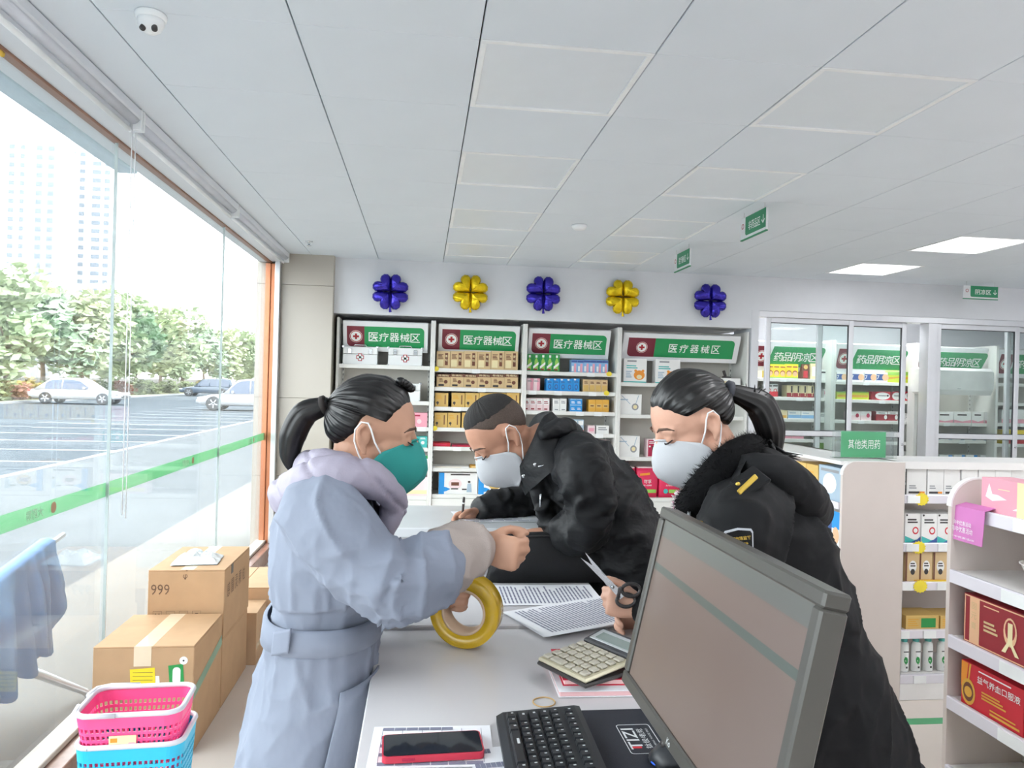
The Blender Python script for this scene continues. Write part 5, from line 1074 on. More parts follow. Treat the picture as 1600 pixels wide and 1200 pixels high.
def scr_bar(a, c, name, col, e):
    m = MB(); m.add([(.0050, hw-b-.002, a), (.0050, -hw+b+.002, a), (.0050, -hw+b+.002, c), (.0050, hw-b-.002, c)], [(0, 1, 2, 3)], 0, False, up); m_ = mat('screen_'+name, col, .3, emit=e); nb_ = m_.node_tree.nodes['Principled BSDF']; m_.node_tree.links.remove(nb_.inputs['Base Color'].links[0]); nb_.inputs['Base Color'].default_value = (.035, .032, .03, 1); m.build(name, m_, scr)
scr_bar(hh-b-.028, hh-b-.001, 'title_bar', (134, 142, 138), .2); scr_bar(hh-b-.085, hh-b-.073, 'tool_bar', (112, 134, 126), .19); scr_bar(hh-b-.073, hh-b-.03, 'menu_band', (166, 144, 134), .2)
m = MB(); m.text('Ko', (-.0005, .02, .011), (0, -1, 0), (0, 0, 1), .009, 0, .0, off=.0004)
for i in range(len(m.v)): m.v[i] = tuple(up@Vector(m.v[i]))
m.build('maker_mark', M_leg, t)
m = MB(); m.box(.055, -.03, .005, .075, .03, .2, 0, .004, Matrix.Rotation(.1, 4, 'Y')); m.build('stand_neck', M_mon, t)
m = MB(); m.prism(rrect(.01, -.12, .2, .12, .02, 5), .012, 0, Matrix.Rotation(PI/2, 4, 'X')); zmin = min(v[2] for v in m.v); m.v = [(x, y, z-zmin+.0045) for x, y, z in m.v]; m.build('stand_base', M_mon, t)

# black bag in front of the raised counter
M_bag = mat('black_nylon', (15, 16, 20), .55, var=.1, bump=.3, bs=400)
t = thing('black_bag', 'black fabric bag lying in front of the bent man', 'bag', (.42, 2.245, DZ+.009))
m = MB(); rr = []
for x, h_, d_ in ((-.205, .05, .02), (-.2, .115, .035), (-.17, .138, .042), (-.05, .142, .044), (.06, .138, .045), (.13, .12, .043), (.18, .085, .04), (.2, .04, .03)):
    rr.append([(x+.02*(z/h_-.5)*(1 if x < 0 else 0), y, z) for y, z in ((-d_, 0), (-d_*1.02, h_*.5), (-d_*.8, h_*.93), (-d_*.4, h_), (d_*.4, h_), (d_*.8, h_*.93), (d_, h_*.5), (d_, 0))])
m.loft(rr, 0, True, True); m.build('bag_body', M_bag, t)
m = MB(); m.tube([(-.18, -.03, .135), (-.05, -.034, .14), (.06, -.034, .137), (.13, -.03, .118), (.175, -.03, .085)], .0025, 6); m.build('zip', K['dark'], t)
# things on a small rear counter right of the man
t = thing('rear_table', 'pale rear table behind the two black-clad people', 'table', (1.28, 3.35, 0))
m = MB(); m.box(-.4, -.3, .90, .4, .3, .93, 0, .003); m.build('top', M_top, t)
m = MB(); m.box(-.38, -.28, 0, .38, .28, .899, 0); m.build('cabinet_body', M_back, t)
t = thing('mesh_tray', 'black wire mesh tray on the rear table', 'tray', (1.03, 3.2, .931))
m = MB()
for k in range(9): m.tube([(-.1+.025*k, -.1, .09), (-.1+.025*k, -.1, .002), (-.1+.025*k, .1, .002), (-.1+.025*k, .1, .09)], .0014, 4)
for k in range(6): z = .005+.017*k; m.tube([(-.11, -.1, z), (.11, -.1, z), (.11, .1, z), (-.11, .1, z), (-.11, -.1, z)], .0014, 4)
m.build('mesh', K['grey'], t)
m = MB(); m.tube([(-.11, -.1, .092), (.11, -.1, .092), (.11, .1, .092), (-.11, .1, .092), (-.11, -.1, .092)], .004, 6); m.build('rim', K['dark'], t)
t = thing('paper_flowers', 'white and pink frilled flower bunch behind the monitor corner', 'flowers', (1.12, 3.02, .931))
rnd = random.Random(5); m = MB()
for k in range(150):
    a = rnd.uniform(0, 2*PI); h_ = rnd.uniform(.06, .24); r = .05*math.sin(PI*min(1, (h_-.02)/.26))+.01; c = Vector((r*math.cos(a), r*math.sin(a), h_)); d = Vector((math.cos(a), math.sin(a), rnd.uniform(-.2, .8))).normalized(); s = rnd.uniform(.014, .026); n_ = d.orthogonal().normalized(); n2 = d.cross(n_)
    m.add([c-n_*s*.5, c+d*s+n2*s*.3, c+n_*s*.5, c+d*s*.2-n2*s*.5], [(0, 1, 2, 3)], 0 if k % 4 else 1)
o = m.build('petals', [mat('petal_white', (250, 246, 248), .7), mat('petal_pink', (248, 190, 214), .7)], t); o['kind'] = 'stuff'
m = MB(); m.lathe([(.03, 0), (.033, .005), (.028, .06), (.026, .06), (.02, .01), (.001, .008)], 16); m.build('vase', M_bot, t)
t = thing('card_reader', 'black handheld reader standing on a dark red box behind the mask', 'device', (1.24, 3.1, .931))
m = MB(); m.box(-.05, -.04, 0, .05, .04, .1, 0, .004); m.build('stand_box', K['dred'], t)
m = MB(); m.box(-.06, -.03, .1, .1, .03, .125, 0, .006); m.tube([(.08, 0, .115), (.14, .0, .108), (.17, .01, .09)], [.014, .012, .01], 8); m.build('reader_body', K['dark'], t)
m = MB(); m.box(-.02, -.02, .125, .01, .02, .14, 0, .004); m.build('trigger_head', K['dark'], t)
row('pink_packet', 'small red and white packet behind the monitor top left corner', 'packet', 'counter packets', [(1002, 1022)], 0, 0, ['red', 'white'], [('r', .1, .5, .9, .9, 1)], 2.62, .06, h=.99) if False else None

# ================================================================== cartons by the window
M_card = mat('cardboard', (186, 150, 114), .8, var=.05, vs=10, bump=.15, bs=200); M_card2 = mat('cardboard_pale', (196, 162, 128), .8, var=.05, vs=10); M_tape = mat('clear_tape', (226, 206, 178), .15, var=.05); M_cink = mat('carton_ink', (110, 84, 66), .8); M_gtape = mat('green_tape', (120, 156, 130), .35)
def big_carton(name, label, x0, y0, z0, x1, y1, z1, m_=M_card, tape=True):
    t = thing(name, label, 'carton', ((x0+x1)/2, (y0+y1)/2, z0)); W, D, H = x1-x0, y1-y0, z1-z0
    m = MB(); m.box(-W/2, -D/2, 0, W/2, D/2, H-.006, 0, .003); m.build('carton_body', m_, t)
    for s in (-1, 1):
        m = MB(); m.box(min(s*W/2, s*.002), -D/2, H-.006, max(s*W/2, s*.002), D/2, H-.001+(.002 if s > 0 else 0), 0, .0015); m.build('flap', m_, t)
    return t, W, D, H
t, W, D, H = big_carton('carton', 'large cardboard carton in front, with yellow and green stickers', -1.335, 3.28, 0, -.93, 3.72, .462)
m = MB(); m.box(-.04, -D/2-.0015, H*.82, .03, -D/2, H+.001, 0); m.box(-.035, -D/2, H, .035, D/2, H+.0015, 0); m.build('tape', M_tape, t)
m = MB(); m.add([(W/2+.001, y, z) for y, z in ((-D/2, H*.5), (-D/2, H*.6), (D/2, H*.78), (D/2, H*.68))], [(0, 3, 2, 1)], 0); m.build('green_tape', M_gtape, t)
def sticker(par, pts, name, mt, off, texts=()):
    m = MB(); m.add([(x, -D/2-off, z) for x, z in pts], [tuple(range(len(pts)))], 0); m.build(name, mt, par)
def PB(px, py): p = PY(px, py, 3.28); return (p.x+1.1325, p.z)
sticker(t, [PB(204, 1077), PB(243, 1075), PB(242, 1043), PB(203, 1046)], 'yellow_sticker', K['yellow'], .0012)
sticker(t, [PB(265, 1072), PB(288, 1070), PB(286, 1037), PB(263, 1040)], 'green_sticker', K['green'], .0012)
a = PB(276, 1055); m = MB(); m.prism(rrect(a[0]-.016, a[1]-.036, a[0]+.016, a[1]+.034, .015, 5), .0004, 0, Matrix.Translation((0, -D/2-.0018, 0))); m.build('sticker_label', K['white'], t)
a = PB(287, 1032); m = MB(); disc(m, (a[0], -D/2-.001, a[1]), .017, 0, .0003); disc(m, (a[0], -D/2-.001, a[1]), .004, 1, .0006); m.build('round_sticker', [K['white'], K['dark']], t)
sticker(t, [PB(243, 1078), PB(250, 1077), PB(249, 1056), PB(243, 1056)], 'white_sticker', K['white'], .001)
m = MB()
for zz in (.30, .262, .224, .186): m.box(-.12, -D/2-.0008, zz, .1, -D/2-.0003, zz+.0012)
for xx in (-.12, -.05): m.box(xx, -D/2-.0008, .18, xx+.0012, -D/2-.0003, .30)
for zz, s_ in ((.306, '产品名称'), (.272, '规格'), (.234, '数量')): m.text(s_, (-.085, -D/2-.0006, zz), (1, 0, 0), (0, 0, 1), .011, 0, 0)
for i, s_ in enumerate(('小心轻放', '怕湿')): m.text(s_, (.0, 0, 0), (0, 1, 0), (0, 0, 1), .02, 0, 0) if False else None
m.build('print', M_cink, t)
m = MB(); y = PY(203, 1060, 3.28)
for k in range(4): zz = PB(223, 1051+6*k)[1]; xx = PB(223, 1060)[0]; m.box(xx-.04, -D/2-.0017, zz, xx+.04, -D/2-.0014, zz+.002)
m.build('sticker_print', M_cink, t)
# lower carton behind + the 999 carton on it
big_carton('carton', 'plain carton under the one with handling symbols', -1.26, 3.735, 0, -.93, 4.25, .33)
t, W, D, H = big_carton('carton', 'carton printed with handling symbols, under the plastic packet', -1.285, 3.75, .331, -.93, 4.27, .665, M_card)
m = MB(); m.text('999', (-W*.34, -D/2, H*.72), (1, 0, 0), (0, 0, 1), .05, 0, .0, width=.085, off=.0008)
for k, s_ in enumerate(('↑↑', '☂', '□', '♦')):
    x = -W*.37+k*W*.17; z = H*.33
    for bx in ((x-.02, z-.026, x+.02, z-.025), (x-.02, z+.025, x+.02, z+.026), (x-.02, z-.026, x-.019, z+.026), (x+.019, z-.026, x+.02, z+.026)): m.box(bx[0], -D/2-.0008, bx[1], bx[2], -D/2-.0003, bx[3])
    if k == 0:
        for dx in (-.008, .008): m.add([(x+dx+a_, -D/2-.0008, z+b_) for a_, b_ in ((-.003, -.016), (.003, -.016), (.003, .006), (.006, .006), (0, .017), (-.006, .006), (-.003, .006))], [tuple(range(7))])
    elif k == 1: m.add([(x+.014*math.cos(a_), -D/2-.0008, z+.012*math.sin(a_)) for a_ in [PI*i/8 for i in range(9)]], [tuple(range(9))]); m.box(x-.001, -D/2-.0008, z-.016, x+.001, -D/2-.0003, z)
    elif k == 2: m.box(x-.012, -D/2-.0008, z-.002, x+.012, -D/2-.0003, z); m.box(x-.012, -D/2-.0008, z+.01, x+.012, -D/2-.0003, z+.011); m.box(x-.003, -D/2-.0008, z-.018, x+.003, -D/2-.0003, z-.01)
    else: m.add([(x+a_, -D/2-.0008, z+b_) for a_, b_ in ((-.007, .016), (-.006, .004), (-.001, -.002), (-.001, -.014), (-.006, -.016), (.006, -.016), (.001, -.014), (.001, -.002), (.006, .004), (.007, .016))], [tuple(range(10))])
m.text('φ', (-W*.02, -D/2, H*.9), (1, 0, 0), (0, 0, 1), .026, 0, 0, off=.0008)
for k, s_ in enumerate(('感', '冒', '灵', '颗', '粒')): m.text(s_, (W/2, -D*.36+k*D*.15, H*.66), (0, 1, 0), (0, 0, 1), .07, 0, .0, width=.05, off=.0008)
m.build('print', M_cink, t)
m = MB(); m.box(-.03, -D/2, H, .03, D/2, H+.0015, 0); m.build('tape', M_tape, t)
m = MB(); m.box(W/2-.001, -.14, H-.05, W/2+.0006, -.1, H-.002, 0); m.build('torn_gap', K['dark'], t)
# packet on top
t = thing('plastic_packet', 'crumpled white plastic packet on top of the upper carton', 'packet', (-1.11, 3.93, .6675), .1)
m = MB(); NX, NY = 26, 16; V = []
rnd = random.Random(3)
for s in (1, 0):
    for i in range(NX+1):
        for j in range(NY+1):
            x, y = -.11+.22*i/NX, -.1+.2*j/NY; e = min(1, 4*min(i, NX-i)/NX, 4*min(j, NY-j)/NY)
            z = .004+.045*e*(.7+.8*mnoise.noise(Vector((x*28, y*28, 2))))+.006*mnoise.noise(Vector((x*90, y*90, 5)))*e
            V.append((x+.004*mnoise.noise(Vector((x*40, y*40, 9))), y, z if s else .0005))
n = (NX+1)*(NY+1); Fs = [(i*(NY+1)+j, (i+1)*(NY+1)+j, (i+1)*(NY+1)+j+1, i*(NY+1)+j+1) for i in range(NX) for j in range(NY)]
m.add(V, Fs+[tuple(reversed([v+n for v in f])) for f in Fs], 0, False); m.build('wrapper', mat('white_film', (232, 236, 238), .2, var=.06, vs=30), t)
m = MB(); m.text('医用棉签', (-.0, -.0, .046), (1, 0, 0), (.0, 1, 0), .02, 0, 0, width=.09); m.build('print', mat('packet_ink', (96, 130, 140), .6), t)
m = MB(); m.box(-.085, -.085, .0, .085, -.055, .004, 0, .001); m.build('insert_card', K['cream'], t)
# cartons farther along
t, W, D, H = big_carton('carton', 'carton beside the coat, leaning flap raised, nearest the copper frame', -1.24, 4.55, 0, -.84, 5.05, .36, M_card2)
m = MB(); m.box(0, -.001, 0, .2, .001, .5, 0) if False else m.box(W/2-.003, -D/2+.01, H-.01, W/2+.003, D/2-.01, H+.12, 0, .001, Matrix.Translation((W/2, 0, H))@Matrix.Rotation(.7, 4, 'Y')@Matrix.Translation((-W/2, 0, -H))); m.build('raised_flap', M_card2, t)
m = MB(); m.box(W/2, -D/2, H*.45, W/2+.001, D/2, H*.58, 0); m.build('green_tape', mat('dark_green_tape', (96, 112, 116), .4), t)
t, W, D, H = big_carton('carton', 'low carton between the stacked cartons and the coat', -1.2, 4.285, 0, -.885, 4.54, .29, M_card2)
m = MB(); m.box(W/2, -D/2, H*.3, W/2+.001, D/2, H*.4, 0); m.build('tape', M_tape, t)

# ================================================================== shopping baskets
def basket(label, col, z0, H, a, b, at, bt, loc, rz):
    """perforated tapered basket: bottom half sizes a,b, top half sizes at,bt; holes are real openings"""
    t = thing('shopping_basket', label, 'basket', (loc[0], loc[1], z0), rz, 'stacked shopping baskets')
    def P(u, z):
        k = z/H; A, B = a+(at-a)*k, b+(bt-b)*k; r = .045; per = 4*(A+B)-8*r+2*PI*r; s = (u % 1)*per
        for (L_, fx) in ((2*(A-r), lambda q: (-A+r+q, -B)), (.5*PI*r, lambda q: (A-r+r*math.sin(q/r), -B+r-r*math.cos(q/r))), (2*(B-r), lambda q: (A, -B+r+q)), (.5*PI*r, lambda q: (A-r+r*math.cos(q/r), B-r+r*math.sin(q/r))), (2*(A-r), lambda q: (A-r-q, B)), (.5*PI*r, lambda q: (-A+r-r*math.sin(q/r), B-r+r*math.cos(q/r))), (2*(B-r), lambda q: (-A, B-r-q)), (.5*PI*r, lambda q: (-A+r-r*math.cos(q/r), -B+r-r*math.sin(q/r)))):
            if s <= L_: x, y = fx(s); return (x, y, z)
            s -= L_
        return (-A+r, -B, z)
    nu = 2*62; zs_ = [0, .02]; z = .02
    while z+.0225 < H-.018: zs_ += [z+.0125, z+.0225]; z += .0225
    zs_ += [H-.012, H]; V = []; Fs = []
    us = []
    for i in range(62): us += [i/62, (i+.62)/62]
    for z in zs_:
        for u in us: V.append(P(u, z))
    nz = len(zs_)
    for k in range(nz-1):
        hole_row = k >= 1 and k % 2 == 1 and k < nz-3
        for i in range(nu):
            if hole_row and i % 2 == 0: continue
            j = (i+1) % nu; Fs.append((k*nu+i, k*nu+j, (k+1)*nu+j, (k+1)*nu+i))
    Fs.append(tuple(reversed(range(nu))))
    m = MB(); m.add(V, Fs, 0, False); o = m.build('wall', col, t); md = o.modifiers.new('thick', 'SOLIDIFY'); md.thickness = .0035; md.offset = 1
    m = MB(); m.tube([P(i/60, H) for i in range(61)], .0085, 8, caps=False); m.build('rim', mat('basket_rim', (212, 212, 220), .4), t)
    return t, P
M_pk = mat('pink_plastic', (250, 88, 150), .4, var=.03); M_cy = mat('cyan_plastic', (42, 186, 226), .4, var=.03)
BL = (-.893, 2.56); bz = .06
basket('sky blue perforated shopping basket under the pink one', M_cy, .0, .44, .13, .085, .158, .115, BL, .06)
tb, Pb = basket('pink perforated shopping basket stacked in the blue one', M_pk, .238, .30, .118, .075, .156, .113, (BL[0]-.006, BL[1]+.0), .06)
m = MB(); m.box(-.05, -.1125, .19, .03, -.1095, .235, 0, .001); m.build('paper_label', K['cream'], tb)
m = MB(); m.box(-.045, -.1133, .215, -.025, -.1126, .228); m.build('label_mark', K['orange'], tb); m = MB(); m.box(.008, -.1133, .195, .026, -.1126, .213); m.build('label_mark', K['pink'], tb)
for s in (-1, 1):
    m = MB(); m.tube([(-.03, s*.122, .302), (-.12, s*.122, .303), (-.156, s*.1, .304), (-.164, s*.04, .304)], .008, 8); m.build('handle', mat('basket_rim', (212, 212, 220), .4), tb)
sheet('slip', 'white paper lying inside the pink basket', (BL[0], BL[1]), .17, .1, .1, .3, 5, cat='paper')
# ================================================================== people
def remesh(mb, voxel, smooth=4, fac=.5):
    me = bpy.data.meshes.new('tmp'); me.from_pydata([tuple(v) for v in mb.v], [], mb.f); me.update()
    o = bpy.data.objects.new('tmp', me); COL.objects.link(o)
    a = o.modifiers.new('r', 'REMESH'); a.mode = 'VOXEL'; a.voxel_size = voxel
    if smooth: b = o.modifiers.new('s', 'SMOOTH'); b.factor = fac; b.iterations = smooth
    dg = bpy.context.evaluated_depsgraph_get(); r = bpy.data.meshes.new_from_object(o.evaluated_get(dg))
    bpy.data.objects.remove(o); bpy.data.meshes.remove(me); return r
def finish(name, me, mats, parent, fn=None):
    """link a remeshed mesh under the person; fn(co, normal) -> displacement"""
    me.name = name; me.materials.clear()
    for m in (mats if isinstance(mats, (list, tuple)) else [mats]): me.materials.append(m)
    if fn:
        P = [(v.co.copy(), v.normal.copy()) for v in me.vertices]
        me.vertices.foreach_set('co', [c for p, n in P for c in p+n*fn(p, n)])
    me.polygons.foreach_set('use_smooth', [True]*len(me.polygons)); me.update()
    o = link(name, me, None); o.parent = parent; o.matrix_parent_inverse = parent.matrix_world.inverted(); return o
def child(mb, name, mats, parent):
    o = mb.build(name, mats, None); o.parent = parent; o.matrix_parent_inverse = parent.matrix_world.inverted(); return o
def person(label, loc):
    t = thing('person', label, 'person', loc); bpy.context.view_layer.update(); return t
def capsule(m, pts, rs, n=14, M=None, flat=1., up=None):
    """chain of spheres-swept tube with round ends"""
    pts = [Vector(p) for p in pts]
    P, R = [], []
    # densify with Catmull-Rom so limbs bend softly
    k = len(pts)
    for i in range(k-1):
        p0, p1, p2, p3 = pts[max(i-1, 0)], pts[i], pts[i+1], pts[min(i+2, k-1)]
        for q in range(4):
            t = q/4; t2, t3 = t*t, t*t*t
            P.append(.5*((2*p1)+(p2-p0)*t+(2*p0-5*p1+4*p2-p3)*t2+(3*p1-p0-3*p2+p3)*t3)); R.append(rs[i]+(rs[i+1]-rs[i])*t)
    P.append(pts[-1]); R.append(rs[-1])
    d0 = (P[0]-P[1]).normalized(); d1 = (P[-1]-P[-2]).normalized()
    pre = [(P[0]+d0*R[0]*math.sin(a), R[0]*math.cos(a)) for a in (1.45, 1.1, .75, .4)]; post = [(P[-1]+d1*R[-1]*math.sin(a), R[-1]*math.cos(a)) for a in (.4, .75, 1.1, 1.45)]
    m.tube([p for p, _ in pre]+P+[p for p, _ in post], [r for _, r in pre]+R+[r for _, r in post], n, 0, True, True, M, flat, up)
def hand(m, wrist, xa, ya, za, curls, scale=1., thumb=(.5, .5), spread=.02, tout=1., side=0):
    """palm + four fingers + thumb; xa along fingers, ya to the thumb side, za out of the back of the hand"""
    xa = Vector(xa).normalized(); ya = Vector(ya); ya = (ya-xa*ya.dot(xa)).normalized(); z_ = xa.cross(ya); za = z_ if z_.dot(Vector(za)) > 0 else -z_
    M = Matrix(((xa.x, ya.x, za.x, wrist[0]), (xa.y, ya.y, za.y, wrist[1]), (xa.z, ya.z, za.z, wrist[2]), (0, 0, 0, 1)))@Matrix.Scale(scale, 4)
    # palm: rounded slab widening to the knuckles
    rr = []
    for x, hw, ht in ((-.02, .024, .019), (0, .026, .019), (.02, .033, .017), (.05, .04, .0155), (.08, .041, .0135), (.093, .036, .010)):
        rr.append([(x, hw*(abs(math.cos(a))**.7)*(1 if math.cos(a) > 0 else -1), ht*(abs(math.sin(a))**.8)*(1 if math.sin(a) > 0 else -1)-.002) for a in [2*PI*i/16 for i in range(16)]])
    m.loft(rr, 0, True, True, M)
    m.ell((.03, .022, -.012), (.032, .02, .015), 0, 12, M)      # thumb pad
    L = (.066, .074, .069, .054); Y = (.029, .0095, -.0105, -.029); R = (.0088, .009, .0086, .0076)
    for f in range(4):
        p = Vector((.086-.004*abs(f-1), Y[f], -.001)); pts = [p-Vector((.02, 0, 0)), p]; ang = 0; c = curls[f]
        dy = (1.5-f)*spread
        for s, seg in enumerate((.46, .3, .24)):
            ang += c[s]; p = p+Vector((math.cos(ang), dy, -math.sin(ang)))*L[f]*seg; pts.append(p)
        capsule(m, pts, [R[f], R[f]*1.05, R[f], R[f]*.95, R[f]*.8], 10, M)
        m.ell(pts[1]+Vector((0, 0, .002)), (.0095, .009, .0085), 0, 10, M)   # knuckle
    b = Vector((.022, .024, -.008)); d1 = Vector((.62, .7*tout, -.25-thumb[0]*.5)).normalized(); p1 = b+d1*.038; d2 = (d1+Vector((.5, -.5*thumb[1], -.35*thumb[1]))).normalized(); p2 = p1+d2*.03; d3 = (d2+Vector((.25, -.35*thumb[1], -.2*thumb[1]))).normalized(); p3 = p2+d3*.022
    capsule(m, [b, p1, p2, p3], [.0135, .0112, .0102, .0085], 10, M)
    return M
# ---- head, in a local frame: x forward, y to the person's left, z up; ear holes near x=0, z=-.012
def head_geo(m, M, male=False):
    m.ell((.0, 0, .036), (.094, .074, .088), 0, 24, M)
    m.ell((.03, 0, .03), (.066, .066, .07), 0, 20, M)
    m.ell((.032, 0, -.02), (.061, .062, .06), 0, 20, M)
    m.ell((.036, 0, -.06), (.048, .052, .05), 0, 20, M)
    m.ell((.072, 0, -.1), (.024, .03, .02), 0, 12, M)
    for s in (-1, 1):
        m.ell((.046, s*.032, -.026), (.032, .024, .026), 0, 12, M)      # cheek
        m.ell((-.002, s*.055, -.07), (.03, .014, .034), 0, 12, M)      # jaw angle
        m.tube([(.083, s*.012, .021), (.083, s*.032, .024), (.07, s*.052, .016)], [.01, .011, .009], 10, 0, True, True, M)   # brow
        m.ell((.078, s*.032, .002), (.015, .017, .0125), 0, 12, M)     # eyelids over the eye
        # ear: helix, lobe, shell
        e = [(-.004, s*.073, -.03), (-.012, s*.079, -.022), (-.022, s*.084, -.004), (-.024, s*.086, .014), (-.014, s*.084, .026), (-.001, s*.08, .024), (.006, s*.076, .01)]
        m.tube(e, [.0065, .006, .0055, .0055, .0055, .005, .004], 8, 0, True, True, M); m.ell((-.004, s*.077, -.031), (.008, .005, .009), 0, 10, M); m.ell((-.008, s*.074, -.002), (.013, .006, .022), 0, 10, M)
    capsule(m, [(.09, 0, .014), (.101, 0, -.006), (.112, 0, -.028)], [.0095, .0105, .0125], 12, M)
    for s in (-1, 1): m.ell((.098, s*.011, -.033), (.012, .009, .009), 0, 10, M)
    m.ell((.089, 0, -.062), (.012, .024, .009), 0, 10, M)
def face_details(M, par, brow_mat, lash_mat):
    for s in (-1, 1):
        m = MB(); m.tube([(.098, s*.014, .024), (.0955, s*.028, .031), (.083, s*.046, .028), (.072, s*.056, .02)], [.0012, .0024, .0022, .0008], 8, 0, True, True, M, flat=1.3); child(m, 'eyebrow', brow_mat, par)
        m = MB(); m.tube([(.0925, s*.02, -.003), (.0955, s*.029, -.0055), (.0925, s*.04, -.004), (.083, s*.0495, .001)], [.0012, .0019, .0019, .001], 6, 0, True, True, M); child(m, 'eyelashes', lash_mat, par)
def surf(d, off=0., c=(.0, 0, .036), r=(.094, .074, .088)):
    d = Vector(d); k = 1/math.sqrt((d.x/r[0])**2+(d.y/r[1])**2+(d.z/r[2])**2); return Vector(c)+d*(k)+d.normalized()*off
def slerp(a, b, t):
    a, b = a.normalized(), b.normalized(); w_ = math.acos(max(-1, min(1, a.dot(b))))
    return a if w_ < 1e-4 else (a*math.sin((1-t)*w_)+b*math.sin(t*w_))/math.sin(w_)
def hair_cap(M, line, tie, thick, ridge, seed, NS=300, NT=22, lump=.004):
    """combed hair: strips run over the skull from the hairline loop to one gathering point"""
    rnd = random.Random(seed); K_ = len(line); dirs = []
    for i in range(NS):
        u = i/NS*K_; a = int(u) % K_; f = u-int(u)
        p0, p1, p2, p3 = (Vector(line[(a+q) % K_]) for q in (-1, 0, 1, 2)); f2, f3 = f*f, f*f*f
        dirs.append((.5*((2*p1)+(p2-p0)*f+(2*p0-5*p1+4*p2-p3)*f2+(3*p1-p0-3*p2+p3)*f3)).normalized())
    tie = Vector(tie).normalized(); V = []
    jit = [rnd.uniform(-1, 1) for _ in range(NS)]; jit2 = [.5*jit[i]+.25*jit[i-1]+.25*jit[(i+1) % NS] for i in range(NS)]
    for i, d in enumerate(dirs):
        for j in range(NT+1):
            t = j/NT; q = slerp(d, tie, t*.985)
            off = thick*min(1, t*2.6+.02)**.8*(1-.25*t)+ridge*jit2[i]*min(1, t*8)+lump*mnoise.noise(q*3.2+Vector((seed, 0, 0)))
            V.append(surf(q, off-.0025*max(0, 1-t*14)))
    Fs = [(i*(NT+1)+j, ((i+1) % NS)*(NT+1)+j, ((i+1) % NS)*(NT+1)+j+1, i*(NT+1)+j+1) for i in range(NS) for j in range(NT)]
    Fs.append(tuple(i*(NT+1)+NT for i in range(NS)))
    m = MB(); m.add(V, Fs, 0, True, M); return m
def tail(m, pts, rs, seed, n=40, M=None, ridge=.1):
    rnd = random.Random(seed); jit = [rnd.uniform(-1, 1) for _ in range(n)]
    pts = [Vector(p) for p in pts]; P, R = [], []; k = len(pts)
    for i in range(k-1):
        p0, p1, p2, p3 = pts[max(i-1, 0)], pts[i], pts[i+1], pts[min(i+2, k-1)]
        for q in range(6):
            t = q/6; t2, t3 = t*t, t*t*t
            P.append(.5*((2*p1)+(p2-p0)*t+(2*p0-5*p1+4*p2-p3)*t2+(3*p1-p0-3*p2+p3)*t3)); R.append(rs[i]+(rs[i+1]-rs[i])*t)
    P.append(pts[-1]); R.append(rs[-1]); V = []; nrm = None
    for i, p in enumerate(P):
        t = (P[min(i+1, len(P)-1)]-P[max(i-1, 0)]).normalized()
        if nrm is None: nrm = t.orthogonal().normalized()
        nrm = (nrm-t*nrm.dot(t)).normalized(); bn = t.cross(nrm)
        for j in range(n):
            a = 2*PI*j/n; rr = R[i]*(1+ridge*jit[j]); V.append(p+nrm*rr*math.cos(a)+bn*rr*math.sin(a))
    kk = len(P); Fs = [(i*n+j, i*n+(j+1) % n, (i+1)*n+(j+1) % n, (i+1)*n+j) for i in range(kk-1) for j in range(n)]+[tuple(reversed(range(n))), tuple(range((kk-1)*n, kk*n))]
    m.add(V, Fs, 0, True, M)
def mask(M, par, fabric, loop_mat, beak=1., name='face_mask'):
    """folded cup mask: centre ridge from nose bridge to chin, two cheek panels, ear loops"""
    R_ = [(.104, .004), (.119, -.014), (.131, -.036), (.1365, -.056), (.133, -.076), (.115, -.1), (.094, -.12), (.078, -.13)]
    E_ = [(.084, .034, .000), (.056, .058, -.014), (.03, .0705, -.028), (.0165, .074, -.046), (.014, .074, -.066), (.022, .071, -.088), (.042, .058, -.114), (.066, .036, -.136)]
    NW = 10; m = MB()
    def ip(T, u):
        x = u*(len(T)-1); i = min(int(x), len(T)-2); f = x-i; return [a+(b-a)*f for a, b in zip(T[i], T[i+1])]
    NU = 21; V = []
    for i in range(NU+1):
        u = i/NU; rx, rz_ = ip(R_, u); ex, ey, ez = ip(E_, u)
        for j in range(-NW, NW+1):
            w_ = abs(j)/NW; s = 1 if j >= 0 else -1
            x = rx+(ex-rx)*w_**.98; y = s*ey*w_; z = rz_+(ez-rz_)*w_
            b = .011*math.sin(PI*w_)*math.sin(PI*u)-.003*max(0, 1-abs(w_-.5)/.06)*math.sin(PI*u); V.append((.0+x+b*.6, y+s*b*.7, z))
    n = 2*NW+1; Fs = [(i*n+j, (i+1)*n+j, (i+1)*n+j+1, i*n+j+1) for i in range(NU) for j in range(n-1)]
    m.add(V, Fs, 0, True, M); o = child(m, name, fabric, par); md = o.modifiers.new('thick', 'SOLIDIFY'); md.thickness = .0022; md.offset = 1
    m = MB(); m.tube([(.1065, 0, .0065), (.1, .018, .006), (.0865, .034, .001)], .0022, 6, 0, True, True, M); m.tube([(.1065, 0, .0065), (.1, -.018, .006), (.0865, -.034, .001)], .0022, 6, 0, True, True, M); child(m, 'nose_clip', fabric, o)
    for s in (-1, 1):
        m = MB(); m.tube([(.03, s*.0725, -.03), (.014, s*.077, -.008), (.002, s*.082, .018), (-.006, s*.0845, .03), (-.02, s*.083, .03), (-.03, s*.078, .012), (-.028, s*.074, -.012), (-.014, s*.073, -.04), (.004, s*.0755, -.064), (.018, s*.0745, -.084)], .0019, 6, 0, True, True, M); child(m, 'ear_loop', loop_mat, o)
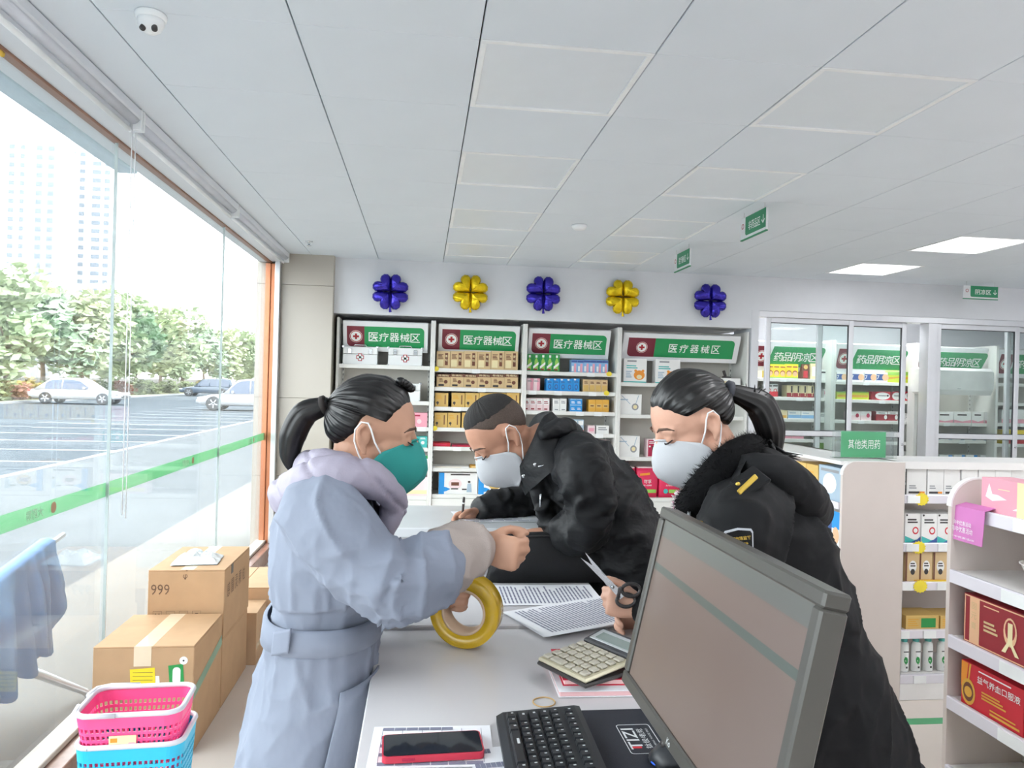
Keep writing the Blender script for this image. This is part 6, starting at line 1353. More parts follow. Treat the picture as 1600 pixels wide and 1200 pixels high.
def headM(ear_px, yaw, tilt, roll, near, scale=1.):
    """place the head so that its near ear lands on the measured point (x, y, depth)"""
    R = Matrix.Rotation(yaw, 4, 'Z')@Matrix.Rotation(tilt, 4, 'Y')@Matrix.Rotation(roll, 4, 'X')@Matrix.Scale(scale, 4)
    e = R@Vector((-.006, near*.078, -.004)); p = PY(*ear_px); return Matrix.Translation(p-e)@R
def ell_ring(c, rx, ry, z, n=28, p=1.):
    return [(c[0]+rx*(abs(math.cos(a))**p)*(1 if math.cos(a) > 0 else -1), c[1]+ry*(abs(math.sin(a))**p)*(1 if math.sin(a) > 0 else -1), z) for a in [2*PI*i/n for i in range(n)]]
def fold(amp, fx, fy, fz, seed, amp2=0., f2=40.):
    def fn(co, no):
        q = Vector((co.x*fx+seed, co.y*fy, co.z*fz)); v = mnoise.noise(q); r = 1-abs(mnoise.noise(q*1.7+Vector((3, 1, 7))))*2
        d = amp*(.6*v+.5*r*abs(r))
        if amp2: d += amp2*mnoise.noise(co*f2)
        return d
    return fn
def crease(co, axis, fa, fp, seed, amp):
    a = axis.normalized(); b = a.orthogonal().normalized(); c = a.cross(b)
    q = Vector((co.dot(a)*fa+seed, co.dot(b)*fp, co.dot(c)*fp)); v = mnoise.noise(q+.35*mnoise.noise_vector(q*.8))
    return amp*((1-abs(v)*2.2)**3 if abs(v) < .45 else 0)-amp*.25
def near_seg(co, a, b):
    d = b-a; f = max(0, min(1, (co-a).dot(d)/d.length_squared)); return (co-a-d*f).length, f
def skin(name, c): return mat(name, c, .5, var=.05, vs=25, bump=.08, bs=500, spec=.35)
def legs(t, body, trou, shoes, hipz, xs, Yc, dy, fx, col, shoecol):
    """body legs inside trousers, feet in shoes; fx = facing along x"""
    tm_ = MB()
    for s in (-1, 1):
        capsule(body, [(xs, Yc+s*dy, hipz), (xs+.01*fx, Yc+s*dy, hipz*.52), (xs-.015*fx, Yc+s*dy, .09)], [.075, .05, .035], 12)
        capsule(body, [(xs-.02*fx, Yc+s*dy, .05), (xs+.1*fx, Yc+s*dy, .035)], [.034, .028], 10)
        capsule(tm_, [(xs, Yc+s*dy, hipz), (xs+.012*fx, Yc+s*dy, hipz*.52), (xs-.015*fx, Yc+s*dy, .13)], [.098, .078, .066], 16)
        m = MB(); rr = []
        for f, w_, h_ in ((-.09, .03, .05), (-.085, .038, .085), (-.03, .042, .1), (.03, .045, .075), (.1, .048, .055), (.15, .04, .045), (.17, .022, .03)): rr.append([(xs+fx*f, Yc+s*dy+w_*math.cos(a), .002+max(0, h_*math.sin(a)) if math.sin(a) > 0 else .002) for a in [2*PI*i/16 for i in range(16)]])
        m.loft(rr); child(m, 'shoe', shoecol, t)
    tm_.ell((xs, Yc, hipz+.02), (.13, .17, .12))
    finish('trousers', remesh(tm_, .012, 3), col, t, fold(.008, 9, 9, 14, 4))

M_hair = mat('black_hair', (13, 11, 12), .36, var=.25, vs=30, stretch=(3, 3, 1), spec=.5)
M_lash = mat('lash_black', (34, 26, 24), .7)
M_brow = mat('brow_brown', (92, 70, 58), .8)
M_loop = mat('mask_elastic', (236, 238, 240), .7)

# ------------------------------------------------------------------ woman in the light blue coat
YW = 1.63
hm = headM((571, 686, YW-.078), 0.04, .14, 0, -1, .98)
hip = PY(478, 1110, YW)
t = person('woman in a light blue coat and teal mask, taping at the counter', (hip.x, YW, 0)); W1 = t
sk = skin('skin_w1', (190, 146, 122))
B = MB(); head_geo(B, hm)
nb = PY(530, 760, YW)
capsule(B, [hm@Vector((-.02, 0, -.03)), hm@Vector((-.025, 0, -.08)), nb], [.052, .05, .06], 16)
ch = PY(512, 870, YW); wa = PY(503, 1005, YW)
B.loft([ell_ring(p, rx, ry, p.z, 20) for p, rx, ry in ((PY(515, 765, YW), .05, .1), (PY(515, 790, YW), .07, .14), (ch, .085, .13), (wa, .08, .12), (hip, .085, .14), (hip-Vector((0, 0, .08)), .08, .13))])
shN, elN, wrN = PY(494, 806, YW-.17), PY(610, 915, YW-.2), PY(742, 858, YW-.06)
shF, elF, wrF = PY(530, 800, YW+.16), PY(608, 915, YW+.2), PY(676, 925, YW+.14)
capsule(B, [shN+Vector((.01, .05, -.02)), elN, wrN], [.036, .034, .029]); capsule(B, [shF+Vector((0, -.05, -.02)), elF, wrF], [.036, .034, .029])
ca, cb, cc = (1.25, 1.35, .9), (1.35, 1.35, .9), (1.4, 1.3, .9)
hand(B, wrN+Vector((.012, .0, .004)), (.86, -.42, -.1), (.15, .0, .98), (-.4, -.9, 0), [(1.0, 1.3, .8), (1.1, 1.35, .9), (1.2, 1.35, .9), (1.3, 1.35, .9)], .92, (.6, .9), .03, .8)
hand(B, wrF+Vector((.012, -.01, .0)), (.8, -.55, .05), (.05, .1, 1), (.55, .8, -.08), [(.75, 1.2, .8), (.85, 1.2, .8), (.9, 1.2, .8), (1.0, 1.2, .8)], .88, (.3, .4), .01)
cloth_blue = mat('coat_pale_blue', (131, 138, 154), .8, var=.04, vs=5, bump=.4, bs=11, dist=.02, stretch=(1.2, 1.2, .7), crease=.9, cs=4.)
legs(t, B, None, None, .72, hip.x, YW, .085, 1, mat('trousers_charcoal', (70, 72, 78), .8), mat('shoe_black', (40, 40, 44), .5))
finish('body', remesh(B, .0045, 3), sk, t)
# coat
C_ = MB(); sil = [(768, 470, 556, .115), (785, 448, 580, .165), (815, 436, 594, .185), (870, 430, 600, .18), (940, 424, 598, .168), (1008, 416, 590, .16), (1060, 404, 586, .17), (1120, 390, 572, .185), (1200, 371, 552, .205), (1300, 362, 548, .215), (1420, 358, 552, .22)]
def coat_ring(i, grow=0.):
    y, l, r, hy = sil[i]; a, b = PY(l, y, YW), PY(r, y, YW); return ((a.x+b.x)/2, YW), (b.x-a.x)/2+grow, hy+grow, (a.z+b.z)/2
rg = [ell_ring(c, rx, ry, z, 40, .85) for c, rx, ry, z in (coat_ring(i) for i in range(len(sil)))]
C_.loft(rg)
grey_sl = mat('oversleeve_grey', (164, 152, 146), .8, var=.04, vs=8, bump=.25, bs=350)
capsule(C_, [PY(500, 800, YW-.13), PY(520, 828, YW-.165), PY(566, 880, YW-.19), PY(612, 918, YW-.2), PY(650, 902, YW-.165), PY(676, 888, YW-.14)], [.08, .08, .074, .071, .07, .07], 20)
capsule(C_, [PY(530, 800, YW+.12), PY(566, 860, YW+.18), PY(606, 910, YW+.2), PY(640, 918, YW+.17)], [.085, .08, .074, .068], 18)
def cf(co, no):
    # sleeve creases gather at the elbow, pleats hang from the belt
    d = fold(.007, 7, 9, 10, 2)(co, no); d1, f1 = near_seg(co, shN, elN); d2, f2 = near_seg(co, elN, wrN)
    if min(d1, d2) < .115 and co.y < YW-.05:
        ax_ = (elN-shN) if d1 < d2 else (wrN-elN); g = min(1, max(0, (.115-min(d1, d2))*20))
        d += g*crease(co, ax_, 5, 11, 3, .011); e = (co-elN).length
        if e < .2: d += g*crease(co, ax_.cross(Vector((0, 1, 0)))+Vector((0, .5, 0)), 4, 15, 9, .013)*(1-e/.2)
    else: d += crease(co, Vector((.12, 0, 1)), 2.2, 11, 5, .011)
    zb = wa.z+.075; dz = abs(co.z-zb)
    if dz < .04: d -= .007
    elif dz < .2: d += crease(co, Vector((0, 0, 1)), 1.2, 22, 7, .009)*(1-dz/.2)
    return d
coat = finish('coat', remesh(C_, .006, 5), cloth_blue, t, cf)
S_ = MB(); capsule(S_, [PY(672, 892, YW-.14), PY(700, 874, YW-.11), PY(732, 858, YW-.075)], [.066, .064, .057], 20)
finish('oversleeve', remesh(S_, .006, 3), grey_sl, t, lambda co, no: fold(.006, 14, 14, 12, 8)(co, no)+crease(co, Vector((-.3, .2, 1)), 6, 16, 2, .009))
S_ = MB(); capsule(S_, [PY(636, 921, YW+.17), PY(660, 926, YW+.15), PY(672, 926, YW+.14)], [.06, .055, .05], 18); finish('oversleeve', remesh(S_, .006, 3), grey_sl, t, fold(.006, 14, 14, 12, 9))
# belt with tab, pocket
m = MB(); bm_ = []
for y, g in ((946, .0), (948, .008), (983, .009), (986, .0)):
    f = (y-940)/(1008-940); i = 4
    c0, x0, y0_, z0_ = coat_ring(i); c1, x1, y1_, z1_ = coat_ring(i+1)
    bm_.append(ell_ring(((c0[0]+(c1[0]-c0[0])*f), YW), x0+(x1-x0)*f+g, y0_+(y1_-y0_)*f+g, z0_+(z1_-z0_)*f, 40, .85))
m.loft(bm_, 0, False); child(m, 'belt', cloth_blue, t)
def coat_patch(u0, u1, y0, y1, grow, name, mt):
    """patch lying on the camera side of the coat between pixel rows y0..y1; u: angle"""
    m = MB(); V = []; nu, nv = 12, 8
    for j in range(nv+1):
        y = y0+(y1-y0)*j/nv; i = max(k for k in range(len(sil)-1) if sil[k][0] <= y); f = (y-sil[i][0])/(sil[i+1][0]-sil[i][0])
        c0, x0, yy0, z0_ = coat_ring(i, grow); c1, x1, yy1, z1_ = coat_ring(i+1, grow)
        for k in range(nu+1):
            a = u0+(u1-u0)*k/nu; cx = c0[0]+(c1[0]-c0[0])*f; rx = x0+(x1-x0)*f; ry = yy0+(yy1-yy0)*f; q = math.cos(a); s = math.sin(a)
            V.append((cx+rx*(abs(q)**.85)*(1 if q > 0 else -1), YW+ry*(abs(s)**.85)*(1 if s > 0 else -1), z0_+(z1_-z0_)*f+.012*(k/nu)))
    m.add(V, [(j*(nu+1)+k, j*(nu+1)+k+1, (j+1)*(nu+1)+k+1, (j+1)*(nu+1)+k) for j in range(nv) for k in range(nu)], 0, True); o = child(m, name, mt, t); md = o.modifiers.new('t', 'SOLIDIFY'); md.thickness = .004; return o
coat_patch(-1.15, -.25, 1035, 1180, .009, 'pocket', cloth_blue)
coat_patch(-2.15, -1.85, 948, 983, .014, 'belt_tab', cloth_blue)
# lilac hood and stand collar
lil = mat('hood_lilac', (158, 152, 168), .6, var=.04, vs=6, bump=.3, bs=160)
H_ = MB()
capsule(H_, [PY(622, 788, YW-.03), PY(596, 758, YW-.085), PY(552, 742, YW-.118), PY(505, 748, YW-.12), PY(472, 768, YW-.075), PY(462, 774, YW), PY(472, 768, YW+.075), PY(505, 748, YW+.12), PY(552, 742, YW+.118), PY(596, 758, YW+.085), PY(622, 788, YW+.03)], [.024, .034, .041, .047, .052, .055, .052, .047, .041, .034, .024], 18)
capsule(H_, [PY(540, 722, YW-.075), PY(505, 722, YW-.06), PY(486, 730, YW), PY(505, 722, YW+.06), PY(540, 722, YW+.075)], [.022, .032, .038, .032, .022], 14)
capsule(H_, [PY(612, 778, YW-.028), PY(612, 802, YW-.036), PY(600, 836, YW-.04)], [.022, .024, .018], 12); capsule(H_, [PY(612, 778, YW+.028), PY(612, 802, YW+.036), PY(600, 836, YW+.04)], [.022, .024, .018], 12)
finish('hood', remesh(H_, .006, 4), lil, t, lambda co, no: .006*mnoise.noise(co*14)-.006*max(0, 1-abs(((co.x*.8+co.z*.6)*11) % 1-.5)/.09)+.003*mnoise.noise(co*40))
m = MB(); m.tube([PY(617, 790, YW-.005), PY(613, 815, YW-.005), PY(604, 838, YW)], .0035, 6); child(m, 'zip', K['grey'], t)
# hair
line1 = [(.93, 0, .62), (.86, -.42, .55), (.66, -.72, .34), (.44, -.95, .02), (.3, -.98, .14), (.0, -1., .22), (-.26, -.98, .0), (-.42, -.8, -.42), (-.62, -.4, -.72), (-.68, 0, -.8), (-.62, .4, -.72), (-.42, .8, -.42), (-.26, .98, .0), (.0, 1., .22), (.3, .98, .14), (.44, .95, .02), (.66, .72, .34), (.86, .42, .55)]
cap = hair_cap(hm, line1, (-.97, 0, .18), .012, .003, 3)
child(cap, 'hair', M_hair, t)
tp_ = hm@surf(Vector((-.97, 0, .18)), .004)
m = MB(); tail(m, [tp_, PY(497, 637, YW), PY(474, 648, YW+.005), PY(457, 680, YW+.01), PY(452, 712, YW+.01), PY(455, 736, YW+.01)], [.014, .022, .027, .027, .02, .004], 5); child(m, 'ponytail', M_hair, t)
m = MB(); d = (PY(497, 637, YW)-tp_).normalized(); q = tp_+d*.012; m.lathe([(.016, -.008), (.022, -.004), (.022, .004), (.016, .008)], 18, 0, Matrix.Translation(q)@d.to_track_quat('Z', 'Y').to_matrix().to_4x4()); child(m, 'hair_tie', M_lash, t)
m = MB()
for k in range(5): q = hm@surf(Vector((.5+.1*k, -.2+.05*k, 1.)), .016); m.ell(q, (.011, .011, .009), 0, 10)
child(m, 'hair_braid', M_hair, t)
face_details(hm, t, M_brow, M_lash)
mask(hm, t, mat('mask_teal', (42, 146, 140), .8, var=.02, bump=.15, bs=500), M_loop)

# tape roll held on the desk
tc_ = PY(729, 951, 1.70)
t = thing('tape_roll', 'large yellow packing tape roll held on the counter', 'tape', (tc_.x, 1.70, DZ+.083))
ax = Vector((-.36, -.93, 0)).normalized(); Rt = ax.to_track_quat('Z', 'Y').to_matrix().to_4x4()
m = MB(); R0, R1 = .0815, .052
m.lathe([(R1, -.024), (R0-.002, -.024), (R0, -.022), (R0, .022), (R0-.002, .024), (R1, .024), (R1, -.024)], 48, 0, Rt); m.f = m.f[:-2]; m.m = m.m[:-2]; m.s = m.s[:-2]; m.build('tape_winding', mat('amber_tape', (234, 190, 48), .16, var=.06, trans=.35), t)
m = MB(); m.lathe([(R1-.006, -.0245), (R1-.0002, -.0245), (R1-.0002, .0245), (R1-.006, .0245), (R1-.006, -.0245)], 40, 0, Rt); m.f = m.f[:-2]; m.m = m.m[:-2]; m.s = m.s[:-2]; m.build('core', mat('tape_core', (206, 178, 150), .6), t)
m = MB(); m.text('mo', (0, 0, 0), (1, 0, 0), (0, 1, 0), .008, 0, .02, width=.022); 
a = math.radians(28)
Q = Rt@Matrix.Rotation(0, 4, 'Z')
V = []
for (x, y, z) in m.v:
    th = x/R0*1.0; V.append(Vector((math.cos(a0 := -.62+th)*(R0+.0006), math.sin(a0)*(R0+.0006), y+.0)))
tp2 = MB(); tp2.add([Rt@Matrix.Rotation(PI/2+.5, 4, 'Z')@v for v in V], m.f, 0); tp2.build('print', M_let, t)

# ------------------------------------------------------------------ bent man in black
YM = 2.36
hm = headM((801, 683, YM-.085), PI+.16, .74, 0, 1, 1.08)
hip = PY(990, 935, YM)
t = person('man in a black hooded jacket bending over the counter to write', (hip.x+.03, YM, 0)); MAN = t
sk = skin('skin_man', (186, 138, 114))
B = MB(); head_geo(B, hm, True)
sp = [PY(990, 940, YM), PY(968, 860, YM), PY(925, 775, YM), PY(880, 715, YM), PY(850, 690, YM)]
capsule(B, [hm@Vector((-.02, 0, -.03)), hm@Vector((-.03, 0, -.08)), sp[4]], [.058, .057, .065], 16)
B.tube(sp[:4], [.1, .1, .1, .09], 20, up=(0, 1, 0), flat=1.35)
shN, elN, wrN = PY(900, 728, YM-.17), PY(914, 818, YM-.2), PY(864, 832, YM-.07)
shF, elF, wrF = PY(868, 722, YM+.19), PY(836, 775, YM+.24), PY(748, 803, YM+.14)
capsule(B, [shN+Vector((0, .04, -.01)), elN, wrN], [.04, .036, .031]); capsule(B, [shF+Vector((0, -.04, -.01)), elF, wrF], [.04, .036, .031])
hand(B, wrN+Vector((-.005, 0, 0)), (-.97, .05, -.12), (.1, .95, .2), (-.1, -.1, .98), [(.25, .3, .2), (.3, .35, .2), (.35, .35, .2), (.4, .35, .2)], .95, (.2, .2), .04)
hand(B, wrF, (-.9, -.25, -.25), (-.25, -.55, .8), (.1, .8, .55), [(.75, .9, .4), (.9, 1., .5), (1.1, 1.1, .6), (1.2, 1.1, .6)], .95, (.5, .5), .01)
legs(t, B, None, None, .84, hip.x+.03, YM, .1, -1, mat('trousers_black', (18, 19, 22), .85), mat('shoe_black', (40, 40, 44), .5))
finish('body', remesh(B, .0055, 3), sk, t)
blk = mat('jacket_black', (17, 18, 21), .62, var=.12, vs=6, bump=.5, bs=12, dist=.02, spec=.35, stretch=(1, 1, 1.6), crease=.8, cs=5)
J = MB()
J.tube([PY(1000, 985, YM), PY(990, 935, YM), PY(972, 860, YM), PY(935, 785, YM), PY(896, 732, YM), PY(872, 712, YM), PY(860, 704, YM)], [.15, .155, .15, .146, .13, .1, .075], 28, up=(0, 1, 0), flat=1.42)
capsule(J, [PY(905, 715, YM-.14), PY(910, 735, YM-.2), PY(924, 785, YM-.22), PY(918, 820, YM-.2), PY(888, 832, YM-.12), PY(872, 833, YM-.08)], [.08, .077, .072, .068, .06, .05], 20)
capsule(J, [PY(880, 715, YM+.14), PY(868, 735, YM+.2), PY(846, 770, YM+.24), PY(800, 786, YM+.2), PY(757, 801, YM+.15)], [.085, .08, .076, .066, .05], 20)
# open front panels hanging from the chest
capsule(J, [PY(840, 742, YM-.05), PY(842, 775, YM-.07), PY(856, 815, YM-.07)], [.03, .032, .03], 12)
def jf(co, no):
    d = fold(.010, 8, 8, 11, 5)(co, no); d1, f1 = near_seg(co, shN, elN); d2, f2 = near_seg(co, elN, wrN); d3, f3 = near_seg(co, elF, wrF)
    if min(d1, d2) < .1 and co.y < YM-.06: d += crease(co, (elN-shN).cross(Vector((.2, 1, 0))), 4, 13, 3, .016)
    elif d3 < .09: d += crease(co, (elF-wrF).cross(Vector((0, 0, 1))), 4, 15, 6, .012)
    else: d += crease(co, Vector((.75, .2, .6)), 3, 9, 8, .014)
    return d
finish('jacket', remesh(J, .008, 5), blk, t, jf)
H_ = MB()
# stand collar and hood bag
def loop(P_, n=36):
    P_ = [PY(x, y, YM+o) for x, y, o in P_]; P_ = P_+[Vector((v.x, 2*YM-v.y, v.z)) for v in reversed(P_[1:-1])]; k = len(P_); out = []
    for i in range(n):
        u = i/n*k; a = int(u); f = u-a; p0, p1, p2, p3 = (P_[(a+q) % k] for q in (-1, 0, 1, 2)); f2, f3 = f*f, f*f*f
        v = .5*((2*p1)+(p2-p0)*f+(2*p0-5*p1+4*p2-p3)*f2+(3*p1-p0-3*p2+p3)*f3); out.append(v+Vector((1, 1, 1))*.004*mnoise.noise(v*30))
    return out
m = MB(); m.loft([loop(r) for r in (
    [(820, 772, 0), (828, 766, -.09), (854, 744, -.15), (888, 712, -.13), (908, 694, 0)], [(814, 758, 0), (820, 750, -.08), (844, 722, -.128), (874, 690, -.11), (892, 676, 0)],
    [(808, 748, 0), (814, 738, -.07), (834, 704, -.112), (858, 668, -.094), (874, 656, 0)], [(805, 741, 0), (811, 730, -.062), (829, 694, -.1), (848, 654, -.082), (862, 643, 0)],
    [(808, 740, 0), (814, 728, -.054), (830, 691, -.09), (847, 653, -.073), (858, 645, 0)], [(812, 746, 0), (818, 735, -.05), (834, 700, -.08), (850, 668, -.064), (859, 660, 0)], [(826, 756, 0), (832, 742, -.048), (846, 714, -.07), (860, 692, -.05), (868, 686, 0)])], 0, False)
child(m, 'collar', blk, t)
capsule(H_, [PY(850, 678, YM-.125), PY(868, 670, YM-.1), PY(886, 672, YM-.06), PY(894, 678, YM), PY(886, 672, YM+.06), PY(868, 670, YM+.1), PY(850, 678, YM+.125)], [.018, .03, .036, .038, .036, .03, .018], 14)
finish('hood', remesh(H_, .006, 3), blk, t, fold(.009, 14, 14, 14, 11))
m = MB()
for px, py in ((836, 726), (818, 744)): m.ell(PY(px, py, YM-.135), (.006, .003, .006), 0, 10)
m.tube([PY(841, 729, YM-.19), PY(850, 727, YM-.19)], .0022, 6); child(m, 'snap_button', M_chrome, t)
m = MB(); m.tube([PY(845, 772, YM-.218), PY(844, 792, YM-.212)], .003, 6); child(m, 'pocket_zip', M_chrome, t)
mh = bpy.data.materials.new('cropped_hair'); mh.use_nodes = True; nt = mh.node_tree; b_ = nt.nodes['Principled BSDF']; b_.inputs['Roughness'].default_value = .75
tcn = nt.nodes.new('ShaderNodeTexCoord'); nz = nt.nodes.new('ShaderNodeTexNoise'); nz.inputs['Scale'].default_value = 900; nt.links.new(tcn.outputs['Object'], nz.inputs['Vector'])
cr = nt.nodes.new('ShaderNodeValToRGB'); cr.color_ramp.elements[0].color = lin((14, 13, 13)); cr.color_ramp.elements[1].color = lin((44, 40, 39)); cr.color_ramp.elements[0].position = .35; cr.color_ramp.elements[1].position = .7; nt.links.new(nz.outputs['Fac'], cr.inputs[0]); nt.links.new(cr.outputs[0], b_.inputs['Base Color'])
bp = nt.nodes.new('ShaderNodeBump'); bp.inputs['Strength'].default_value = .7; bp.inputs['Distance'].default_value = .002; nt.links.new(nz.outputs['Fac'], bp.inputs['Height']); nt.links.new(bp.outputs[0], b_.inputs['Normal'])
mh2 = mat('shaved_side_hair', (74, 60, 52), .7, var=.25, vs=300, bump=.4, bs=900)
lineM = [(.9, 0, .66), (.84, -.4, .6), (.7, -.72, .5), (.52, -.9, .3), (.3, -1, .12), (.06, -1., .16), (-.2, -1, .02), (-.4, -.86, -.3), (-.62, -.4, -.56), (-.66, 0, -.6), (-.62, .4, -.56), (-.4, .86, -.3), (-.2, 1, .02), (.06, 1., .16), (.3, 1, .12), (.52, .9, .3), (.7, .72, .5), (.84, .4, .6)]
child(hair_cap(hm, lineM, (-.12, 0, 1), .003, .0004, 8, 120, 16, .0006), 'shaved_sides', mh2, t)
lineT = [(.92, 0, .64), (.84, -.4, .62), (.66, -.66, .62), (.4, -.84, .58), (.1, -.92, .52), (-.25, -.9, .42), (-.6, -.66, .3), (-.85, -.3, .22), (-.9, 0, .2), (-.85, .3, .22), (-.6, .66, .3), (-.25, .9, .42), (.1, .92, .52), (.4, .84, .58), (.66, .66, .62), (.84, .4, .62)]
child(hair_cap(hm, lineT, (-.12, 0, 1), .0085, .0012, 9, 160, 16, .001), 'hair', mh, t)
face_details(hm, t, M_brow, M_lash)
M_mwhite = mat('mask_white', (192, 194, 198), .8, var=.02, bump=.15, bs=500)
mask(hm, t, M_mwhite, M_loop)
# pen in his hand
a, b = PY(722, 812, YM+.10), PY(725, 777, YM+.08)
m = MB(); d = b-a; m.tube([a, a+d*.08, a+d*.12, a+d*.92, b], [.0008, .002, .0042, .0042, .0036], 10); tn = m.build('pen_barrel', K['dark']); t2 = thing('pen', 'black pen in the bent man\'s writing hand', 'pen', tuple(a)); bpy.context.view_layer.update(); tn.parent = t2; tn.matrix_parent_inverse = t2.matrix_world.inverted()
m = MB(); m.tube([a+d*.72, a+d*.78], .0046, 10); child(m, 'pen_ring', K['white'], t2)

# ------------------------------------------------------------------ woman in dark uniform coat
YU = 1.69
hm = headM((1113, 667, YU-.078), PI+.05, .44, 0, 1, 1.)
hip = PY(1235, 1130, YU)
t = person('woman in a black uniform coat and white mask, holding scissors', (hip.x, YU, 0)); W2 = t
sk2 = skin('skin_w2', (206, 160, 138))
B = MB(); head_geo(B, hm)
nb = PY(1150, 760, YU)
capsule(B, [hm@Vector((-.02, 0, -.03)), hm@Vector((-.028, 0, -.08)), nb], [.05, .049, .06], 16)
B.loft([ell_ring(p, rx, ry, p.z, 20) for p, rx, ry in ((PY(1160, 770, YU), .05, .1), (PY(1172, 800, YU), .08, .14), (PY(1190, 900, YU), .095, .13), (PY(1212, 1010, YU), .09, .12), (hip, .095, .14), (hip-Vector((0, 0, .08)), .09, .13))])
shN, elN, wrN = PY(1165, 805, YU-.19), PY(1122, 990, YU-.2), PY(1006, 950, YU-.0)
shF, elF, wrF = PY(1160, 800, YU+.17), PY(1110, 960, YU+.2), PY(1016, 962, YU+.12)
capsule(B, [shN+Vector((0, .05, -.02)), elN, wrN], [.036, .034, .028]); capsule(B, [shF+Vector((0, -.05, -.02)), elF, wrF], [.036, .034, .028])
HW = hand(B, wrN+Vector((-.004, .004, .002)), (-.93, .1, .16), (.16, .3, .92), (-.05, -.95, .3), [(.95, 1.0, .5), (1.15, 1.1, .6), (1.25, 1.15, .6), (1.3, 1.2, .6)], .88, (.2, .3), .012, .75)
hand(B, wrF, (-.95, -.05, -.15), (.0, -.3, .95), (.0, .95, .3), [(.7, .8, .4), (.8, .8, .4), (.85, .8, .4), (.9, .8, .4)], .88, (.4, .4), .01)
legs(t, B, None, None, .78, hip.x, YU, .09, -1, mat('trousers_black', (18, 19, 22), .85), mat('shoe_black', (40, 40, 44), .5))
finish('body', remesh(B, .0045, 3), sk2, t)
uni = mat('uniform_black', (12, 13, 16), .75, var=.1, vs=6, bump=.4, bs=9, dist=.02, spec=.3, crease=.6, cs=3.5)
C_ = MB(); sil = [(765, 1110, 1205, .11), (782, 1092, 1240, .165), (815, 1082, 1268, .19), (880, 1084, 1296, .19), (960, 1092, 1326, .185), (1050, 1102, 1362, .19), (1130, 1110, 1394, .2), (1200, 1118, 1420, .21), (1310, 1128, 1440, .215), (1440, 1140, 1450, .22)]
C_.loft([ell_ring(c, rx, ry, z, 40, .9) for c, rx, ry, z in [(((PY(l, y, YU).x+PY(r, y, YU).x)/2, YU), (PY(r, y, YU).x-PY(l, y, YU).x)/2, hy, (PY(l, y, YU).z+PY(r, y, YU).z)/2) for y, l, r, hy in sil]])
capsule(C_, [PY(1172, 800, YU-.14), PY(1162, 830, YU-.2), PY(1142, 910, YU-.215), PY(1122, 985, YU-.2), PY(1080, 985, YU-.13), PY(1030, 962, YU-.03), PY(1018, 955, YU-.012)], [.088, .09, .084, .076, .066, .054, .048], 20)
capsule(C_, [PY(1165, 800, YU+.13), PY(1145, 860, YU+.2), PY(1112, 960, YU+.2), PY(1040, 962, YU+.13)], [.085, .082, .074, .052], 18)
finish('coat', remesh(C_, .007, 5), uni, t, lambda co, no: fold(.009, 7, 9, 9, 13)(co, no)+crease(co, Vector((.25, .1, 1)), 2.4, 9, 4, .012))
# hood bag on the back
H_ = MB()
capsule(H_, [PY(1165, 730, YU-.13), PY(1215, 742, YU-.15), PY(1252, 778, YU-.1), PY(1262, 798, YU), PY(1252, 778, YU+.1), PY(1215, 742, YU+.15), PY(1165, 730, YU+.13)], [.03, .046, .054, .056, .054, .046, .03], 16)
capsule(H_, [PY(1190, 735, YU-.05), PY(1235, 765, YU), PY(1190, 735, YU+.05)], [.055, .06, .055], 16)
finish('hood', remesh(H_, .007, 4), uni, t, fold(.008, 11, 11, 11, 17))
# wide lapel flap with buttons
m = MB(); fl = [PY(1170, 712, YU-.14), PY(1158, 735, YU-.19), PY(1150, 762, YU-.21), PY(1132, 792, YU-.2), PY(1124, 800, YU-.17), PY(1132, 760, YU-.14), PY(1148, 725, YU-.11)]
m.add(fl+[p+Vector((.004, .012, -.004)) for p in fl], [tuple(range(7)), tuple(reversed(range(7, 14)))]+[(i, (i+1) % 7, 7+(i+1) % 7, 7+i) for i in range(7)], 0, False); child(m, 'collar_flap', uni, t)
gold = mat('gold_metal', (214, 182, 84), .3, .8); 
for px, py, yy in ((1153, 757, -.217), (1131, 785, -.209)): m = MB(); m.ell(PY(px, py, YU+yy), (.0055, .004, .0055), 0, 12); child(m, 'button', gold, t)
m = MB(); m.box(-.026, -.002, -.006, .026, .002, .006, 0, .002, Matrix.Translation(PY(1168, 757, YU-.255))@Matrix.Rotation(-.75, 4, 'Y')); child(m, 'epaulette_bar', gold, t)
m = MB(); m.box(-.032, -.03, -.004, .032, .03, .004, 0, .003, Matrix.Translation(PY(1172, 752, YU-.215))@Matrix.Rotation(-.6, 4, 'Y')@Matrix.Rotation(.5, 4, 'X')); child(m, 'epaulette', uni, t)
# fur collar: core plus tufts
F_ = MB(); cp = [PY(1078, 790, YU-.03), PY(1096, 770, YU-.075), PY(1124, 738, YU-.105), PY(1150, 712, YU-.1), PY(1172, 700, YU-.05), PY(1176, 698, YU), PY(1172, 700, YU+.05), PY(1150, 712, YU+.1), PY(1124, 738, YU+.105), PY(1096, 770, YU+.075), PY(1078, 790, YU+.03)]
capsule(F_, cp, [.034, .038, .04, .036, .032, .03, .032, .036, .04, .038, .034], 14)
fm = remesh(F_, .007, 2); rnd = random.Random(12); m = MB()
vs_ = [(v.co.copy(), v.normal.copy()) for v in fm.vertices]
for k in range(5200):
    c, n_ = vs_[rnd.randrange(len(vs_))]; d = (n_+Vector((rnd.gauss(0, .45), rnd.gauss(0, .45), rnd.gauss(-.35, .45)))).normalized(); s = n_.orthogonal().normalized()*.0009; m.add([c-s-n_*.002, c+s-n_*.002, c+d*rnd.uniform(.008, .019)], [(0, 1, 2)], 0)
fur = mat('black_fur', (9, 9, 11), .85, spec=.15); fo = finish('fur_collar', fm, fur, t, fold(.004, 40, 40, 40, 3)); o = child(m, 'fur_tufts', fur, fo); o['kind'] = 'stuff'
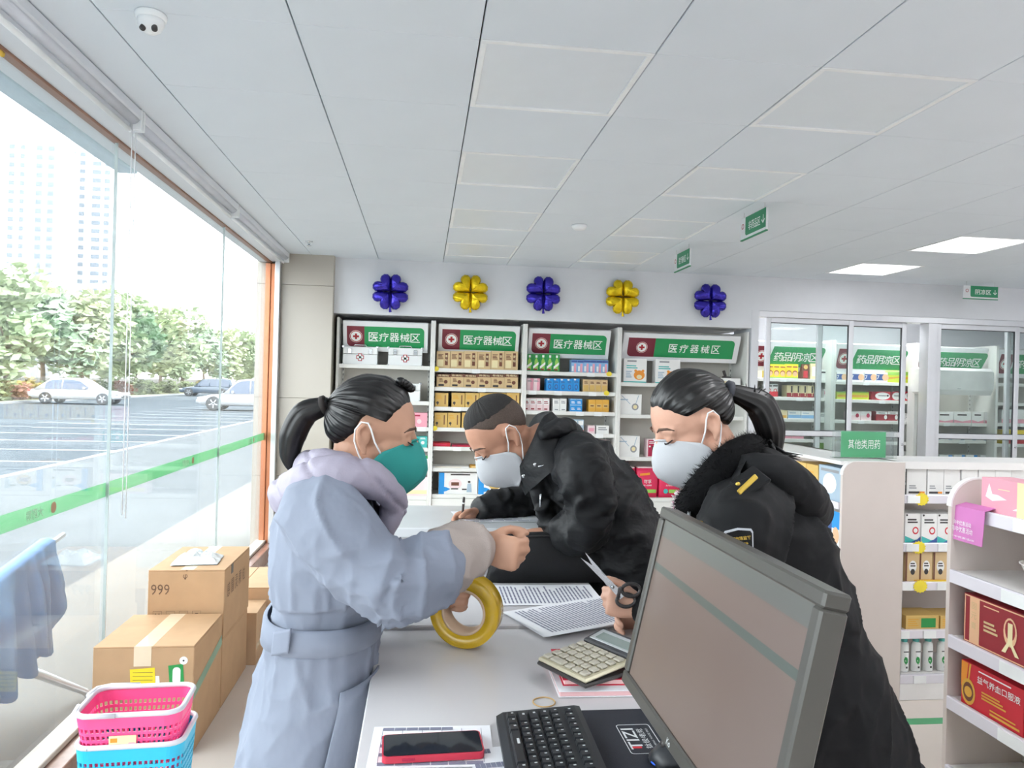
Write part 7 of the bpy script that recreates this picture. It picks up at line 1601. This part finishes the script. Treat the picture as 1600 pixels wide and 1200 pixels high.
# shoulder patch: shield with border and lettering
pc = PY(1156, 857, YU-.304); t3 = MB(); shp = [(-.029, .03), (-.026, .036), (0, .04), (.026, .036), (.029, .03), (.027, 0), (.022, -.022), (0, -.036), (-.022, -.022), (-.027, 0)]
Mp = Matrix.Translation(pc)@Matrix.Rotation(-.12, 4, 'Y')@Matrix.Rotation(-.1, 4, 'Z')
m = MB(); m.prism([(x*1.0, z) for x, z in shp], .003, 0, Mp); pt = child(m, 'shoulder_patch', mat('patch_border', (186, 190, 198), .5), t)
m = MB(); m.prism([(x*.9, z*.9) for x, z in shp], .001, 0, Mp@Matrix.Translation((0, -.001, 0))); child(m, 'patch_field', uni, pt)
m = MB(); m.text('中国市场监管', (0, -.0012, .02), (1, 0, 0), (0, 0, 1), .0075, 0, .02, width=.046); m.text('行政执法', (0, -.0012, .008), (1, 0, 0), (0, 0, 1), .0075, 0, .02, width=.034); disc(m, (0, -.0012, -.012), .012, 0, .0004, .009)
m.v = [tuple(Mp@Vector(v)) for v in m.v]; child(m, 'patch_lettering', gold, pt)
m = MB(); m.box(-.03, -.003, -.006, .03, .003, .006, 0, .002, Matrix.Translation(PY(1112, 822, YU-.2))@Matrix.Rotation(.2, 4, 'Y')); child(m, 'chest_pin', gold, t)
m = MB(); m.tube([PY(1078, 800, YU-.08), PY(1075, 815, YU-.085), PY(1080, 822, YU-.085)], .006, 8); child(m, 'zip_pull', M_chrome, t)
# ribbed cuff with light stripes
m = MB(); c0, c1 = PY(1020, 956, YU-.012), PY(1003, 950, YU-.002); dd_ = (c1-c0)
m.tube([c0, c0+dd_*.3, c0+dd_*.8, c1], [.05, .047, .044, .04], 24); child(m, 'cuff', uni, t)
m = MB(); q = c0+dd_*.6
m.tube([q, q+dd_*.09], .0472, 24); m.tube([q+dd_*.22, q+dd_*.3], .0455, 24); child(m, 'cuff_stripe', K['cream'], t)
# hair
line2 = [(.95, 0, .5), (.9, .4, .45), (.7, .74, .26), (.5, .96, .06), (.3, .98, .1), (.02, 1., .2), (-.26, .98, -.05), (-.42, .8, -.45), (-.62, .4, -.72), (-.66, 0, -.8), (-.62, -.4, -.72), (-.42, -.8, -.45), (-.26, -.98, -.05), (.02, -1., .2), (.3, -.98, .1), (.5, -.96, .06), (.7, -.74, .26), (.9, -.4, .45)]
child(hair_cap(hm, line2, (-.97, 0, .1), .013, .003, 21), 'hair', M_hair, t)
tp_ = hm@surf(Vector((-.97, 0, .1)), .004); t1 = PY(1164, 620, YU)
m = MB(); tail(m, [tp_, t1, PY(1188, 634, YU), PY(1203, 668, YU), PY(1206, 700, YU+.01), PY(1210, 722, YU+.01)], [.015, .024, .034, .033, .024, .012], 6, ridge=.14)
rnd = random.Random(4)
for k in range(26):
    a0 = PY(1200+rnd.uniform(-10, 8), 690+rnd.uniform(-6, 14), YU+rnd.uniform(-.03, .03)); e0 = PY(1222+rnd.uniform(-8, 34), 716+rnd.uniform(-10, 6), YU+rnd.uniform(-.04, .04))
    m.tube([a0, (a0+e0)/2+Vector((0, 0, -.012)), e0], [.004, .003, .0006], 5)
for k in range(24):
    a0 = PY(1168+rnd.uniform(-6, 20), 612+rnd.uniform(0, 12), YU+rnd.uniform(-.025, .025)); m.tube([a0, a0+Vector((rnd.uniform(-.005, .03), 0, rnd.uniform(.008, .022)))], [.003, .0005], 5)
child(m, 'ponytail', M_hair, t)
d = (t1-tp_).normalized(); q = tp_+d*.012; m = MB(); m.lathe([(.018, -.011), (.026, -.006), (.026, .006), (.018, .011)], 18, 0, Matrix.Translation(q)@d.to_track_quat('Z', 'Y').to_matrix().to_4x4()); child(m, 'hair_tie', mat('hair_tie_grey', (62, 64, 72), .7), t)
face_details(hm, t, M_brow, M_lash)
mask(hm, t, M_mwhite, M_loop)
# scissors in her hand
YS = YU-.012
piv = PY(957, 917, YS); t = thing('scissors', 'steel scissors with black handles in the dark-coated woman\'s hand', 'scissors', tuple(piv)); bpy.context.view_layer.update()
def blade(tip, w0, yo, name):
    d = PY(tip[0], tip[1], YS+yo)-piv; L_ = d.length; x = d.normalized(); y_ = Vector((0, 1, 0)); z = x.cross(y_).normalized()
    M = Matrix(((x.x, y_.x, z.x, piv.x), (x.y, y_.y, z.y, piv.y+yo), (x.z, y_.z, z.z, piv.z), (0, 0, 0, 1)))
    m = MB(); m.prism([(-.035, -.005), (-.01, -.007), (.01, -w0), (L_*.6, -w0*.75), (L_, 0), (L_*.5, w0*.35), (-.01, .006), (-.035, .004)], .0018, 0, M); return child(m, name, mat('scissor_steel', (206, 208, 212), .22, .85), t)
blade((906.5, 871), .0085, 0, 'blade'); blade((914, 862.5), -.0085, .002, 'blade')
m = MB(); m.lathe([(.004, -.003), (.004, .003)], 12, 0, Matrix.Translation(piv)@Matrix.Rotation(PI/2, 4, 'X')); child(m, 'pivot_screw', M_chrome, t)
for cx, cy in ((986, 922), (978, 938)):
    c = PY(cx, cy, YS+.002); m = MB(); ring = [c+Vector((.022*math.cos(a), .003*math.sin(a), .014*math.sin(a))) for a in [2*PI*i/20 for i in range(21)]]; m.tube(ring, .0042, 8, caps=False); m.tube([piv+Vector((.018, 0, -.003)), c+Vector((-.02, 0, .002))], .0045, 8); child(m, 'handle', K['dark'], t)
import OpenImageIO as oiio, sys, numpy as np
b=oiio.ImageBuf('/workdir/render_main.png'); a=b.get_pixels(oiio.FLOAT); h,w=a.shape[:2]
for n,x,y in [('ceil c',850,120),('ceil r',1450,150),('ceil l',600,250),('ceil l2',350,200),('fascia',670,455),('fascia r',1350,470),('pier',480,600),('desk',650,1080),('coat',500,900),('floor',380,1080),('gond',1360,900),('shelfback',760,715),('road',100,700),('pave',250,930),('tree',100,520),('floor r',1450,1160),('cooldoor',1500,640),('box',200,1030)]:
    X,Y=int(x*w/1600),int(y*h/1200); p=a[Y-2:Y+3,X-2:X+3,:3].mean((0,1)); print(n,(p*255).round().astype(int))
